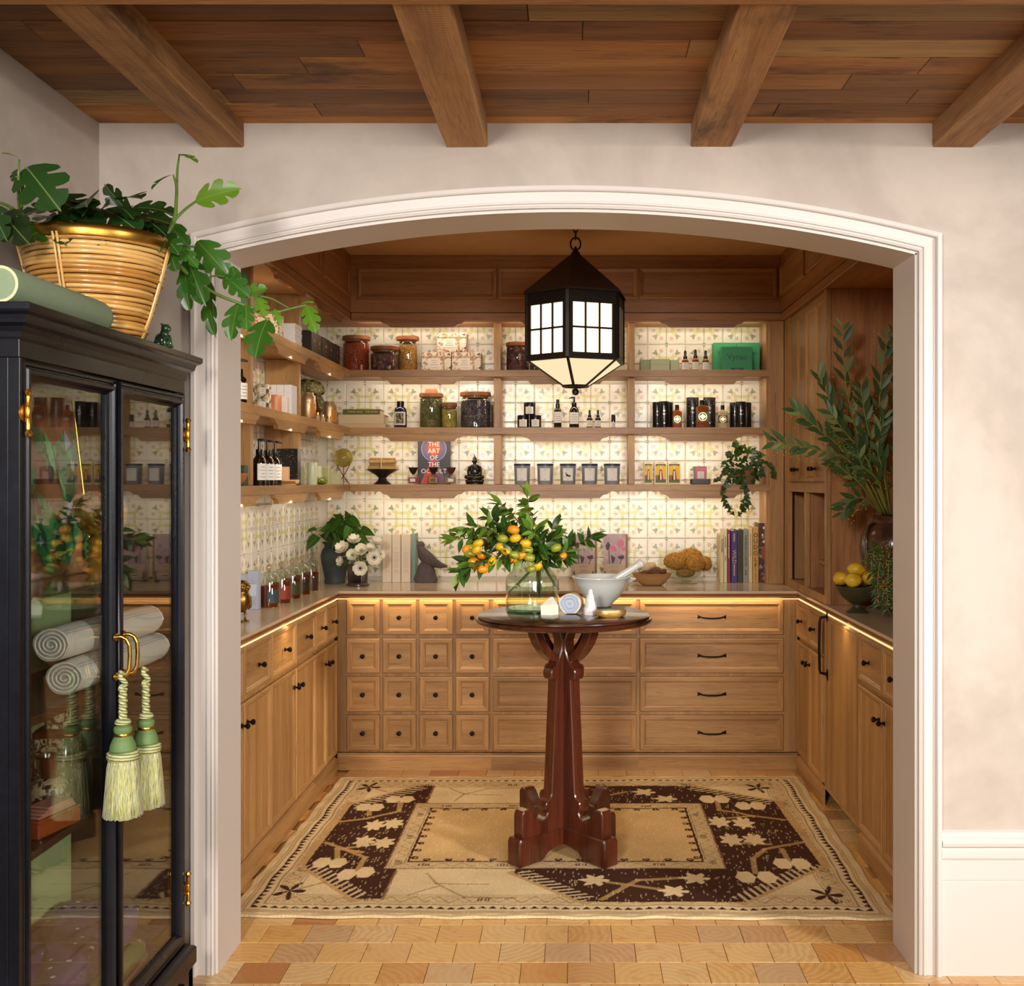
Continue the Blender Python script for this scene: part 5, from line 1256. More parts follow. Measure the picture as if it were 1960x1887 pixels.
for px, c_, lab in ((791, 'a0506a', 'square perfume bottle of pink liquid with a black stopper'), (829.5, 'a8842a', 'square perfume bottle of golden liquid with a black stopper'), (863.5, '8f7a52', 'square perfume bottle of speckled amber with a tortoiseshell stopper')):
    d = 6.02; t = thing('perfume_bottle', lab, 'bottle', (gx(px, d), d, S3), group='perfume bottles before the dark book'); h = hgt(894.5, d, S3)
    q = MB(); q.box(-.028, .028, -.02, .02, 0, h*.56, .004); obj('bottle', q, thin_glass('bottle_glass_'+c_, 'f4f0ec', .03, 1.5), t)
    q = MB(); q.box(-.024, .024, -.017, .017, .006, h*.42, .003); obj('perfume', q, mat('perfume_'+c_, c_, .2, 0, .5 if c_ == '8f7a52' else .08, 90), t)
    turned('stopper', [(.008, h*.56), (.008, h*.62), (.016, h*.72), (.026, h*.95), (.0265, h), (0, h)], BLACKP if c_ != '8f7a52' else mat('tortoiseshell', '4a2a18', .2, 0, .6, 60), t, 22)
    q = MB(); q.box(-.014, .014, -.0208, -.02, h*.16, h*.34); obj('label', q, colmat('2a1c1a', .4) if c_ == 'a8842a' else PAPER, t)
# seated figure
t = thing('buddha_statue', 'small black seated meditating statuette on a lotus base', 'statue', (gx(908.5, 6.04), 6.04, S3)); SB = mat('black_resin', '15100d', .25, 0, .2, 30, coat=.3); hs = hgt(869, 6.04, S3)
k = hs/.165; q = MB(); q.lathe([(0, 0), (.047, 0), (.048, .008), (.043, .010), (.047, .016), (.046, .026), (.040, .030), (0, .030)], 24, sy=.7)
for i in range(18):
    a = 2*math.pi*i/18; q.sphere((.045*math.cos(a), .031*math.sin(a), .018), .008, 6, 4, (.8, .8, 1.2))
obj('lotus_base', q, SB, t, 50); t.scale = (k, k, k)
q = MB(); q.sphere((0, 0, .070), .026, 16, 10, (1.0, .72, 1.35)); q.sphere((0, 0, .096), .020, 14, 8, (1.45, .8, .7)); q.tube([(0, 0, .105), (0, 0, .118)], .009, 10); q.sphere((0, -.002, .127), .0135, 14, 10, (.95, 1, 1.2)); q.sphere((0, .002, .141), .010, 12, 8, (1.15, 1.1, .8)); q.sphere((0, .002, .149), .0055, 10, 6); q.tube([(0, .002, .150), (0, .002, .158), (0, .002, .165)], [.003, .0022, .0006], 8)
for s_ in (-1, 1):
    q.tube([(s_*.027, 0, .097), (s_*.033, -.004, .075), (s_*.034, -.010, .060), (s_*.022, -.022, .050), (s_*.004, -.026, .048)], [.0085, .008, .0075, .006, .005], 8)
    q.tube([(s_*.012, .0, .044), (s_*.036, -.010, .042), (s_*.044, -.016, .040), (s_*.030, -.026, .038), (-s_*.010, -.028, .038)], [.012, .012, .0115, .009, .006], 8)
    q.sphere((s_*.0135, 0, .125), .003, 6, 6, (.5, .8, 2.2))
q.sphere((0, -.0155, .126), .0025, 6, 5, (.8, 1, 1.4)); obj('figure', q, SB, t, 60)
# blue-grey candles
for i, (a, b) in enumerate(((983, 1016), (1028, 1059), (1071.7, 1102.5), (1113, 1144), (1155.7, 1187))):
    d = 6.04; x = gx((a+b)/2, d); r_ = .0455; h = hgt(887.5, d, S3)
    t = thing('candle', ('blue-grey candle tumbler beside the divider, first of five', 'blue-grey candle tumbler, second of five', 'blue-grey candle tumbler whose label shows a small rider', 'blue-grey candle tumbler, fourth of five', 'blue-grey candle tumbler nearest the yellow card boxes')[i], 'candle', (x, d, S3), group='blue-grey candles in a row')
    turned('tumbler', [(0, 0), (r_*.86, 0), (r_*.89, .004), (r_*.97, h*.9)], colmat('7d8794', .35), t, 30); turned('lid', [(r_*.99, h*.905), (r_*1.01, h*.99), (r_*.98, h), (0, h)], colmat('23262c', .4), t, 30)
    q = MB(); q.lathe([(r_*.92+.0012, h*.18), (r_*.965+.0012, h*.78)], 12, a0=R(-128), a1=R(-52), cap=False); l_ = obj('label', q, PAPER, t, 180)
    lines(l_, 0, h*.72, .026, 1, .01, y=-r_*.965-.0016); lines(l_, 0, h*.24, .018, 1, .01, y=-r_*.935-.0016)
    if i == 2:
        q = MB(); yy = -r_*.95-.0016
        for P in ([(-.012, .055), (-.004, .058), (.006, .050), (.014, .052), (.016, .046), (.004, .042), (-.008, .047)], [(-.014, .066), (-.010, .068), (-.006, .056), (-.010, .054)], [(-.008, .048), (-.012, .040), (-.010, .040), (-.004, .046)], [(.006, .044), (.010, .038), (.012, .039), (.010, .046)]): q.add([(a_, yy, b_*h/.115) for a_, b_ in P], [tuple(range(len(P)))])
        obj('rider_motif', q, INK, l_)
# card boxes
YEL = colmat('d6b31e', .5)
for i, (a, b) in enumerate(((1232.6, 1249), (1252.7, 1276.6), (1278.2, 1303))):
    d = 6.05; t = pbox('card_box', ('narrow-turned yellow card box beside the divider', 'yellow card box in the middle of three', 'yellow card box beside the dark tray')[i], 'box', a, b, 883, d, S3, .035, colmat('e8dfc4', .5), group='yellow picture card boxes')
    w, _, h = t['dim']; pp = printed(t, YEL, w*.86, h*.84, 0, h*.47)
    def poly(P, m, n): q = MB(); q.add([(x*w, -.0022-.0002*n, z*h) for x, z in P], [tuple(range(len(P)))]); obj('picture', q, m, pp)
    RD, DK_, WH_ = colmat('a8281e', .5), colmat('2c2a1a', .5), colmat('e6dcc8', .5)
    poly([(-.18, .20), (-.10, .62), (.0, .70), (.10, .62), (.20, .20)], RD, 1); poly([(-.06, .20), (-.04, .58), (.04, .58), (.06, .20)], WH_, 2); poly([(-.04, .66), (-.04, .76), (.04, .76), (.04, .66)], WH_, 2)
    poly([(-.42, .22), (-.42, .40), (-.12, .40), (-.12, .22)], colmat('8a5a1c', .5), 1); poly([(-.42, .80), (-.36, .88), (.36, .88), (.42, .80), (.2, .84), (-.2, .84)], DK_, 1); poly([(-.42, .08), (-.42, .22), (.42, .22), (.42, .08)], colmat('4a5a2a', .5), 1)
    lines(t, 0, h*.955, w*.8, 1, .01)
t = thing('tray', 'small dark wooden tray under a pink card box', 'tray', (gx(1340, 6.04), 6.04, S3)); q = MB(); q.box(-.046, .046, -.03, .04, 0, .006, .002); q.box(-.052, .052, -.036, -.030, .002, .03, .002); q.box(-.052, .052, .040, .046, .002, .03, .002); q.box(-.052, -.046, -.036, .046, .002, .03, .002); q.box(.046, .052, -.036, .046, .002, .03, .002); obj('tray_body', q, colmat('241a14', .4), t)
d = 6.04; t = box('card_box', 'small card box with a pink label leaning in the dark tray', 'box', gx(1328.5, d), gx(1353, d), d+.005, .02, S3+.0065, hgt(892.4, d, S3+.0065), colmat('6a7a62', .5)); w, _, h = t['dim']; printed(t, colmat('c86a80', .5), w*.84, h*.9, .002, h*.5); pq = printed(t, PAPER, w*.5, h*.42, .002, h*.48, y=-.0018); lines(t, .002, h*.60, w*.4, 3, .012, y=-.0026, m=colmat('b0405a', .5))
# ---- shelving over the owl (items placed by distance along the side wall)
def sbox(name, label, cat, x0, x1, y0, dep, S, h, m, **k): return box(name, label, cat, x0, x1, y0, dep, S, h, m, **k)
for i in range(6):
    sbox('carton', ('white flat box, bottom of the stack', 'white flat box, second from the bottom of the stack', 'white flat box, third from the bottom of the stack', 'white flat box, fourth from the bottom of the stack', 'white flat box, second from the top of the stack', 'white flat box, top of the stack')[i], 'box', -1.352, -1.262+.002*(i % 2), 4.945, .125, S1+.0178*i+.0002*i, .0175, colmat('dcdad8', .5), group='stack of flat white boxes', seam=.6)
t = sbox('gift_box', 'botanical printed gift box behind the trailing leaves', 'box', -1.415, -1.30, 4.80, .10, S1, .13, BOT)
t = sbox('gift_box', 'tall emerald gift box by the white reveal on the top shelf', 'box', -1.36, -1.284, 4.22, .08, S1, .21, GREEN)
for i, (a, b) in enumerate(((5.26, 5.385), (5.392, 5.49), (5.50, 5.64), (5.65, 5.77), (5.78, 5.90))):
    t = sbox('carton', ('dark brown upright box next to the flat white boxes', 'dark brown upright box, second from the white boxes', 'dark brown upright box in the middle of five', 'dark brown upright box, fourth from the white boxes', 'dark brown upright box next to the chilli jar')[i], 'box', -1.335+.012*(i % 2), -1.262-.004*(i % 2), a, b-a, S1, .120, colmat('2f2218', .5), group='dark brown boxes in a row')
    w = t['dim'][0]; q = MB(); q.box(w/2, w/2+.0006, (b-a)*.4, (b-a)*.6, .07, .085); q.box(w/2, w/2+.0006, (b-a)*.42, (b-a)*.58, .05, .054); obj('print', q, colmat('8a6a40', .5), t)
FLOR = granular('floral_carton', ['d8c49a', 'e0d2b0', '5a6a34', 'c9b288', '7a4a30', '3a3a28', 'e6dcc2'], 60, .6, 0)
for i, (x0, x1, y, z) in enumerate(((-1.395, -1.340, 4.58, S2), (-1.395, -1.340, 4.58, None), (-1.336, -1.292, 4.62, S2), (-1.336, -1.292, 4.62, None))):
    d = y; hh = .058; t = sbox('carton', ('floral printed carton, lower one beside the divider', 'floral printed carton, upper one beside the divider', 'floral printed carton, lower one beside the terracotta candle', 'floral printed carton, upper one beside the terracotta candle')[i], 'box', x0, x1, y, .05, S2 if z else S2+hh+.0006, hh, FLOR, group='floral printed cartons'); printed(t, PALEP, (x1-x0)*.6, hh*.5, 0, hh*.5); lines(t, 0, hh*.6, .022, 3, .008)
t = thing('candle', 'terracotta pink candle tin in front of the white cartons', 'candle', (-1.30, 4.76, S2)); turned('tin', [(0, 0), (.0275, 0), (.028, .002), (.028, .066)], colmat('b87650', .4), t, 26); turned('lid', [(.0285, .066), (.0285, .080), (.0275, .082), (0, .082)], colmat('b87650', .4), t, 26)
for i in range(3): t = sbox('carton', ('white upright carton nearest the tiles', 'white upright carton in the middle of three', 'white upright carton nearest the shelf edge')[i], 'box', -1.389+.0348*i, -1.3552+.0348*i, 4.98, .10, S2, .146, colmat('dcd8d6', .5), group='white upright cartons'); lines(t, 0, .11, .02, 3, .012, m=colmat('b4aaa8', .6))
t = sbox('carton', 'short white carton in front of the taller white cartons', 'box', -1.318, -1.290, 4.92, .04, S2, .086, colmat('dccfc6', .5)); lines(t, 0, .06, .018, 4, .010, m=colmat('b4a49a', .6))
GOLD = mat('brushed_gold_tin', 'b3946a', .38, .8, .08, 20)
for x, y, r_, h, lab in ((-1.30, 5.34, .0387, .138, 'gold tin canister in front of the leaf-covered brown jar'), (-1.30, 5.80, .041, .128, 'gold tin canister beside the lying books')):
    t = thing('canister', lab, 'canister', (x, y, S2), group='gold tin canisters'); turned('body', [(0, .0), (r_*.80, 0), (r_, .014), (r_, h*.66), (r_*.985, h*.68)], GOLD, t, 32); turned('lid', [(r_*1.01, h*.68), (r_*1.01, h*.82), (r_*.78, h*.93), (r_*.74, h), (0, h)], GOLD, t, 32)
    q = MB(); q.lathe([(r_+.0007, h*.14), (r_+.0007, h*.62)], 10, a0=R(-60), a1=R(10), cap=False); obj('label', q, colmat('b8742a', .5), t, 180)
t = thing('storage_jar', 'large dark brown glass jar capped by a spotted leaf cloth', 'jar', (-1.352, 5.56, S2)); turned('glass', [(0, 0), (.068, 0), (.07, .004), (.07, .14), (.055, .165), (.05, .18)], mat('brown_jar_glass', '3a1808', .1, 0, .2, 20, coat=.5), t, 32)
LFC = granular('spotted_leaf', ['4a4420', '6a6030', '3a3418', '857a4a', '2c2812'], 120, .5, .4)
q = MB(); q.lathe([(.078, .150), (.082, .158), (.074, .185), (.058, .205), (.03, .215), (0, .216)], 28)
for i, p in enumerate(q.v): a = math.atan2(p[1], p[0]); q.v[i] = (p[0]*(1+.07*math.sin(5*a)), p[1]*(1+.07*math.sin(5*a)), p[2]+.006*math.sin(4*a+1))
obj('cloth_cap', q, LFC, t, 180); turned('knob', [(.02, .214), (.034, .218), (.034, .222), (0, .226)], colmat('2a1810', .4), t)
q = MB(); q.add([(.05, -.05, .175), (.085, -.06, .14), (.098, -.062, .10), (.088, -.066, .055), (.068, -.066, .085), (.058, -.060, .13)], [(0, 1, 5), (1, 2, 4, 5), (2, 3, 4)]); obj('hanging_leaf', q, LFC, t)
for i, (px, x, h) in enumerate(((608, -1.245, .040), (618, -1.245, .036), (629.5, -1.245, .036))):
    d = F*(-x)/(1100-px); t = thing('vial', ('tiny gold-capped vial closest to the large gold canister', 'tiny gold-capped vial in the middle of three', 'tiny gold-capped vial closest to the books')[i], 'bottle', (x, d, S2), group='tiny gold-capped vials'); turned('bottle', [(0, 0), (.0105, 0), (.011, .002), (.011, h*.62), (.007, h*.72)], thin_glass('vial_glass', 'f2e6d8', .03, 1.5, 'd8b48a', .5), t, 16); turned('cap', [(.009, h*.72), (.009, h), (0, h)], BRASS, t, 16)
# low shelf over the owl
for i, (x0, x1, z) in enumerate(((-1.375, -1.329, S3), (-1.327, -1.283, S3))): t = sbox('carton', ('dark green printed carton behind the wooden bowl', 'dark green printed carton nearer the divider')[i], 'box', x0, x1, 4.26, .05, z, .080, colmat('1f3a24', .5), group='dark green cartons'); lines(t, 0, .062, .026, 5, .011, m=colmat('c9cbb0', .5))
t = thing('bowl', 'small reddish wooden bowl on the low shelf by the white reveal', 'bowl', (-1.275, 4.10, S3)); turned('bowl_body', [(0, 0), (.022, 0), (.040, .016), (.052, .040), (.055, .048), (.050, .046), (.036, .018), (0, .010)], wood('bowl_wood', '7a4426', 'a86a44', 'x', .4), t, 30)
for i, (x0, x1, y) in enumerate(((-1.385, -1.340, 5.02), (-1.336, -1.263, 5.0))): sbox('carton', ('black star-speckled carton behind the pump bottles', 'wider black star-speckled carton beside the shelf divider')[i], 'box', x0, x1, y, .06, S3, .166, STAR, group='black star-speckled cartons')
sbox('carton', 'slim peach carton between the pump bottles and the scalloped tray', 'box', -1.297, -1.270, 4.86, .03, S3, .082, colmat('d0a27c', .5))
t = thing('tray', 'pale scalloped wooden soap tray before the star-speckled cartons', 'tray', (-1.246, 4.78, S3)); q = MB()
for k in range(9): x = -.034+k*.0085; q.tube([(x, -.035, .022), (x, -.02, .010), (x, .02, .010), (x, .035, .022)], .0045, 6)
q.box(-.03, .03, -.02, .02, 0, .008, .002); obj('tray_body', q, colmat('c49a6c', .6), t, 60)
PG = colmat('b9bd98', .35)
sbox('carton', 'slim grey-green carton just past the shelf divider', 'box', -1.305, -1.292, 5.20, .05, S3, .082, colmat('8f9678', .5))
t = thing('canister', 'pale green round canister on the low corner shelf', 'canister', (-1.29, 5.385, S3)); turned('body', [(0, 0), (.025, 0), (.0257, .002), (.0257, .075)], PG, t, 28); turned('lid', [(.026, .0752), (.026, .106), (.025, .109), (0, .109)], PG, t, 28)
sbox('carton', 'pale green carton behind the green bird dish', 'box', -1.31, -1.284, 5.53, .05, S3, .094, PG); t = sbox('carton', 'ribbed olive carton behind the green bird dish', 'box', -1.282, -1.250, 5.58, .05, S3, .092, colmat('a5a374', .5))
q = MB()
for k in range(5): q.box(-.014+.006*k, -.011+.006*k, -.0016, 0, .004, .088)
obj('rib', q, colmat('8b8a58', .5), t)
sbox('carton', 'low cream-green carton beside the glass ball', 'box', -1.305, -1.262, 5.86, .05, S3, .062, colmat('c4c39a', .5), rz=R(-8))
t = thing('bird_dish', 'glossy green bird-shaped dish on the low corner shelf', 'dish', (-1.262, 5.47, S3), R(78)); GRG = mat('green_glaze', '5c6a1c', .12, 0, .25, 25, coat=.5); q = MB(); q.sphere((0, 0, .019), .03, 20, 10, (1.7, .95, .62)); q.sphere((.044, 0, .030), .012, 12, 8); q.tube([(.05, 0, .031), (.066, 0, .038)], [.006, .001], 8); q.tube([(-.035, 0, .024), (-.058, 0, .032), (-.07, 0, .036)], [.014, .008, .003], 8); obj('dish_body', q, GRG, t, 180)

# ---- worktop by the side wall: owl, cartons, bell jars
t = thing('owl_figurine', 'brass owl figurine standing on the pale worktop', 'figurine', (-1.325, 4.37, CZ), R(50)); OW = mat('owl_brass', '8f6f38', .34, 1.0, .15, 25, bump=.12, bs=90)
q = MB(); q.lathe([(0, .036), (.014, .040), (.027, .055), (.0345, .078), (.034, .098), (.027, .113), (.0235, .118), (.027, .123), (.0315, .136), (.029, .152), (.018, .163), (0, .166)], 28, sy=.92); obj('body', q, OW, t, 180)
for s_ in (-1, 1):
    q = MB(); q.sphere((s_*.029, .004, .080), .022, 14, 10, (.42, 1.0, 1.55), Euler((R(-14), 0, 0)).to_matrix())
    for r_ in range(5):
        for c_ in range(4): q.sphere((s_*(.0365-.0018*abs(c_-1.5)), -.012+.009*c_, .058+.009*r_), .004, 6, 4, (.5, 1, 1))
    obj('wing', q, OW, t, 180)
    q = MB(); q.tube([(s_*.012, 0, .042), (s_*.012, -.002, .020), (s_*.012, -.003, .004)], [.006, .0038, .004], 8)
    for a in (-25, 0, 25): q.tube([(s_*.012, -.003, .004), (s_*.012+.020*math.sin(R(a)), -.003-.020*math.cos(R(a)), .003)], [.0045, .0022], 6)
    q.tube([(s_*.012, 0, .004), (s_*.012, .014, .002)], [.004, .002], 6); obj('leg', q, OW, t, 180)
    q = MB(); q.lathe([(.0095, -.002), (.0095, .002), (.007, .003), (.006, .001), (.004, .003), (0, .004)], 16); q.v = [(s_*.0125+a, -.0265-c_, .138+b) for a, b, c_ in q.v]; obj('eye', q, OW, t, 180)
q = MB(); q.tube([(0, -.026, .134), (0, -.034, .130), (0, -.034, .124)], [.005, .004, .001], 8); obj('beak', q, OW, t, 180)
BLUEC = colmat('a3a9b8', .5)
for i, (px, d) in enumerate(((459.5, 4.60), (484, 4.78))):
    t = thing('carton', ('tall lavender-blue carton half behind the brass owl', 'tall lavender-blue carton between the owl and the first glass bell')[i], 'box', (gx(px, d), d, CZ), group='tall lavender-blue cartons'); q = MB(); q.box(-.022, .022, 0, .044, 0, .168, .001); obj('carton', q, BLUEC, t); lines(t, 0, .125, .03, 2, .012, m=colmat('7f86a0', .6)); printed(t, colmat('bcc0ca', .5), .03, .05, 0, .085); lines(t, 0, .045, .028, 4, .008, m=colmat('7f86a0', .6))
for i, (d, c_, lab) in enumerate(((4.89, '3c4656', 'slate blue'), (5.06, '9c2f26', 'red'), (5.25, '4a4a22', 'olive green'), (5.44, '3a1e20', 'dark plum'), (5.62, '4c2222', 'maroon'))):
    x = -1.362 if i == 0 else -1.352; t = thing('glass_cloche', 'clear glass bell cover over the amber candle with the %s label' % lab, 'cloche', (x, d, CZ), group='glass bell covers in a row')
    r_ = .050; turned('bell', [(r_+.004, 0), (r_, .006), (r_, .105), (r_*.93, .128), (r_*.72, .146), (r_*.36, .156), (.009, .158)], GLASS, t, 36, cap=False)
    q = MB(); q.sphere((0, 0, .1745), .0155, 16, 10); q.tube([(0, 0, .156), (0, 0, .162)], [.009, .007], 12); obj('knob', q, thin_glass('knob_glass', 'efe8de', .02, 1.5, boost=1.8), t, 180)
    t = thing('candle', 'amber glass candle with a %s label under a glass bell' % lab, 'candle', (x, d, CZ), group='amber candles under glass bells'); turned('tumbler', [(0, .0), (.037, 0), (.0385, .004), (.0395, .092), (.037, .092), (.0365, .01), (0, .010)], thin_glass('amber_tumbler', 'c06a22', .03, 1.5, '8a3d10', .45), t, 32); turned('wax', [(0, .011), (.036, .011), (.0365, .066), (0, .066)], colmat('b5672c', .5), t, 28)
    q = MB(); q.lathe([(.0400, .018), (.0402, .078)], 12, a0=R(-85), a1=R(-5), cap=False); obj('label', q, colmat(c_, .6), t, 180)
# ---- worktop along the back wall
SL = mat('dark_slate_glaze', '3a4443', .6, 0, .25, 14, bump=.3, bs=30)
t = thing('plant_pot', 'dark grey-green ceramic pot in the corner of the worktop', 'pot', (-1.315, 6.02, CZ)); turned('pot_body', [(0, 0), (.056, 0), (.058, .012), (.054, .022), (.062, .06), (.074, .12), (.077, .155), (.068, .185), (.056, .198), (.058, .212), (.068, .220), (.070, .226), (.062, .226), (.050, .205), (.045, .19), (0, .19)], SL, t, 36)
t = thing('flower_vase', 'ribbed smoky glass vase holding white anemones', 'vase', (-1.162, 5.88, CZ)); q = MB(); prf = [(0, 0), (.050, 0), (.062, .003), (.062, .009), (.052, .013), (.050, .02), (.056, .108), (.058, .114), (.054, .114), (.05, .02), (0, .018)]
q.lathe(prf, 72)
for i, p in enumerate(q.v):
    a = math.atan2(p[1], p[0]); f_ = 1+.03*math.cos(18*a) if .018 < p[2] < .11 else 1; q.v[i] = (p[0]*f_, p[1]*f_, p[2])
obj('glass', q, mat('smoky_ribbed_glass', '4a3f38', .12, 0, .2, 20, coat=.4), t, 60)
t = thing('bird_sculpture', 'dark grey stone bird perched on a rock beside the cream books', 'sculpture', (gx(815, 6.06), 6.06, CZ), R(4)); ST = mat('rough_grey_stone', '544a48', .85, 0, .35, 30, bump=.9, bs=70)
q = MB(); q.v = []; rg = [(.066, .05, 0), (.066, .052, .02), (.052, .045, .055), (.042, .036, .09), (.028, .026, .11)]
for a_, b_, z in rg: q.v += [(a_*(1+.12*rng.randn()*.5)*math.cos(2*math.pi*i/14), b_*(1+.12*rng.randn()*.5)*math.sin(2*math.pi*i/14), z) for i in range(14)]
q.f = [(j*14+i, j*14+(i+1) % 14, (j+1)*14+(i+1) % 14, (j+1)*14+i) for j in range(4) for i in range(14)]+[tuple(range(14))[::-1], tuple(56+i for i in range(14))]; q.mi = [0]*len(q.f); obj('rock', q, ST, t, 30)
q = MB(); q.tube([(-.040, 0, .222), (-.034, 0, .205), (-.026, 0, .185), (-.012, 0, .155), (.010, 0, .130), (.045, 0, .108), (.085, 0, .092), (.118, 0, .088)], [.004, .017, .023, .034, .038, .028, .016, .006], 14); q.sphere((-.028, 0, .205), .021, 14, 10, (1.1, .9, 1.1)); obj('bird', q, ST, t, 60)
q = MB(); q.tube([(-.036, 0, .216), (-.050, 0, .232), (-.052, 0, .228)], [.008, .003, .001], 8); obj('beak', q, ST, t, 60)
CARD = colmat('8a6a4a', .7)
for i, (px, lab) in enumerate(((1117, 'flower seed card pack on a small black stand, behind the kumquat branch'), (1176, 'flower seed card pack with a pink bloom on a small black stand'))):
    d = 6.09; t = thing('card_pack', lab, 'packet', (gx(px, d), d, CZ), group='flower card packs on stands'); w = .125; hh = hgt(1022.5, d, CZ+.01)
    g_ = mat('mauve_photo', '9a8286', .5, 0, .15, 12, col2='b59c98'); q = MB(); q.box(-w/2, w/2, 0, .006, .012, .012+hh, .0006); cp = obj('card', q, g_, t); q = MB(); q.box(w/2, w/2+.012, .002, .02, .012, .010+hh); obj('card_edge', q, CARD, t)
    def blob(P, m, nm='bloom'): q = MB(); q.add([(x, -.0007, z) for x, z in P], [tuple(range(len(P)))]); obj(nm, q, m, cp)
    pk = colmat('c0607a', .5) if i else colmat('7f7a98', .5); dk = colmat('4a2e38', .6)
    for (cx, cz, a, L) in ((.030, .185, 80, .055), (.012, .170, 140, .045), (.040, .172, 40, .030)):
        if i == 0: L *= .5
        ca, sa = math.cos(R(a)), math.sin(R(a)); blob([(cx+ca*u*L-sa*v_*L*.35, cz+sa*u*L+ca*v_*L*.35) for u, v_ in ((0, .1), (.4, 1), (.8, .8), (1, .0), (.8, -.8), (.4, -1), (0, -.1))], pk)
    for P in ([(-.05, .20), (-.035, .225), (-.022, .205), (-.03, .18), (-.042, .175)], [(-.033, .18), (-.029, .18), (-.026, .10), (-.030, .10)], [(-.02, .15), (.005, .135), (-.002, .11), (-.012, .10)], [(.015, .14), (.05, .15), (.055, .13), (.03, .125)], [(.040, .13), (.044, .13), (.030, .095), (.026, .095)]): blob(P, dk, 'stem')
    bl = printed(t, colmat('b59c7c', .6), w*.94, .070, 0, .062, y=-.006, th=.002); lines(bl, 0, .086, .08, 1, .01, y=-.0068); lines(bl, 0, .066, .05, 2, .010, y=-.0068); lines(bl, 0, .036, .06, 1, .01, y=-.0068, hh=.004)
    q = MB()
    for s_ in (-1, 1): q.box(s_*.052-.003, s_*.052+.003, -.012, -.008, 0, .06, .001); q.box(s_*.052-.003, s_*.052+.003, -.012, .05, 0, .010, .001)
    q.box(-.055, .055, -.006, .002, .006, .011); obj('stand', q, BLACKP, t)
t = thing('bowl', 'shallow oval wooden bowl of brown seed cones behind the mortar', 'bowl', (.416, 5.90, CZ), 0); turned('bowl_body', [(0, 0), (.052, 0), (.066, .008), (.092, .038), (.106, .062), (.108, .066), (.102, .066), (.085, .042), (.055, .016), (0, .014)], wood('bowl_wood_pale', '8a6238', 'b48a58', 'x', .45), t, 36, sy=.72)
for i, (x, y, z, a, L, c_) in enumerate(((-.045, -.02, .066, 20, .040, '6b3f24'), (.015, -.03, .068, -10, .042, '5c3520'), (.06, -.005, .076, 50, .036, '744628'), (.0, .02, .072, 70, .04, '63391f'), (.055, .03, .07, 10, .035, '5c3520'), (.03, -.005, .088, -30, .032, '7d4e2e'))):
    q = MB(); q.sphere((0, 0, 0), L*.55, 14, 10, (1.35, .62, .62)); 
    for k, p in enumerate(q.v): f_ = 1+.10*math.sin(38*p[0]/L*.8)*math.cos(5*math.atan2(p[2], p[1])); q.v[k] = (p[0], p[1]*f_, p[2]*f_)
    tag(obj('seed_cone', q, mat('cone_'+c_, c_, .8, 0, .3, 60, bump=.9, bs=110), None, 60, loc=(.416+x, 5.90+y, CZ+z), rot=(0, R(-8+4*i), R(a))), ('brown seed cone lying at the mortar side of the wooden bowl', 'brown seed cone at the front of the wooden bowl', 'brown seed cone at the sponge side of the wooden bowl', 'brown seed cone at the back of the wooden bowl', 'brown seed cone at the back, sponge side, of the wooden bowl', 'brown seed cone on top of the pile in the wooden bowl')[i], 'cone', 'seed cones in the wooden bowl')
for i, (x, y, z, r_) in enumerate(((.405, 6.00, CZ+.090, .030), (.345, 6.03, CZ+.030, .028))):
    q = MB(); q.sphere((0, 0, 0), r_, 14, 10, (1.5, 1, .8))
    tag(obj('loofah', q, mat('pale_loofah', 'cdb187', .9, 0, .3, 40, bump=1, bs=70), None, 60, loc=(x, y, z), rot=(0, R(-15), R(20))), ('pale loofah piece on the cones at the back of the wooden bowl', 'pale loofah piece lying on the worktop behind the pestle')[i], 'loofah', 'pale loofah pieces')
t = thing('glass_dish', 'clear footed glass dish piled with bath sponges', 'dish', (.614, 6.04, CZ)); turned('dish_body', [(0, .0), (.058, 0), (.060, .003), (.034, .008), (.030, .014), (.050, .022), (.078, .042), (.095, .066), (.142, .074), (.146, .077), (.142, .079), (.092, .071), (.072, .046), (.045, .027), (0, .020)], GLASS, t, 48)
SPG = granular('sea_sponge', ['b5812f', 'a06c24', 'c4923e', '8a5a1e'], 150, .95, 1.0)
for i, (x, y, z, r_, sc) in enumerate(((-.058, -.012, .120, .058, (1.2, .85, .80)), (.030, .046, .140, .056, (1.2, .75, .85)), (.044, -.044, .110, .056, (1.0, .75, .85)), (.106, .018, .104, .042, (.9, .9, 1.0)), (-.006, -.006, .056, .038, (1.4, .8, .70)))):
    q = MB(); q.sphere((0, 0, 0), r_, 22, 16, sc)
    for k, p in enumerate(q.v):
        f_ = 1+.05*math.sin(p[0]*140+i)*math.sin(p[1]*120+2*i)*math.sin(p[2]*130)+.02*rng.randn(); q.v[k] = (p[0]*f_, p[1]*f_, p[2]*f_)
    tag(obj('sponge', q, SPG, None, 180, loc=(.614+x, 6.04+y, CZ+z)), ('golden sea sponge heaped on the bowl side of the glass dish', 'golden sea sponge at the back top of the glass dish', 'golden round sea sponge at the front of the glass dish', 'golden sea sponge at the book side of the glass dish', 'golden sea sponge lowest in the glass dish')[i], 'sponge', 'sea sponges in the glass dish')
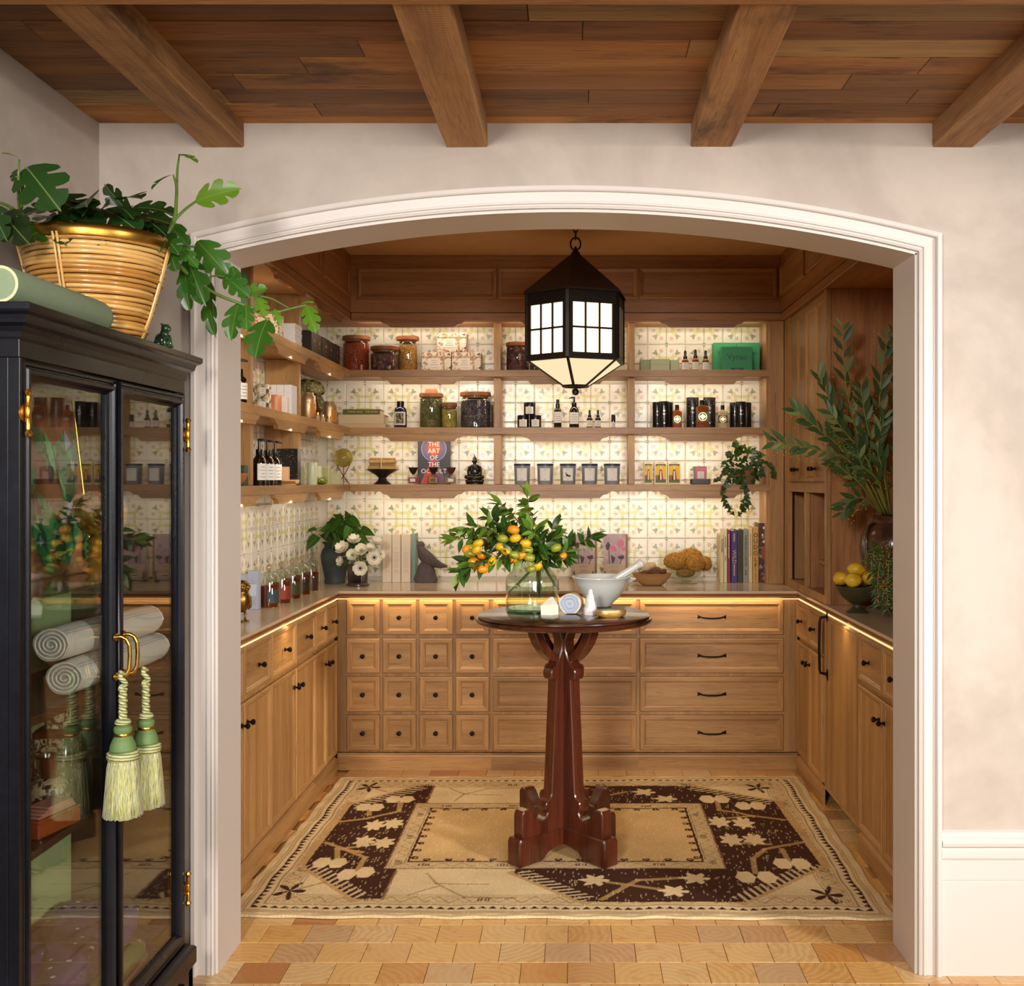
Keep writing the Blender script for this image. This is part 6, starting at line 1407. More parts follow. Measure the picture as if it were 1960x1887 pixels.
# ---- right-hand worktop
t = thing('footed_bowl', 'dark olive footed bowl of lemons on the worktop', 'bowl', (1.205, 4.68, CZ)); turned('bowl_body', [(0, 0), (.045, 0), (.046, .004), (.034, .010), (.020, .022), (.019, .034), (.034, .044), (.064, .066), (.082, .095), (.090, .108), (.091, .114), (.086, .114), (.074, .092), (.05, .066), (0, .055)], mat('olive_ceramic', '3a3a22', .55, 0, .3, 20), t, 40)
LEM = mat('lemon_skin', 'd8a818', .42, 0, .10, 30, bump=.15, bs=220, col2='e6be2e')
for i, (px, py, d, rz, lab) in enumerate(((1609, 1107, 4.72, 200, 'lemon at the outer edge of the footed bowl'), (1639, 1090, 4.70, 70, 'lemon on top of the pile'), (1633, 1110, 4.61, 280, 'lemon at the front of the footed bowl'), (1664, 1106, 4.66, 330, 'lemon beside the pepper berries'), (1647, 1112, 4.745, 20, 'lemon lowest in the footed bowl'))):
    q = MB(); q.lathe([(0, -.039), (.006, -.037), (.011, -.034), (.024, -.024), (.030, -.008), (.030, .008), (.023, .024), (.010, .034), (.006, .037), (0, .040)], 22)
    tag(obj('lemon', q, LEM, None, 180, loc=(gx(px, d), d, gz(py, d)), rot=(R(95), 0, R(rz))), 'yellow '+lab.replace('lowest in', 'at the back of'), 'lemon', 'lemons in the footed bowl')
t = thing('tall_vase', 'large brown glazed jar holding leafy branches', 'vase', (1.40, 4.80, CZ)); turned('jar_body', [(0, 0), (.085, 0), (.095, .01), (.115, .08), (.140, .18), (.152, .27), (.148, .32), (.125, .36), (.098, .378), (.094, .392), (.104, .404), (.100, .408), (.088, .395), (.088, .37), (0, .36)], mat('brown_glaze', '38231a', .22, 0, .35, 9, coat=.5, col2='5a3a26'), t, 44)
for a in (200, 250, 290, 340):
    q = MB(); p = [(r_*math.cos(R(a+da)), r_*math.sin(R(a+da)), z) for r_, da, z in ((.103, 0, .378), (.132, 2, .365), (.152, 4, .33), (.157, 5, .29), (.155, 6, .25))]; q.tube(p, [.005, .007, .006, .004, .006], 8); obj('strap', q, mat('brown_glaze_dark', '2a1a14', .25, 0, .3, 12, coat=.4), t, 60)
# ================================================================== PLANTS
def leafmat(name, a, b, rough=.38, trans=.25, rib=.45):
    g = G(name); v = g.coord(); r_ = g.rnd(); x_, y_, z_ = g.xyz(v)
    base = g.mix(r_, lin(a), lin(b)); rb = y_.abs().step(.016, .0)
    base = g.mix(rb*rib, base, lin('9aac5a'))
    p = g.n('ShaderNodeBsdfPrincipled', {'Base Color': base, 'Roughness': rough})
    t = g.n('ShaderNodeBsdfTranslucent', {'Color': g.mix(.5, base, lin('8aa83a'))})
    m = g.n('ShaderNodeMixShader', {0: trans, 1: p.outputs[0], 2: t.outputs[0]})
    g.t.links.new(m.outputs[0], g.out.inputs[0]); return g.m
def leaf_mesh(m, wd=.40, bend=.25, fold=.25, n=5, peak=.45, name='leaf', tipw=0.0, heart=0.0):
    q = MB(); q.v = []
    for i in range(n+1):
        t = i/n; w = wd/2*(math.sin(math.pi*t**(math.log(.5)/math.log(peak))) if 0 < t < 1 else tipw)
        z = -bend*t*t; xb = -heart*math.sin(math.pi*min(1, t*2.2))*.5 if heart and t < .45 else 0
        q.v += [(t, 0, z), (t+xb, w, z+fold*w), (t+xb, -w, z+fold*w)]
    for i in range(n):
        a, b = i*3, (i+1)*3
        q.f += [(a, b, b+1, a+1), (a, a+2, b+2, b)]
    q.mi = [0]*len(q.f); me = q.mesh(name, m, 180); return me
def split_leaf(m, wd=.72, bend=.3, slits=3, name='leaf'):
    q = MB(); n = 10
    def W(t): return wd/2*(math.sin(math.pi*min(1, max(0, (t*.93+.07)))**.75)**.8)
    def P(t, f_, s_, fx=0): w = W(t); return (t+fx*w, s_*w*f_, -bend*t*t-.30*bend*f_*f_*w+.10*w*f_)
    for s_ in (1, -1):
        o = len(q.v)
        for i in range(n+1): t = i/n; q.v += [P(t, 0, s_), P(t, .44, s_, .15)]
        for i in range(n): a = o+2*i; q.f.append((a, a+2, a+3, a+1) if s_ > 0 else (a, a+1, a+3, a+2))
        for k in range(slits):
            t0 = .02+k*.94/slits; t1 = t0+.94/slits*.88; tm = (t0+t1)/2
            if k == 0: t0 = 0
            o = len(q.v); fx = .15
            q.v += [P(t0, .44, s_, fx), P(t1, .44, s_, fx), P(t0+.01, .74, s_, .38), P(t1-.015, .74, s_, .38), P(t0+.04, .95, s_, .46), P(t1-.05, .97, s_, .50), P(tm+.01, 1.04, s_, .50)]
            fs = [(o, o+1, o+3, o+2), (o+2, o+3, o+5, o+4), (o+4, o+5, o+6)]
            q.f += fs if s_ < 0 else [f_[::-1] for f_ in fs]
    q.mi = [0]*len(q.f); return q.mesh(name, m, 180)
def place(me, root, p, d, nrm, L, name='leaf', wsc=1.0):
    x = Vector(d).normalized(); z = Vector(nrm)-x*Vector(nrm).dot(x)
    z = z.normalized() if z.length > 1e-4 else Vector((0, 0, 1)); y = z.cross(x)
    o = bpy.data.objects.new(name, me); COL.objects.link(o); o.parent = root
    M = Matrix((x, y, z)).transposed(); o.location = Vector(p)-root.location; o.rotation_euler = M.to_euler(); o.scale = (L, L*wsc, L); return o
def W3(px, py, d): return Vector((gx(px, d), d, gz(py, d)))
def curve(pts, n=12):
    pts = [Vector(p) for p in pts]; out = []; m = len(pts)-1
    for i in range(m):
        p0, p1, p2, p3 = pts[max(i-1, 0)], pts[i], pts[i+1], pts[min(i+2, m)]
        k = max(2, n//m)
        for j in range(k):
            t = j/k; out.append(.5*((2*p1)+(p2-p0)*t+(2*p0-5*p1+4*p2-p3)*t*t+(3*p1-p0-3*p2+p3)*t**3))
    out.append(pts[-1]); return out
def stem(root, pts, r0, r1, m, n=12, name='stem', seg=6):
    c_ = curve(pts, n); k = len(c_)-1
    q = MB(); q.tube([p-root.location for p in c_], [r0+(r1-r0)*i/k for i in range(k+1)], seg); obj(name, q, m, root, 180); return c_
def rv(s=1): return Vector((rng.randn(), rng.randn(), rng.randn()))*s

# ---- rattan basket with trailing split-leaf plant on the black cabinet
CT = 1.826; BX_, BY_ = -1.20, 2.75
bk_ = thing('rattan_basket', 'golden rattan planter basket with a brass rim on top of the black cabinet', 'basket', (BX_, BY_, CT+.0005))
CANE = [mat('cane_%d' % i, c_, .28, 0, .22, 18, coat=.4) for i, c_ in enumerate(('c79a55', 'bb8a45', 'd2a965', 'b07c3a'))]
NR = 21; bh = .232
for i in range(NR):
    t = (i+.5)/NR; r_ = .104+(.172-.104)*t**.85+.0015*rng.randn(); z = bh*t; tr = bh/NR*.56; q = MB(); ns = 44
    for j in range(ns):
        a = 2*math.pi*j/ns; rr = r_+.0012*math.sin(3*a+i)+.0006*rng.randn()
        for k in range(6): b = 2*math.pi*k/6; q.v.append(((rr+tr*math.cos(b))*math.cos(a), (rr+tr*math.cos(b))*math.sin(a), z+tr*math.sin(b)+.0012*math.sin(2*a+i*1.7)))
    q.f = [(j*6+k, ((j+1) % ns)*6+k, ((j+1) % ns)*6+(k+1) % 6, j*6+(k+1) % 6) for j in range(ns) for k in range(6)]; q.mi = [0]*len(q.f)
    obj('cane', q, CANE[rng.randint(4)], bk_, 180)
for a0 in (-96, 3, 75, 130, -165):
    for da in (-1.6, 1.6):
        a = R(a0+da); q = MB(); q.tube([((.104+.068*t**.85+.009)*math.cos(a), (.104+.068*t**.85+.009)*math.sin(a), bh*t+.004) for t in (0, .25, .5, .75, 1)], .0035, 6); obj('splint', q, CANE[2], bk_, 180)
turned('rim', [(.172, .226), (.181, .230), (.184, .242), (.183, .252), (.179, .258), (.172, .256), (.170, .24), (.172, .226)], mat('hammered_brass_rim', 'a07a34', .32, 1, .25, 12, bump=.2, bs=40), bk_, 56)
turned('soil', [(0, .222), (.170, .222)], mat('dark_soil', '221710', .95, 0, .5, 40, bump=1, bs=60), bk_, 40)
q = MB(); q.lathe([(0, .002), (.100, .002)], 32); obj('base', q, CANE[3], bk_)
pl = thing('split_leaf_plant', 'trailing split-leaf plant growing out of the rattan basket', 'plant', (BX_, BY_, CT+.224))
LMD = [leafmat('split_leaf_dark', '12260c', '22441a', .33, .12), leafmat('split_leaf_fresh', '4d7a1c', '7aa032', .35, .35), leafmat('split_leaf_mid', '244f16', '3a6a22', .33, .25)]
SLM = [split_leaf(m) for m in LMD]
STM = mat('green_stem', '55702a', .4, 0, .15, 20)
def A(cx, cy, d): return W3(cx/2.97, 260+cy/2.97, d)
for pts, r0, r1 in (([(930, 640, 2.78), (1060, 780, 2.85), (1150, 850, 2.9), (1230, 900, 2.94), (1330, 940, 2.98), (1440, 980, 3.0), (1540, 1005, 3.0), (1640, 985, 3.0), (1740, 960, 3.0)], .0065, .0025), ([(930, 580, 2.78), (990, 480, 2.8), (1003, 350, 2.82), (1008, 200, 2.84), (1020, 105, 2.85)], .007, .0022),
                    ([(990, 480, 2.8), (1050, 420, 2.82), (1115, 372, 2.85)], .004, .0028), ([(1002, 345, 2.82), (1000, 280, 2.80), (985, 222, 2.78)], .004, .002), ([(240, 575, 2.68), (150, 490, 2.6), (112, 400, 2.55), (105, 250, 2.5), (110, 135, 2.5)], .007, .002),
                    ([(122, 410, 2.55), (130, 270, 2.52), (148, 180, 2.52)], .004, .003), ([(110, 450, 2.56), (50, 400, 2.52), (-60, 360, 2.48)], .005, .003), ([(950, 640, 2.8), (1040, 630, 2.9), (1125, 630, 3.02)], .003, .0025), ([(1150, 850, 2.9), (1200, 800, 2.96), (1280, 800, 3.0)], .003, .002), ([(1440, 905, 3.0), (1540, 925, 3.0), (1640, 978, 3.0)], .0026, .0018), ([(1440, 980, 3.0), (1500, 1030, 2.98), (1525, 1050, 2.98)], .003, .0025)):
    stem(pl, [A(*p) for p in pts], r0, r1, STM, 16)
LV = [(110, 128, 2.5, 20, 85, 2.47, 1, (0, -.5, 1), 1), (150, 178, 2.52, 282, 365, 2.46, 0, (.2, -1, .3), 1.25), (95, 190, 2.52, 65, 245, 2.5, 0, (-.4, -1, .2), .9), (20, 440, 2.52, 98, 580, 2.46, 0, (-.2, -1, .3), 1.0), (-40, 400, 2.5, -10, 560, 2.46, 0, (-.2, -1, .1), 1),
      (290, 350, 2.66, 525, 455, 2.6, 0, (.1, -.7, .8), 1), (350, 440, 2.62, 345, 575, 2.56, 0, (0, -1, .2), 1.1), (745, 445, 2.76, 572, 300, 2.72, 0, (-.2, -1, -.2), .75), (430, 470, 2.64, 545, 575, 2.58, 0, (.1, -1, .3), 1.1), (590, 420, 2.7, 760, 500, 2.64, 0, (.1, -.8, .7), 1),
      (780, 450, 2.74, 925, 520, 2.7, 0, (.2, -.7, .8), .9), (820, 500, 2.76, 880, 620, 2.7, 0, (.2, -1, .2), 1), (920, 560, 2.78, 1000, 640, 2.74, 2, (.2, -.8, .6), 1), (980, 220, 2.78, 852, 275, 2.74, 2, (-.2, -.6, .9), .55), (1015, 105, 2.85, 1115, 125, 2.82, 1, (.1, -.4, 1), .55), (1112, 374, 2.85, 1328, 300, 2.82, 1, (.1, -1, .15), .85),
      (1120, 598, 3.02, 1275, 780, 2.98, 2, (.2, -1, .2), .85), (1062, 690, 2.88, 1130, 915, 2.82, 2, (.1, -1, .2), .7), (1055, 740, 2.86, 1040, 965, 2.82, 2, (-.3, -1, .1), .6), (1195, 830, 2.96, 1165, 1108, 2.92, 2, (-.3, -1, .1), .55), (1275, 795, 3.0, 1385, 895, 2.96, 2, (.1, -1, .2), .9), (1320, 740, 3.0, 1350, 870, 2.98, 2, (.3, -1, .2), .7),
      (1358, 950, 2.99, 1295, 1130, 2.95, 2, (-.2, -1, .1), .85), (1400, 960, 2.99, 1400, 1080, 2.95, 2, (.3, -1, .2), .8), (1365, 905, 3.0, 1490, 865, 2.97, 1, (0, -1, .4), .75), (1470, 920, 3.0, 1500, 1010, 2.97, 1, (.3, -1, .2), .9), (1520, 1045, 2.98, 1435, 1222, 2.92, 2, (-.1, -1, .15), 1.05), (1560, 985, 3.0, 1590, 1065, 2.98, 1, (.3, -1, .2), .7), (1742, 965, 3.0, 1785, 1092, 2.96, 1, (.1, -1, .2), .8), (1700, 960, 3.0, 1770, 935, 2.98, 1, (0, -.6, .9), .5), (960, 640, 2.8, 985, 745, 2.76, 2, (.1, -1, .3), .9), (1010, 620, 2.82, 1100, 720, 2.78, 2, (.2, -1, .3), .6)]
for (bx, by, bd, tx, ty, td, k, nv, ws) in LV:
    p0, p1 = A(bx, by, bd), A(tx, ty, td); place(SLM[k], pl, p0, p1-p0+Vector((0, 0, .15))*(p1-p0).length*.6, Vector(nv)+rv(.08), (p1-p0).length*1.04, wsc=ws)
for i in range(34):
    a = rng.uniform(0, 2*math.pi); rr = rng.uniform(.02, .16); p = Vector((BX_+rr*math.cos(a), BY_+rr*math.sin(a), CT+.25+rng.uniform(0, .10)))
    if p.x < -1.35: continue
    dr = Vector((math.cos(a), math.sin(a)-.3, rng.uniform(-.5, .35))); L = rng.uniform(.075, .12)
    if (p+dr.normalized()*L).x < -1.41: continue
    place(SLM[0 if rng.rand() < .8 else 2], pl, p, dr, Vector((0, -.7, .8))+rv(.25), L)
c_ = MB()
for i in range(14): a = 2*math.pi*i/14; r_ = .05+.09*rng.rand(); c_.tube([Vector((0, 0, 0))+Vector((r_*.5*math.cos(a), r_*.5*math.sin(a), 0)), Vector((r_*math.cos(a), r_*math.sin(a), .06))], .003, 5)
obj('stem', c_, STM, pl, 180)

# ---- kumquat branches in the glass vase
KQ = [thing('kumquat_branch', lab, 'branch', (VX+dx, VY, TZ+.05), group='kumquat branches in the glass vase') for dx, lab in ((-.012, 'leafy kumquat branch heavy with fruit, drooping towards the grey bird sculpture'), (0, 'upright leafy kumquat branch with few fruits rising highest out of the glass vase'), (.012, 'leafy kumquat branch reaching towards the card packs and the mortar'))]
KL = [leafmat('kumquat_leaf_dark', '1c3d12', '2f5a1a', .33, .2), leafmat('kumquat_leaf_light', '4f7a22', '86a43e', .36, .35)]
KM = [leaf_mesh(KL[0], .38, .22, .3, 5), leaf_mesh(KL[1], .36, .12, .25, 5), leaf_mesh(KL[0], .42, .40, .2, 5)]
def B(cx, cy, d): return W3(820+cx/2.882, 920+cy/2.882, d)
WST = mat('woody_stem', '5a5a2a', .6, 0, .2, 30)
base = [W3(1010, 1150, 4.45), W3(1025, 1150, 4.47), W3(1000, 1148, 4.42), W3(1035, 1152, 4.44)]
KS = [([(600, 640, 4.45), (600, 470, 4.45), (520, 330, 4.42), (330, 310, 4.38), (120, 330, 4.36)], 22), ([(610, 640, 4.46), (590, 450, 4.46), (420, 380, 4.38), (250, 440, 4.32), (160, 520, 4.3)], 26), ([(600, 640, 4.47), (610, 470, 4.48), (540, 300, 4.5), (460, 180, 4.5), (400, 130, 4.5)], 20), ([(620, 640, 4.45), (615, 450, 4.45), (600, 280, 4.45), (560, 170, 4.45), (545, 85, 4.44)], 24), ([(700, 580, 4.46), (630, 450, 4.46), (700, 400, 4.44), (800, 360, 4.4), (905, 310, 4.36)], 24),
      ([(480, 590, 4.44), (590, 450, 4.44), (480, 380, 4.36), (330, 260, 4.3), (200, 270, 4.28)], 22), ([(440, 620, 4.46), (600, 450, 4.47), (660, 330, 4.52), (690, 250, 4.54)], 22), ([(620, 640, 4.44), (600, 450, 4.4), (500, 420, 4.3), (360, 430, 4.24), (230, 470, 4.2)], 24), ([(600, 640, 4.44), (600, 450, 4.42), (620, 350, 4.34), (560, 260, 4.3)], 20), ([(720, 600, 4.46), (640, 450, 4.44), (740, 430, 4.38), (760, 380, 4.36)], 16), ([(600, 640, 4.48), (590, 450, 4.5), (430, 330, 4.56), (270, 330, 4.6)], 22), ([(600, 640, 4.47), (600, 460, 4.46), (470, 300, 4.44), (380, 230, 4.44), (330, 200, 4.42)], 20),
      ([(600, 640, 4.45), (605, 460, 4.44), (560, 390, 4.36), (480, 340, 4.3), (420, 260, 4.32)], 20), ([(620, 640, 4.46), (610, 450, 4.46), (650, 360, 4.42), (700, 310, 4.4)], 18)]
cnt = 0
for pts, n in KS:
    ex, ey = pts[-1][0], pts[-1][1]; kq = KQ[0] if ex < 395 and ey > 190 else (KQ[2] if ex > 595 else KQ[1]); n = round(n*1.55)
    cv = stem(kq, [B(*p) for p in pts], .0035, .0014, WST, 20)
    k0 = int(len(cv)*.42); n = n
    for i in range(n):
        f_ = k0+(len(cv)-1-k0)*(i+.5)/n; j = int(f_); p = cv[j].lerp(cv[min(j+1, len(cv)-1)], f_-j); tn = (cv[min(j+1, len(cv)-1)]-cv[max(j-1, 0)]).normalized()
        sd = rv(1); sd -= tn*sd.dot(tn); sd.normalize(); dr = tn*.5+sd*.9+Vector((0, -.15, -.15))
        last = i > n-5
        place(KM[1 if (rng.rand() < (.6 if last else .36) or pts[-1][1] < 150 and rng.rand() < .5) else (0 if rng.rand() < .6 else 2)], kq, p, tn*1.2+sd*.5 if last else dr, Vector((0, -.6, .8))+rv(.35), rng.uniform(.048, .078)); cnt += 1
KUM = [mat('kumquat_orange', 'e08a10', .3, 0, .08, 30, coat=.3), mat('kumquat_yellow', 'd9a91a', .3, 0, .1, 30, coat=.3), mat('kumquat_green', '8c9226', .32, 0, .15, 30, coat=.3)]
q = MB(); q.lathe([(0, -.027), (.008, -.0255), (.016, -.018), (.0195, -.004), (.0185, .010), (.012, .021), (.004, .0255), (0, .025)], 14); KUMM = []
for m in KUM: KUMM.append(q.mesh('kumquat', m, 180))
for cx, cy, k in ((275, 345, 1), (240, 372, 2), (213, 375, 0), (265, 380, 1), (232, 402, 2), (298, 413, 0), (262, 462, 0), (247, 445, 0), (286, 472, 0), (325, 460, 1), (352, 443, 1), (300, 488, 0), (403, 367, 1), (428, 392, 1), (480, 317, 1), (537, 345, 1), (545, 382, 2), (515, 410, 0), (468, 432, 0), (433, 437, 0), (475, 410, 2), (558, 425, 2), (742, 418, 0), (600, 472, 1), (565, 487, 2), (408, 318, 2), (705, 370, 2), (470, 270, 0)):
    d = 4.22+.06*rng.rand() if cx < 380 else 4.26+.05*rng.rand()
    if cx > 590: d = 4.36
    kq = KQ[0] if cx < 400 else (KQ[2] if cx > 590 else KQ[1])
    p = B(cx, cy, d); o = bpy.data.objects.new('kumquat', KUMM[k]); COL.objects.link(o); o.parent = kq; o.location = p-kq.location; o.rotation_euler = (rng.uniform(-.4, .4), rng.uniform(.5, 1.9), 0); s_ = rng.uniform(.74, .95); o.scale = (s_, s_, s_)

# ---- bay-like branches in the tall brown jar
bb = thing('leafy_branches', 'tall branches of narrow green leaves standing in the brown glazed jar', 'branches', (1.40, 4.80, CZ+.37))
BL = [leafmat('bay_leaf_dark', '2f4a26', '48643a', .45, .15, .15), leafmat('bay_leaf_grey', '5a7044', '86945c', .5, .2, .2)]
BM = [leaf_mesh(BL[0], .29, .10, .2, 4), leaf_mesh(BL[1], .28, .05, .15, 4)]
GST = mat('pale_green_stem', '7d8a3a', .5, 0, .15, 30)
BS = [([(1700, 985, 4.8), (1650, 860, 4.72), (1620, 740, 4.66), (1612, 622, 4.62)], 21), ([(1695, 985, 4.8), (1635, 860, 4.7), (1595, 780, 4.64), (1566, 716, 4.6)], 20), ([(1690, 985, 4.8), (1620, 870, 4.64), (1565, 820, 4.56), (1520, 782, 4.52)], 20), ([(1690, 985, 4.8), (1630, 885, 4.62), (1550, 858, 4.52), (1477, 845, 4.44)], 22), ([(1700, 985, 4.8), (1670, 860, 4.70), (1655, 790, 4.66), (1648, 742, 4.64)], 17), ([(1706, 985, 4.8), (1690, 850, 4.74), (1684, 750, 4.72), (1700, 640, 4.70)], 20),
      ([(1712, 985, 4.82), (1720, 840, 4.82), (1722, 740, 4.80), (1715, 640, 4.78)], 19), ([(1690, 985, 4.8), (1650, 930, 4.66), (1615, 900, 4.60), (1592, 880, 4.58)], 14), ([(1690, 988, 4.8), (1655, 955, 4.66), (1630, 958, 4.6), (1612, 980, 4.56)], 14), ([(1715, 985, 4.8), (1745, 850, 4.8), (1765, 740, 4.8)], 16), ([(1700, 985, 4.8), (1660, 880, 4.64), (1620, 830, 4.58), (1590, 790, 4.54)], 17), ([(1700, 985, 4.8), (1680, 920, 4.66), (1650, 890, 4.62), (1640, 850, 4.6)], 14), ([(1705, 985, 4.8), (1690, 900, 4.68), (1680, 860, 4.66), (1692, 800, 4.64)], 16), ([(1712, 985, 4.8), (1715, 920, 4.7), (1735, 880, 4.68), (1750, 820, 4.66)], 14)]
qb = MB()
for pts, n in BS:
    cv = stem(bb, [W3(*p) for p in pts], .004, .0014, GST, 18)
    k0 = int(len(cv)*.22)
    for i in range(n):
        f_ = k0+(len(cv)-1-k0)*(i+.7)/n; j = min(int(f_), len(cv)-2); p = cv[j].lerp(cv[j+1], f_-j); tn = (cv[j+1]-cv[max(j-1, 0)]).normalized()
        up = Vector((0, -1, .2)); sd = tn.cross(up).normalized()*(1 if i % 2 else -1)
        dr = tn*.95+sd*.55+rv(.13); place(BM[0 if rng.rand() < .68 else 1], bb, p, dr, Vector((0, -1, .35))+rv(.3), rng.uniform(.060, .096)*(.8 if i > n-3 else 1))
        if i % 2 == 0:
            for k in range(4): qb.sphere(p-bb.location+sd*(.02+.012*k)+tn*.012*k+rv(.005), .0028, 5, 4)
o = obj('flower_bud', qb, colmat('a89a3c', .6), bb, 180); o['kind'] = 'stuff'

# ---- pepper-berry sprays beside the lemons
pb = thing('pepper_berry_spray', 'drooping feathery pepper branch with pink berries in front of the brown jar', 'branches', (1.285, 4.50, CZ))
PM = leaf_mesh(leafmat('pepper_leaf', '2c4a22', '48662f', .5, .2), .16, .15, .1, 3); qb = MB(); qb2 = MB()
nl = 0
for pts in ([(1700, 1045, 4.6), (1688, 1060, 4.5), (1680, 1110, 4.46), (1682, 1160, 4.44)], [(1705, 1040, 4.62), (1702, 1070, 4.5), (1698, 1120, 4.46), (1700, 1166, 4.44)], [(1710, 1040, 4.62), (1716, 1070, 4.5), (1716, 1120, 4.46), (1712, 1160, 4.45)], [(1695, 1035, 4.62), (1676, 1050, 4.54), (1668, 1090, 4.5), (1690, 1130, 4.44)], [(1715, 1040, 4.6), (1728, 1080, 4.5), (1728, 1130, 4.46), (1722, 1162, 4.44)]):
    cv = stem(pb, [W3(*p) for p in pts], .003, .0012, GST, 21)
    for j in range(4, len(cv)-1):
        tn = (cv[j+1]-cv[j-1]).normalized()
        for s_ in (1, -1):
            sd = tn.cross(Vector((0, -1, .1))).normalized()*s_
            for _ in range(2): nl += 1; place(PM, pb, cv[j]+rv(.003), sd*.8+tn*.7+rv(.2), Vector((0, -1, .2))+rv(.3), rng.uniform(.032, .05))
        for _ in range(5):
            (qb if rng.rand() < .45 else qb2).sphere(cv[j]-pb.location+Vector((rng.uniform(-.012, .035), rng.uniform(-.03, .0), rng.uniform(-.03, .02))), .0032, 6, 4)
o = obj('pink_berry', qb, colmat('9c4a48', .5), pb, 180); o['kind'] = 'stuff'; o = obj('green_berry', qb2, colmat('a89040', .5), pb, 180); o['kind'] = 'stuff'

# ---- heart-leaved plant in the corner pot
ph = thing('heart_leaf_plant', 'dark heart-leaved plant growing in the grey corner pot', 'plant', (-1.315, 6.02, CZ+.19))
HM = [leaf_mesh(leafmat('heart_leaf', '1c3c13', '3a6422', .3, .2), .56, .22, .16, 6, .30, heart=.35), leaf_mesh(leafmat('heart_leaf_light', '2c5518', '3f6c22', .3, .2), .56, .2, .2, 6, .30, heart=.35)]
def D4(cx, cy, d): return W3(440+cx/3.63, 940+cy/3.63, d)
for bx, by, bd, tx, ty, td, k in ((600, 262, 5.95, 525, 276, 5.92, 1), (607, 310, 5.93, 525, 402, 5.88, 1), (738, 245, 5.98, 628, 264, 5.92, 0), (742, 160, 6.02, 790, 218, 5.96, 0), (800, 162, 6.02, 872, 218, 5.96, 0), (690, 205, 6.02, 765, 238, 5.96, 0), (800, 205, 6.0, 875, 300, 5.92, 0), (740, 290, 5.95, 800, 395, 5.88, 0), (905, 268, 5.98, 990, 292, 5.92, 0), (840, 320, 5.95, 995, 350, 5.88, 0), (765, 240, 5.98, 835, 325, 5.9, 0), (655, 290, 5.96, 720, 352, 5.9, 0), (880, 300, 5.96, 960, 400, 5.9, 0), (700, 250, 6.0, 720, 330, 5.94, 0), (830, 260, 6.02, 930, 300, 5.98, 0), (790, 330, 5.93, 870, 430, 5.88, 0), (870, 350, 5.95, 1000, 420, 5.9, 0), (770, 200, 5.93, 700, 265, 5.88, 1), (830, 250, 5.92, 800, 330, 5.86, 1), (760, 330, 5.9, 700, 390, 5.86, 0), (900, 300, 5.92, 935, 380, 5.88, 1), (830, 190, 5.96, 900, 240, 5.9, 1), (690, 270, 5.94, 650, 330, 5.9, 0)):
    p0, p1 = D4(bx, by, bd), D4(tx, ty, td); place(HM[k], ph, p0, p1-p0, Vector((0, -.8, .6))+rv(.4), (p1-p0).length*1.05)
    stem(ph, [Vector((-1.315, 6.02, CZ+.20))+rv(.012), (Vector((-1.315, 6.02, CZ+.24))+p0)/2+Vector((0, 0, .03)), p0], .003, .002, STM, 8)
# ---- anemones
an = thing('anemone_bouquet', 'bunch of white anemones with dark centres in the ribbed glass vase', 'flowers', (-1.162, 5.88, CZ+.09))
PETM = mat('white_petal', 'e6ddc8', .55, 0, .06, 30, sss=.1)
q = MB()
for ring_, (n, L, lift) in enumerate(((6, .038, .25), (5, .030, .55))):
    for i in range(n):
        a = 2*math.pi*i/n+ring_*.5; ca, sa = math.cos(a), math.sin(a); o_ = len(q.v)
        for t, w in ((0.05, .006), (.4, .017), (.75, .019), (1, .009)):
            for s_ in (-1, 0, 1): x = L*t; y = s_*w; z = L*lift*t*t*1.2+(.002 if s_ else 0)+.002*ring_; q.v.append((x*ca-y*sa, x*sa+y*ca, z))
        for j in range(3):
            for s_ in range(2): b_ = o_+j*3+s_; q.f.append((b_, b_+1, b_+4, b_+3))
q.mi = [0]*len(q.f); FLM = q.mesh('petals', PETM, 180)
q = MB(); q.sphere((0, 0, .004), .0075, 10, 8, (1, 1, .7))
for i in range(16): a = 2*math.pi*i/16; q.sphere((.012*math.cos(a), .012*math.sin(a), .006), .002, 5, 4)
CDK, CGR = mat('dark_flower_centre', '1a1626', .6), mat('green_flower_centre', '6a7a2a', .6)
qm = [q.mesh('flower_centre', CDK, 180), q.mesh('flower_centre', CGR, 180)]
FRL = leaf_mesh(leafmat('frilly_leaf', '1f3d14', '34571f', .45, .2), .3, .3, .1, 3)
for cx, cy, r_, k, nv, lf in ((862, 355, 36, 1, (.1, -.5, .9), 1), (790, 410, 40, 1, (-.3, -.6, .7), 1), (855, 447, 33, 1, (-.1, -.9, .4), 1), (915, 418, 36, 1, (0, -.8, .6), 1), (972, 410, 30, 1, (.2, -.6, .8), 1), (1015, 370, 34, 1, (.3, -.4, .9), 1), (1003, 462, 42, 0, (.25, -1, .15), 0), (1046, 440, 26, 1, (.8, -.5, .3), 0), (783, 487, 28, 1, (-.8, -.6, .1), 1), (907, 535, 40, 0, (0, -1, -.05), 0)):
    d = 5.82-.02*rng.rand(); p = D4(cx, cy, d); z = Vector(nv).normalized(); M = z.to_track_quat('Z', 'Y').to_matrix()
    o = bpy.data.objects.new('flower', FLM); COL.objects.link(o); o.parent = an; o.location = p-an.location; o.rotation_euler = M.to_euler(); s_ = r_/3.63*d/F/.037*1.28; o.scale = (s_, s_, s_*(1.7 if lf else 1))
    o2 = bpy.data.objects.new('flower_centre', qm[k]); COL.objects.link(o2); o2.parent = o
    stem(an, [Vector((-1.162, 5.88, CZ+.10))+rv(.01), (Vector((-1.162, 5.88, CZ+.15))+p)/2, p-z*.003], .002, .0016, STM, 6)
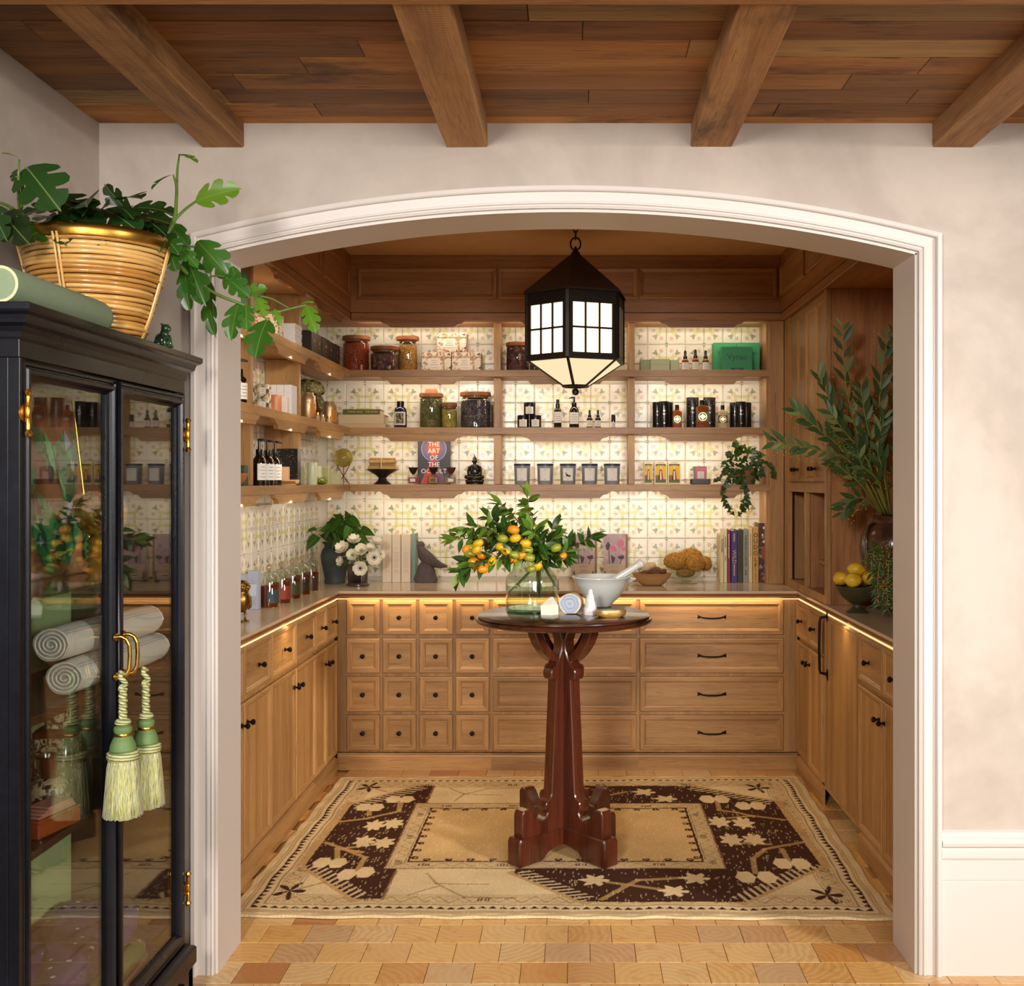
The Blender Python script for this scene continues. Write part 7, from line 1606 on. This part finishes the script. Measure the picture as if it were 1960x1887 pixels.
for i in range(70):
    a = rng.uniform(0, 2*math.pi); rr = .03+.055*rng.rand(); p = Vector((-1.162+rr*math.cos(a), 5.88+rr*math.sin(a)*.8, CZ+.12+rng.uniform(0, .07)))
    place(FRL, an, p, Vector((math.cos(a), math.sin(a)-.2, rng.uniform(-.4, .7))), Vector((0, -.6, .8))+rv(.4), rng.uniform(.03, .05))
# ---- ivy on the low shelf
iv = thing('ivy_plant', 'trailing green ivy in a small terracotta pot at the end of the low shelf', 'plant', (gx(1426, 6.04), 6.04, S3))
turned('pot', [(0, 0), (.050, 0), (.058, .05), (.060, .075), (.054, .075), (.050, .06), (0, .06)], mat('terracotta_pot', '8a5a34', .7, 0, .15, 20), iv, 28)
g_ = leafmat('ivy_leaf', '1c3410', '385a1e', .42, .15)
q = MB(); q.v = [(0, 0, 0), (-.15, .42, .04), (.25, .50, .03), (.45, .30, 0), (1, 0, -.1), (.45, -.30, 0), (.25, -.50, .03), (-.15, -.42, .04), (.4, 0, -.03)]
q.f = [(0, 1, 2, 8), (8, 2, 3), (8, 3, 4), (8, 4, 5), (8, 5, 6), (0, 8, 6, 7)]; q.mi = [0]*6; IVM = q.mesh('leaf', g_, 180)
def E2(cx, cy, d): return W3(940+cx/3.63, 480+cy/3.63, d)
for i in range(150):
    a = rng.uniform(0, math.pi*2); rr = .10*rng.rand()**.6; p = Vector((gx(1424, 6.02)+rr*1.15*math.cos(a), 6.03-abs(rng.randn())*.03-.01, S3+.105+rr*math.sin(a)*1.0))
    if p.z < S3+.012 and p.y > 5.95: p.z = S3+.02+.04*rng.rand()
    if p.x > 1.02: p.x = 1.02-rng.rand()*.05
    place(IVM, iv, p, Vector((math.cos(a), -.5, math.sin(a)-.3))+rv(.3), Vector((0, -1, .4))+rv(.4), rng.uniform(.022, .036))
for pts, n in (([(1660, 1560, 6.0), (1640, 1610, 5.945), (1605, 1680, 5.94), (1625, 1740, 5.94), (1650, 1790, 5.94), (1690, 1840, 5.94)], 18), ([(1750, 1570, 6.0), (1755, 1620, 5.945), (1770, 1690, 5.94), (1780, 1760, 5.94), (1740, 1805, 5.94), (1705, 1855, 5.94)], 22), ([(1830, 1480, 6.0), (1890, 1460, 5.94), (1930, 1480, 5.93), (1965, 1540, 5.93), (1950, 1580, 5.93)], 14), ([(1640, 1520, 5.98), (1590, 1570, 5.95), (1550, 1600, 5.945)], 10), ([(1720, 1400, 6.0), (1700, 1360, 6.0), (1690, 1320, 6.0)], 8), ([(1780, 1640, 5.945), (1760, 1740, 5.94), (1740, 1780, 5.94)], 8)):
    cv = stem(iv, [E2(*p) for p in pts], .0014, .0009, colmat('4a3a1c', .7), 20)
    for i in range(n):
        j = int((len(cv)-2)*(i+.5)/n); s_ = 1 if i % 2 else -1; place(IVM, iv, cv[j]+Vector((0, -.004, 0)), Vector((s_*.8, -.3, -.5))+rv(.25), Vector((0, -1, .2))+rv(.3), rng.uniform(.018, .032))
# ================================================================== BLACK GLAZED CABINET AND ITS CONTENTS
g = G('black_lacquer'); v = g.coord(); n = g.noise(v, 3.5, 5, .6); n2 = g.noise(v, 60, 3)
nd = g.pbr(Base_Color=g.mix((n*.7+n2*.3).step(.4, .7), lin('0b0d14'), lin('14171f')), Roughness=n*.18+.20)
g.set(nd.inputs['Normal'], g.bump(n2, .06)); nd.inputs['Specular IOR Level'].default_value = .28; LACQ = g.m
INN = mat('pale_green_lining', '9fb27e', .6, 0, .06, 5); DKI = mat('dark_cabinet_interior', '33231a', .5, 0, .15, 6)
KX, KB, KN, KF = -1.097, -1.418, 2.17, 3.09        # front, back, near and far planes
kb = thing('display_cabinet', 'tall black cabinet with two glazed doors standing against the plaster wall', 'cabinet', ((KX+KB)/2, (KN+KF)/2, 0))
def kpart(name, q, m, parent=None, sm=None): return obj(name, q, m, parent or kb, sm, world=True)
q = MB(); q.box(KB, KX-.024, KN, KN+.018, .173, 1.7215, .001); kpart('side_panel', q, LACQ)
q = MB(); q.box(KB, KX-.024, KF-.018, KF, .173, 1.7215, .001); kpart('side_panel', q, LACQ)
q = MB(); q.box(KB, KB+.010, KN+.0185, KF-.0185, .173, 1.7215); kpart('back_panel', q, INN)
q = MB(); q.box(KB+.011, KX-.030, KF-.024, KF-.0185, .18, 1.73); kpart('end_lining', q, DKI)
q = MB(); q.box(KX-.0235, KX-.001, KN, KN+.0115, .173, 1.7215, .001); kpart('corner_post', q, LACQ)
q = MB(); q.box(KX-.0235, KX-.001, KF-.0055, KF, .173, 1.7215, .001); kpart('corner_post', q, LACQ)
q = MB(); q.box(KB, KX-.002, KN, KF, 1.722, 1.765, .001); kpart('frieze', q, LACQ)
q = MB(); q.box(KB, KX-.024, KN, KF, .11, .172, .001); kpart('floor_board', q, DKI)
CP = [(0, 1.757), (.003, 1.762), (.004, 1.772), (.010, 1.782), (.020, 1.788), (.021, 1.794), (.024, 1.803), (.033, 1.808), (.037, 1.812), (.037, 1.824), (.035, 1.826), (-.02, 1.826), (-.02, 1.757)]
q = MB(); plan_sweep(q, [(KB, KN), (KX, KN), (KX, KF), (KB, KF)], CP, side=-1); q.box(KB, KX-.01, KN+.01, KF-.01, 1.80, 1.8255); kpart('cornice', q, LACQ)
q = MB(); plan_sweep(q, [(KB, KN), (KX, KN), (KX, KF), (KB, KF)], [(-.02, .110), (.022, .110), (.024, .114), (.024, .155), (.018, .162), (.010, .166), (.006, .172), (-.02, .172)], side=-1); kpart('plinth', q, LACQ)
FT = [(0, .111), (.105, .111), (.10, .098), (.075, .088), (.055, .070), (.046, .045), (.042, .02), (.040, .0), (0, .0)]
for yy, s_ in ((KN-.015, 1), (KF+.015, -1)):
    q = MB(); q.prism([(yy+s_*a, z) for a, z in FT], 'x', KX-.016, KX+.016); q.prism([(KX+.016-a*.9, z) for a, z in FT], 'y', yy, yy+s_*.03); kpart('foot', q, LACQ)
    q = MB(); q.box(KB, KB+.04, yy, yy+s_*.04, 0, .111, .002); kpart('foot', q, LACQ)
ST_ = .036
def door(y0, y1, name_label, hinge_y):
    d = bpy.data.objects.new('door', None); COL.objects.link(d); d.parent = kb; d.location = Vector((KX, (y0+y1)/2, .945))-kb.location
    w, h = y1-y0, 1.718-.175; m = MB()
    rings = [(0, -.022), (0, -.002), (.003, .0), (.008, .0), (.010, -.004), (.013, -.004), (.016, .004), (.024, .004), (.028, -.001), (.031, -.006), (ST_, -.010), (ST_, -.022)]
    P = [[(x, -w/2+i, -h/2+i*1.25), (x, w/2-i, -h/2+i*1.25), (x, w/2-i, h/2-i), (x, -w/2+i, h/2-i)] for i, x in rings]
    P.append(P[0])
    for a, b in zip(P[:-1], P[1:]):
        for k in range(4): k2 = (k+1) % 4; m.add([a[k], a[k2], b[k2], b[k]], [(0, 1, 2, 3)])
    obj('door_frame', m, LACQ, d)
    m = MB(); m.box(-.0155, -.0125, -w/2+ST_-.004, w/2-ST_+.004, -h/2+ST_, h/2-ST_+.004); obj('glass_pane', m, PANE, d)
    return d
YM = 2.632
d1 = door(KN+.012, YM-.001, '', KN); d2 = door(YM+.001, KF-.006, '', KF)
q = MB(); q.tube([(.004, 0, -.77), (.004, 0, .77)], .006, 10); obj('astragal', q, LACQ, d1, 180, loc=(0, (YM-KN-.013)/2, 0))
def hinge(y, z, s_):
    q = MB(); L = .034
    q.lathe([(0, -L-.014), (.006, -L-.013), (.0085, -L-.007), (.006, -L-.001), (.004, -L), (.0055, -L+.001), (.0055, -L/3), (.0050, -L/3+.001), (.0055, -L/3+.002), (.0055, L/3), (.005, L/3+.001), (.0055, L/3+.002), (.0055, L-.001), (.004, L), (.006, L+.001), (.0085, L+.007), (.006, L+.013), (0, L+.014)], 14)
    q.v = [(a+KX+.010, b+y, c_+z) for a, b, c_ in q.v]
    q.prism([(y-.001, z-.02), (y-.012, z-.012), (y-.016, z), (y-.012, z+.012), (y-.001, z+.02), (y+.012, z+.012), (y+.016, z), (y+.012, z-.012)], 'x', KX-.001, KX+.004)
    kpart('hinge', q, BRASS, None, 40)
hinge(KN+.012, 1.612, 1); hinge(KF-.004, 1.605, -1); hinge(KF-.004, .33, -1); hinge(KN+.012, .33, 1)
def dpull(d, yl):
    q = MB(); q.tube([(0, 0, .045), (.016, 0, .046), (.026, .002, .040), (.032, .005, .024), (.033, .006, 0), (.032, .005, -.030), (.026, .002, -.046), (.016, 0, -.050), (0, 0, -.049)], .0048, 10)
    for z in (.045, -.049): q.tube([(0, 0, z), (.004, 0, z)], .010, 12)
    h_ = obj('handle', q, BRASS, d, 60, loc=(.004, yl, .115)); return h_
dpull(d1, (YM-KN-.013)/2-.022); dpull(d2, -(KF-.007-YM)/2+.022)
# tassels hung on the handles
g = G('silk_fringe'); v = g.coord(); w = g.noise(g.n('ShaderNodeMapping', {'Vector': v, 'Scale': (1, 1, .03)}).outputs[0], 420, 2)
base = g.ramp(w, [(.3, lin('5d6a3c')), (.45, lin('a8a860')), (.55, lin('c9c48a')), (.62, lin('8a9a86')), (.75, lin('b59a48'))]); nd = g.pbr(Base_Color=base, Roughness=.45); g.set(nd.inputs['Normal'], g.bump(w, .8, .003)); nd.inputs['Sheen Weight'].default_value = .3; SILK = g.m
g = G('twisted_cord'); v = g.coord(); x_, y_, z_ = g.xyz(v); st = g.math('SINE', z_*900+g.math('ARCTAN2', y_, x_)*2)
g.pbr(Base_Color=g.mix(st.step(-.3, .3), lin('6f7d4c'), lin('c3bd86')), Roughness=.5); CORDM = g.m
HEADM = mat('green_thread_head', '5f7a44', .6, 0, .15, 60, bump=.4, bs=200)
def tassel(label, x, y, ztop, drop):
    t = thing('tassel', label, 'tassel', (x, y, ztop), group='silk tassels on the cabinet handles'); s_ = -drop
    q = MB(); q.tube([(0, .008, .012), (-.006, .0, .018), (-.003, -.008, .008), (.006, -.003, -.004), (.004, .008, -.010), (-.006, .006, -.016), (-.004, -.006, -.018), (.005, -.004, -.026)], .0062, 8); obj('knot', q, CORDM, t, 180)
    for dx in (-.0055, .0055):
        pts = [Vector((dx*math.cos(k*1.3)*1.0, dx*math.sin(k*1.3), -.02-(.075)*k/14)) for k in range(15)]; q = MB(); q.tube(pts, .0056, 8); obj('cord', q, CORDM, t, 180)
    turned('collar', [(0, -.088), (.014, -.090), (.018, -.094), (.018, -.100), (.013, -.104), (0, -.104)], CORDM, t, 24)
    turned('head', [(.012, -.102), (.020, -.108), (.021, -.116), (.017, -.123), (.0172, -.128), (.022, -.134), (.028, -.148), (.030, -.160), (.026, -.166)], HEADM, t, 28); turned('gold_band', [(.0175, -.122), (.0185, -.124), (.0185, -.128), (.0175, -.130)], BRASS, t, 24)
    q = MB(); q.lathe([(.026, -.164), (.034, -.166), (.035, -.178), (.033, -.184), (.028, -.186)], 36)
    for i, p in enumerate(q.v): a = math.atan2(p[1], p[0]); f_ = 1+.05*math.sin(22*a+p[2]*300); q.v[i] = (p[0]*f_, p[1]*f_, p[2])
    obj('ruff', q, CORDM, t, 180)
    q = MB(); n = 60; prof_ = [(.030, -.180), (.034, -.20), (.037, -.24), (.040, -.28), (.043, -.310)]
    for r_, z in prof_:
        for i in range(n): a = 2*math.pi*i/n; f_ = 1+.05*math.sin(i*2.4)+.03*math.sin(i*5.1); q.v.append((r_*f_*math.cos(a), r_*f_*math.sin(a), z-(.006*abs(math.sin(i*1.7)) if z < -.3 else 0)))
    q.f = [(j*n+i, j*n+(i+1) % n, (j+1)*n+(i+1) % n, (j+1)*n+i) for j in range(len(prof_)-1) for i in range(n)]+[tuple((len(prof_)-1)*n+i for i in range(n))]; q.mi = [0]*len(q.f)
    obj('skirt', q, SILK, t, 180)
    return t
tassel('green silk tassel on the handle of the cabinet door closer to the camera', -1.052, 2.555, 1.012, 0); tassel('green silk tassel on the handle of the cabinet door closer to the arch', -1.043, 2.668, 1.002, 0)
# shelves inside
q = MB(); q.box(KB+.012, KX-.035, KN+.02, KF-.026, .684, .702, .001); kpart('shelf', q, DKI)
q = MB(); q.box(KB+.012, KX-.045, KN+.02, KF-.026, .958, .978, .002); kpart('shelf', q, wood('cabinet_shelf_wood', '3a2112', '5a361e', 'y', .4))
q = MB(); q.box(KB+.012, KX-.055, KN+.02, KF-.026, 1.222, 1.229); kpart('glass_shelf', q, thin_glass('shelf_glass', 'd5e2d2', .0, 1.5))
# framed leaf painting leaning on the back
pa = thing('framed_painting', 'leaf painting in a thin gilt frame leaning inside the black cabinet', 'painting', (-1.335, 2.80, 1.2296)); pa.rotation_euler = (0, R(-7), R(-4))
pw, phh = .40, .475
q = MB(); q.box(-.008, 0, -pw/2, pw/2, 0, phh); obj('canvas', q, mat('painting_ground', '8a5a42', .6, 0, .25, 6, col2='c08462'), pa)
q = MB()
for a in ((-.012, .006, -pw/2-.006, -pw/2+.002, -.004, phh+.004), (-.012, .006, pw/2-.002, pw/2+.006, -.004, phh+.004), (-.012, .006, -pw/2, pw/2, -.006, .002), (-.012, .006, -pw/2, pw/2, phh-.002, phh+.006)): q.box(*a, .001)
obj('frame', q, BRASS, pa)
PGm = [mat('painted_leaf_%d' % i, c_, .5, 0, .3, 40, detail=5) for i, c_ in enumerate(('2f9a68', '1f6a5c', '48b27c', 'a8acd8', '165048'))]
for i in range(84):
    y = rng.uniform(-.18, .18); z = rng.uniform(.02, .40) if i % 3 else rng.uniform(.0, .12)
    if abs(y+.03-.12*(z-.2)) < .055 and .1 < z < .36: y += .13 if y > 0 else -.10
    a = rng.uniform(50, 130) if z < .3 else rng.uniform(200, 340); L = rng.uniform(.06, .13); ca, sa = math.cos(R(a)), math.sin(R(a)); wl = L*rng.uniform(.14, .24)
    P = [(u*L, s_*wl*math.sin(math.pi*u)) for u, s_ in ((0, 0), (.25, 1), (.5, 1), (.75, 1), (1, 0), (.75, -1), (.5, -1), (.25, -1))]
    P = [(max(-pw/2+.003, min(pw/2-.003, y+ca*u-sa*w_)), max(.003, min(phh-.003, z+sa*u+ca*w_))) for u, w_ in P]
    q = MB(); q.add([(.0008+.00015*i, a_, b_) for a_, b_ in P], [tuple(range(8))]); obj('painted_leaf', q, PGm[i % 5 if i % 5 != 3 or i % 2 else 0], pa)
# amber lamp base
t = thing('amber_ornament', 'mottled amber glass globe on a ribbed honey-coloured stem inside the cabinet', 'ornament', (-1.19, 2.76, 1.2296))
turned('stem', [(0, 0), (.040, 0)]+[(.030+.006*(i % 2), .008+.008*i) for i in range(12)]+[(.026, .108)], mat('honey_glass', 'a8742c', .12, 0, .3, 30, coat=.5), t, 32, sm=180)
q = MB(); q.sphere((0, 0, .165), .063, 28, 18); obj('globe', q, mat('mottled_amber', '7a3c12', .18, 0, .5, 70, coat=.5, col2='b8742c'), t, 180)
# rolled towels
LINEN = mat('white_linen', 'dcdbd8', .85, 0, .04, 40, bump=.3, bs=300); 
for x, y0, y1, z, lab, rz in ((-1.175, 2.50, 2.97, 1.102, 'rolled white striped towel, upper one on the cabinet shelf', -5), (-1.170, 2.53, 3.03, 1.0205, 'rolled white striped towel, lower one on the cabinet shelf', -2)):
    L = y1-y0; t = thing('towel_roll', lab, 'towel', (x, (y0+y1)/2, z), R(rz), 'rolled towels in the cabinet'); q = MB(); n = 34; r_ = .040
    for j, yy in enumerate(np.linspace(-L/2, L/2, 9)):
        for i in range(n): a = 2*math.pi*i/n; f_ = 1+.02*math.sin(a*3+j)+.015*math.sin(5*a-j*.7)+(-.06 if j in (0, 8) else 0); q.v.append((r_*f_*math.cos(a)*1.1, yy, r_*f_*math.sin(a)*.98))
    q.f = [(j*n+i, j*n+(i+1) % n, (j+1)*n+(i+1) % n, (j+1)*n+i) for j in range(8) for i in range(n)]; q.mi = [0]*len(q.f); obj('roll', q, LINEN, t, 180)
    for s_ in (-1, 1):
        q = MB(); pts = []
        for k in range(60): a = k*.42; rr = r_*1.0*(1-k/66); pts.append((rr*math.cos(a)*1.08, s_*(L/2-.002), rr*math.sin(a)*.96))
        q.tube(pts, .0026, 5); obj('coil_end', q, LINEN, t, 180)
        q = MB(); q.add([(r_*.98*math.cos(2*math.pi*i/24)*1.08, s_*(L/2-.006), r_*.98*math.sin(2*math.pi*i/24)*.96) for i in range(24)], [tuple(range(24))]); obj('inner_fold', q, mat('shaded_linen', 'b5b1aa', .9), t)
    for a0 in (38, 48):
        q = MB(); q.lathe([(1, 0), (1, 1)], 3, a0=R(a0), a1=R(a0+3), cap=False); q.v = [(a*r_*1.10*1.03, (c_-.5)*L*.96, b*r_*1.03) for a, b, c_ in q.v]; obj('stripe', q, colmat('a9aeb8', .9), t, 180)
# ceramics
g = G('brown_carved_glaze'); v = g.coord(); n = g.noise(v, 55, 4, .6, 1.2); x_, y_, z_ = g.xyz(v)
nd = g.pbr(Base_Color=g.mix(n.step(.44, .56), lin('3a2214'), lin('a8977a')), Roughness=.22); g.set(nd.inputs['Normal'], g.bump(n, .6, .003)); CARV = g.m
GLZ = mat('chestnut_glaze', '4a2a18', .2, 0, .3, 14, coat=.4)
t = thing('ceramic_bottle', 'tall square brown ceramic bottle vase inside the black cabinet', 'vase', (-1.245, 2.635, .7025), R(6)); q = MB(); q.box(-.044, .044, -.044, .044, 0, .185, .010); obj('bottle_body', q, GLZ, t, 40)
for s_, rz in ((1, 0), (1, 90), (1, -90)):
    q = MB(); q.box(-.034, .034, -.0465, -.043, .015, .085, .002); q.box(-.034, .034, -.0465, -.043, .095, .165, .002); o = obj('carved_panel', q, CARV, t, None, rot=(0, 0, R(rz)))
turned('neck', [(.026, .183), (.025, .192), (.029, .205), (.030, .228), (.033, .236), (.029, .238), (.026, .225), (.024, .19)], CARV, t, 30)
t = thing('ceramic_bottle', 'short round-shouldered brown ceramic bottle vase in front of the tall square one', 'vase', (-1.20, 2.505, .7025)); turned('bottle_body', [(0, 0), (.040, 0), (.043, .006), (.043, .075), (.038, .088), (.026, .096), (.022, .099)], CARV, t, 32); turned('neck', [(.021, .097), (.021, .105), (.026, .118), (.027, .140), (.030, .146), (.026, .148), (.022, .135), (.019, .10)], GLZ, t, 30)
t = thing('wooden_box', 'small orange-brown wooden box on the dark cabinet shelf', 'box', (-1.172, 2.435, .7025), R(-12)); q = MB(); q.box(-.035, .035, -.07, .07, 0, .034, .003); obj('box_body', q, mat('orange_wood', '8a3e14', .4, 0, .25, 12), t); q = MB(); q.box(-.0355, .0355, -.0705, .0705, .0345, .040, .002); obj('lid', q, mat('orange_wood_lid', '94481a', .4, 0, .25, 12), t)
q = MB()
for i in range(4): q.box(-.030+.004*i, .030+.002*i, -.062+.008*i, .060-.006*i, .0408+.0055*i, .0408+.0055*i+.005, .002)
tag(obj('paper_bundle', q, mat('pink_tissue', 'b57f6c', .7, 0, .2, 50), None, None, loc=(-1.172, 2.435, .7025), rot=(0, 0, R(-12))), 'pinkish bundle of folded sheets on the orange-brown box', 'paper')
# folded dotted textiles
g = G('dotted_violet'); v = g.coord(); vo = g.n('ShaderNodeTexVoronoi', {'Vector': v, 'Scale': 24, 'Randomness': .55}); d_ = X(g, vo.outputs['Distance'])
g.pbr(Base_Color=g.mix(d_.step(.17, .14), lin('4e3f78'), lin('e0dce0')), Roughness=.9); VIO = g.m
g = G('dotted_green'); v = g.coord(); vo = g.n('ShaderNodeTexVoronoi', {'Vector': v, 'Scale': 24, 'Randomness': .55}); d_ = X(g, vo.outputs['Distance'])
g.pbr(Base_Color=g.mix(d_.step(.17, .14), lin('62703a'), lin('e0dcd0')), Roughness=.9); DGR = g.m
def cushion(name, lab, m, x0, x1, y0, y1, z0, z1, edge=None):
    t = thing(name, lab, 'textile', ((x0+x1)/2, (y0+y1)/2, z0)); w, l_, h = (x1-x0)/2, (y1-y0)/2, z1-z0; q = MB(); nn = 40; rg = [(.90, .0), (.97, .18), (1, .45), (.985, .75), (.93, .95), (.80, 1.0), (.4, 1.03), (0.01, 1.03)]
    for s_, z in rg:
        for i in range(nn):
            a = 2*math.pi*i/nn; ca, sa = math.cos(a), math.sin(a); k = 5; sx = math.copysign(abs(ca)**(2/k), ca); sy = math.copysign(abs(sa)**(2/k), sa)
            q.v.append((w*s_*sx, l_*s_*sy, h*z+.006*math.sin(3*a+1)*z))
    q.f = [(j*nn+i, j*nn+(i+1) % nn, (j+1)*nn+(i+1) % nn, (j+1)*nn+i) for j in range(len(rg)-1) for i in range(nn)]+[tuple(range(nn))[::-1]]; q.mi = [0]*len(q.f); obj('folded_cloth', q, m, t, 180)
    if edge:
        q = MB(); pts = []
        for i in range(nn+1): a = 2*math.pi*i/nn; ca, sa = math.cos(a), math.sin(a); pts.append((w*1.0*math.copysign(abs(ca)**.4, ca), l_*1.0*math.copysign(abs(sa)**.4, sa), .012+.004*math.sin(4*a)))
        q.tube(pts, .008, 8, False); obj('binding', q, edge, t, 180)
    return t
cushion('folded_quilt', 'folded green dotted quilt with a white edge at the bottom of the black cabinet', DGR, -1.395, -1.150, 2.26, 3.03, .1725, .245, LINEN)
cushion('folded_quilt', 'folded violet dotted quilt on top of the green dotted one', VIO, -1.395, -1.165, 2.30, 3.02, .257, .340)
# on top of the cabinet
bo = thing('bolster', 'green linen rolled bolster on top of the black cabinet', 'bolster', (-1.135, 2.40, CT+.0395)); GL = mat('sage_linen', '7f8f72', .9, 0, .06, 30, bump=.7, bs=350)
q = MB(); q.lathe([(.030, -.235), (.037, -.234), (.0388, -.22), (.039, 0), (.0388, .20), (.036, .213), (.026, .217), (0, .217)], 32); q.v = [(a, c_, b) for a, b, c_ in q.v]; obj('roll', q, GL, bo, 60)
q = MB(); q.lathe([(0, -.2345), (.031, -.2345)], 28); q.v = [(a, c_, b) for a, b, c_ in q.v]; obj('patterned_end', q, granular('yellow_pattern', ['b59a3a', 'c9b45e', '7d7a2e', 'd8cc8a'], 90, .8, 0), bo)
q = MB(); q.lathe([(.031, -.235), (.034, -.238), (.037, -.235)], 28, cap=False); q.v = [(a, c_, b) for a, b, c_ in q.v]; obj('piping', q, colmat('cfc89a', .8), bo, 180)
t = thing('animal_figurine', 'small dark green glazed seated animal figurine on the cabinet top beside the basket', 'figurine', (-1.083, 2.885, CT+.0004), R(60)); GG = mat('dark_green_glaze', '1f3a24', .2, 0, .35, 40, coat=.5)
q = MB(); q.sphere((0, .006, .020), .018, 16, 10, (.85, 1.1, 1.1)); q.sphere((0, -.006, .034), .013, 14, 10, (.9, .9, 1.3)); q.sphere((0, -.012, .050), .0125, 16, 10, (1, 1.05, .95)); q.sphere((0, -.023, .047), .0065, 10, 8)
for s_ in (-1, 1): q.tube([(s_*.008, -.012, .032), (s_*.009, -.018, .014), (s_*.009, -.020, .003)], [.006, .0045, .005], 8); q.sphere((s_*.013, .008, .010), .010, 10, 8, (.7, 1.2, 1)); q.sphere((s_*.0095, -.008, .060), .0035, 8, 6)
q.tube([(0, .022, .006), (.006, .030, .014), (.004, .026, .030)], [.004, .003, .002], 6); q.box(-.016, .016, -.024, .026, 0, .004, .001); obj('figure', q, GG, t, 180)
